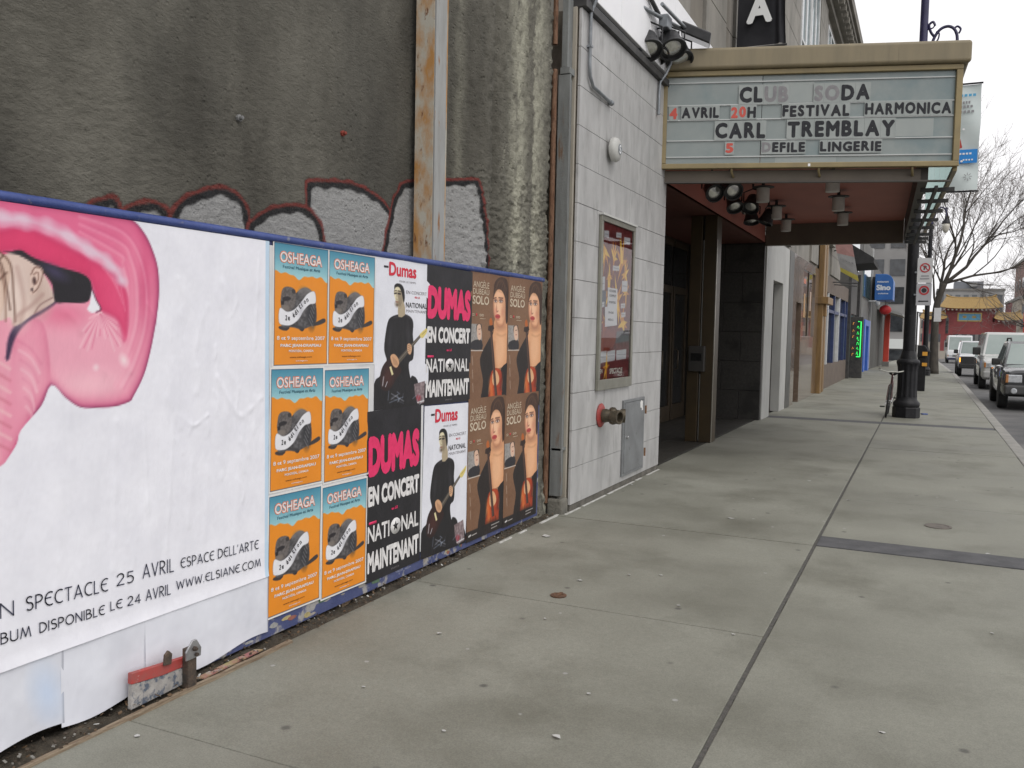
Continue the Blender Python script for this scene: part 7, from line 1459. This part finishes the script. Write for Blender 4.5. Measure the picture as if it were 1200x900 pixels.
# ------------------------------------------------------------------ vehicles, front towards the camera (local -Y)
M_glassv = mat('vehicle_glass', (.22, .27, .255), (.27, .32, .30), scale=1, rough=.03, spec=.8, coat=.5)  # pale base colour stands in for sky reflected in the panes
M_vblack = mat('black_plastic', (.02, .02, .02), (.03, .03, .03), scale=9, rough=.6); M_amber = mat('amber_lens', (.45, .19, .05), (.36, .14, .04), scale=20, rough=.15, coat=.8); M_head = mat('headlamp_lens', (.62, .64, .66), (.42, .44, .46), scale=16, rough=.08, metal=.3, coat=1)
def vehicle(name, loc, label, cat, paint, low, L, W, prof, gh, wheel_r, wheels, lamp_z, lamp_h, lamp_w, bump_z, mirror, bumper_m, hood_rails=False, amber_on=False, amber_outer=True, grille=(.5, .3), tall_glass=True, plate=True):
    """prof: stations (y, z bottom, z shoulder, half width); gh: greenhouse (yA, yB at belt; yC, yD at roof; belt z, roof z, half widths)"""
    t = thing(name, loc, label, cat)
    b = MB(); ring = lambda y, zb, zs, hw: [(-hw * .93, zb), (hw * .93, zb), (hw, zb + .14), (hw * 1.0, zs - .16), (hw - .05, zs - .04), (hw - .22, zs + .015), (hw * .3, zs + .04), (-hw * .3, zs + .04), (-hw + .22, zs + .015), (-hw + .05, zs - .04), (-hw, zs - .16), (-hw, zb + .14)]
    V = []; n = 12
    for s in prof: V += [(x, s[0], z) for x, z in ring(*s)]
    k = len(prof); b.add(V, [(i * n + j, i * n + (j + 1) % n, (i + 1) * n + (j + 1) % n, (i + 1) * n + j) for i in range(k - 1) for j in range(n)] + [tuple(reversed(range(n))), tuple(range((k - 1) * n, k * n))])
    yA, yB, yC, yD, zb, zr, hb, hr = gh
    zb0 = zb - .05
    C_ = [(-hb, yA, zb0), (hb, yA, zb0), (hb, yB, zb0), (-hb, yB, zb0), (-hr, yC, zr), (hr, yC, zr), (hr, yD, zr), (-hr, yD, zr)]
    b.add(C_, [(0, 3, 2, 1), (4, 5, 6, 7), (0, 1, 5, 4), (1, 2, 6, 5), (2, 3, 7, 6), (3, 0, 4, 7)], 0)
    b.build('body', [paint], t, bev=.05, seg=3, smooth=45, local=True)
    def pane(nm, a, bq, c, d, off, m=M_glassv, frac=None):
        q = MB(); a, bq, c, d = map(Vector, (a, bq, c, d)); nn = (bq - a).cross(d - a).normalized(); e = nn * off; q.add([p + e for p in (a, bq, c, d)] + [p - nn * .02 for p in (a, bq, c, d)], [(0, 1, 2, 3), (7, 6, 5, 4), (0, 4, 5, 1), (1, 5, 6, 2), (2, 6, 7, 3), (3, 7, 4, 0)]); return q.build(nm, m, t, local=True)
    P = lambda i: Vector(C_[i]); mixv = lambda a, c, f: a + (c - a) * f
    def sub(a, bq, c, d, u0, u1, v0, v1): return [mixv(mixv(a, bq, u), mixv(d, c, u), v) for u, v in ((u0, v0), (u1, v0), (u1, v1), (u0, v1))]
    pane('windshield', *sub(P(0), P(1), P(5), P(4), .05, .95, .10, .90), .006)
    ns = 2 if name != 'bus' else 5
    for s_ in (-1, 1):
        for i in range(ns):
            u0, u1 = .09 + .86 * i / ns, .09 + .86 * (i + 1) / ns - .03
            if s_ < 0: pane('window', *sub(P(3), P(0), P(4), P(7), 1 - u1, 1 - u0, .14, .88), .006)
            else: pane('window', *sub(P(1), P(2), P(6), P(5), u0, u1, .14, .88), .006)
    y0, fz, fs, fw = prof[0]
    for s_ in (-1, 1):
        xo = s_ * (fw - .02); xi = s_ * (fw - .02 - lamp_w)
        q = MB(); q.box(min(xo, xi), max(xo, xi), y0 - .035, y0 + .08, lamp_z, lamp_z + lamp_h); h = q.build('headlight', M_head, t, bev=.02, local=True)
        q = MB(); a = s_ * (fw + .004); c = s_ * (fw - lamp_w * .17); am = mat('amber_on', (1.0, .34, .03), emit=2.2) if (amber_on and s_ < 0) else M_amber
        q.box(min(a, c), max(a, c), y0 - .056, y0 + .12, lamp_z - .005, lamp_z + lamp_h + .005); q.build('turn_signal', am, h, bev=.012, local=True)
    q = MB(); gw = fw - .05 - lamp_w; q.box(-gw, gw, y0 - .03, y0 + .05, lamp_z - .02, lamp_z + lamp_h + .01)
    for k_ in range(4): q.box(-gw, gw, y0 - .04, y0 - .031, lamp_z + lamp_h * (.1 + .22 * k_), lamp_z + lamp_h * (.18 + .22 * k_), 1)
    q.build('grille', [M_vblack, M_chr if hood_rails is False else M_vblack], t, local=True)
    q = MB(); q.box(-fw - .03, fw + .03, y0 - .14, y0 + .10, bump_z, bump_z + .24); q.build('bumper', bumper_m, t, bev=.05, seg=3, local=True)
    q = MB(); q.box(-.16, .16, y0 - .148, y0 - .141, bump_z + .05, bump_z + .20); q.build('number_plate', M_plate, t, local=True) if plate else None
    for s_ in (-1, 1):
        q = MB(); my, mz, mw, mh = mirror; xx = hb + .02; a, c = sorted((s_ * xx, s_ * (xx + mw))); q.box(a, c, my, my + .12, mz, mz + mh); q.build('mirror', M_vblack if low else paint, t, bev=.03, local=True)
    for wy in wheels:
        for s_ in (-1, 1):
            xo = s_ * (W / 2 + .012); q = MB(); q.lathe([(wheel_r * .62, -.11), (wheel_r * .95, -.11), (wheel_r, -.07), (wheel_r, .07), (wheel_r * .95, .11), (wheel_r * .62, .11)], (xo - s_ * .11, wy, wheel_r), (1, 0, 0), 26); w_ = q.build('wheel', M_tyre, t, smooth=40, local=True)
            q = MB(); q.lathe([(.02, .06), (wheel_r * .25, .055), (wheel_r * .58, .03), (wheel_r * .63, .10), (wheel_r * .63, -.05), (.02, -.05)], (xo - s_ * .11, wy, wheel_r), (s_, 0, 0), 20); q.build('rim', mat('alloy', (.35, .35, .36), rough=.35, metal=.8), w_, smooth=40, local=True)
            arch = [(wy + wheel_r * 1.22 * math.cos(a), wheel_r + wheel_r * 1.22 * math.sin(a)) for a in np.linspace(0, math.pi, 15)] + [(wy - wheel_r * 1.22, fz), (wy + wheel_r * 1.22, fz)]
            q = MB(); xa, xb = sorted((s_ * (W / 2 - .1), s_ * (W / 2 + .004))); q.prism(arch, xa, xb, 'x'); q.build('wheel_arch', M_vblack, t, local=True)
    return t
M_pblk = mat('black_car_paint', (.012, .014, .016), (.02, .022, .024), scale=1, rough=.2, coat=1, spec=.6); M_pdust = mat('dusty_black_paint', (.035, .033, .03), (.02, .02, .02), scale=2, rough=.3, coat=.6)
M_psil = mat('pale_silver_paint', (.55, .55, .53), (.48, .48, .47), scale=1, rough=.28, coat=1, metal=.15); M_pwht = mat('white_car_paint', (.75, .76, .77), (.68, .69, .70), scale=1, rough=.3, coat=1)
v1 = vehicle('black_suv', (2.72, 25.35, -.14), 'black off-road car parked nearest, with amber-cornered headlights and roof rack', 'car', M_pblk, True, 4.9, 1.86,
    [(0.0, .42, .98, .84), (.18, .34, 1.03, .91), (1.1, .32, 1.10, .93), (2.6, .32, 1.12, .93), (4.4, .34, 1.10, .93), (4.85, .42, 1.02, .88)], (1.15, 3.75, 1.95, 3.45, 1.12, 1.74, .86, .66), .37, (.90, 3.75), .70, .20, .34, .40, (1.45, 1.10, .20, .18), mat('grey_bumper', (.05, .05, .05), (.065, .065, .065), scale=8, rough=.55), hood_rails=True)
for s_ in (-1, 1):
    q = MB(); q.tube([(s_ * .60, 2.05, 1.74), (s_ * .60, 2.15, 1.82), (s_ * .60, 3.3, 1.82), (s_ * .60, 3.4, 1.74)], .022, 8); q.build('roof_rail', M_vblack, v1, local=True, smooth=60)
q = MB(); q.lathe([(.07, 0), (.07, .03), (.05, .035)], (-.66, -.145, .50), (0, -1, 0), 14); q.build('fog_lamp', M_head, v1, local=True)
v2 = vehicle('white_van', (2.85, 35.4, -.14), 'large pale silver van parked behind the black off-road car', 'van', M_psil, True, 5.4, 2.02,
    [(0.0, .45, 1.02, .92), (.15, .36, 1.08, .98), (.95, .34, 1.22, 1.01), (3.0, .34, 1.24, 1.01), (5.2, .36, 1.24, 1.01), (5.4, .42, 1.2, .98)], (.80, 5.25, 1.50, 5.20, 1.22, 2.06, .97, .80), .37, (.85, 4.2), .80, .17, .36, .42, (1.15, 1.22, .26, .28), mat('silver_bumper', (.36, .36, .35), (.30, .30, .29), scale=4, rough=.4))
v3 = vehicle('white_jeep', (2.38, 48.8, zg(49) - .14), 'white jeep with black front and a lit orange turn signal behind the van', 'car', M_pwht, True, 4.2, 1.75,
    [(0.0, .45, 1.0, .80), (.15, .40, 1.06, .86), (1.1, .38, 1.10, .87), (4.0, .38, 1.1, .87), (4.2, .42, 1.05, .84)], (1.0, 4.05, 1.55, 4.0, 1.12, 1.76, .82, .70), .37, (.75, 3.3), .72, .20, .26, .40, (1.2, 1.12, .2, .2), M_vblack, amber_on=True, hood_rails=True)
q = MB(); q.box(-.77, .77, -.052, -.045, .50, .99); q.build('black_nose', M_vblack, v3, local=True)
v4 = vehicle('bus', (3.35, 104, zg(104) - .14), 'white bus with a large flat dark windshield crossing under the gate', 'bus', M_pwht, True, 9, 2.4,
    [(0.0, .45, 1.30, 1.14), (.12, .40, 1.36, 1.20), (8.8, .40, 1.36, 1.20), (9, .45, 1.3, 1.15)], (.02, 8.9, .22, 8.85, 1.30, 2.95, 1.18, 1.12), .46, (1.6, 6.8), .72, .18, .40, .36, (.1, 1.7, .25, .5), mat('blue_black_bumper', (.03, .03, .06)))
for i, (x, y, pm_, lab) in enumerate(((4.6, 62, M_pwht, 'white car seen over the van far down the street'),)): pass

# ------------------------------------------------------------------ litter on the pavement
M_scrap = mat('litter_paper', (.50, .50, .48), (.40, .40, .385), scale=30, rough=.8)
pts = [((-1.25, 3.15), .030), ((-1.47, 7.71), .045), ((-1.52, 5.63), .018), ((-1.71, 5.54), .016), ((-1.28, 3.6), .017), ((-.09, 3.8), .020), ((-2.62, 6.28), .055), ((.50, 7.42), .035), ((-2.25, 3.96), .02), ((-1.67, 2.99), .015), ((-.86, 4.7), .016), ((-2.70, 2.40), .025), ((-2.2, 3.2), .015), ((-1.95, 5.25), .026), ((-1.25, 5.05), .018), ((-.62, 9.2), .025), ((.4, 5.4), .018), ((-1.85, 4.45), .014), ((-2.75, 8.9), .03), ((-1.1, 10.2), .03)]
wl = ['nearest round pale scrap', 'larger white scrap past the tar strip', 'small white scrap', 'small white scrap', 'small white scrap', 'pale round scrap right of the long joint', 'crumpled white paper by the pier', 'white scrap at the tar strip edge'] 
rr = random.Random(2)
for i, ((x, y), s_) in enumerate(pts):
    s_ *= .8; a0 = rr.uniform(0, 6); n = 7; q = MB(); top = []; V = []
    for j in range(n): a = a0 + j * 2 * math.pi / n; k = s_ * rr.uniform(.55, 1.0); V.append((x + k * math.cos(a), y + k * .7 * math.sin(a), .0045 + rr.uniform(0, s_ * .25)))
    V.append((x, y, .0045 + s_ * .12)); V += [(p[0], p[1], p[2] - .0015) for p in V[:n]] + [(x, y, .003)]
    q.add(V, [(j, (j + 1) % n, n) for j in range(n)] + [((j + 1) % n + n + 1, j + n + 1, 2 * n + 1) for j in range(n)])
    o = q.build('paper_scrap', M_scrap)
    if i == 6: tag(o, 'crumpled white paper on the pavement in front of the rough pier', 'litter')
    elif i == 0: tag(o, 'nearest round pale paper scrap lying left of the long joint', 'litter')
    elif i == 1: tag(o, 'torn white paper scrap lying left of the tar strip', 'litter')
    elif i == 7: tag(o, 'white paper scrap at the far edge of the tar strip', 'litter')
    else: tag(o, 'tiny pale paper scrap lying on the grey pavement', 'litter', 'tiny paper scraps on the pavement')
q = MB(); q.lathe([(.045, -.01), (.05, .006), (.03, .008), (.028, .004), (.005, .004)], (-1.95, 4.89, 0), n=16); q.box(-1.96, -1.94, 4.84, 4.94, .004, .010)
tag(q.build('valve_cap', mat('rust_cap', (.14, .07, .035), (.08, .045, .03), scale=40, rough=.8)), 'small rusty valve cap set in the near pavement', 'valve cap')
q = MB(); q.lathe([(.10, -.02), (.11, .003), (.085, .004), (.08, .001), (.005, .001)], (.17, 8.32, 0.002), n=24)
tag(q.build('access_cover', mat('iron_cover', (.10, .09, .08), (.15, .13, .11), scale=20, rough=.7)), 'small round iron access cover beyond the tar strip', 'access cover')
q = MB(); q.obox((.02, 20.6, .003), (.10, .03, .0), (-.04, .08, 0), (0, 0, .025)); tag(q.build('blue_wrapper', mat('blue_wrapper', (.08, .12, .30))), 'crumpled blue wrapper on the pavement right of the near lamp', 'litter')
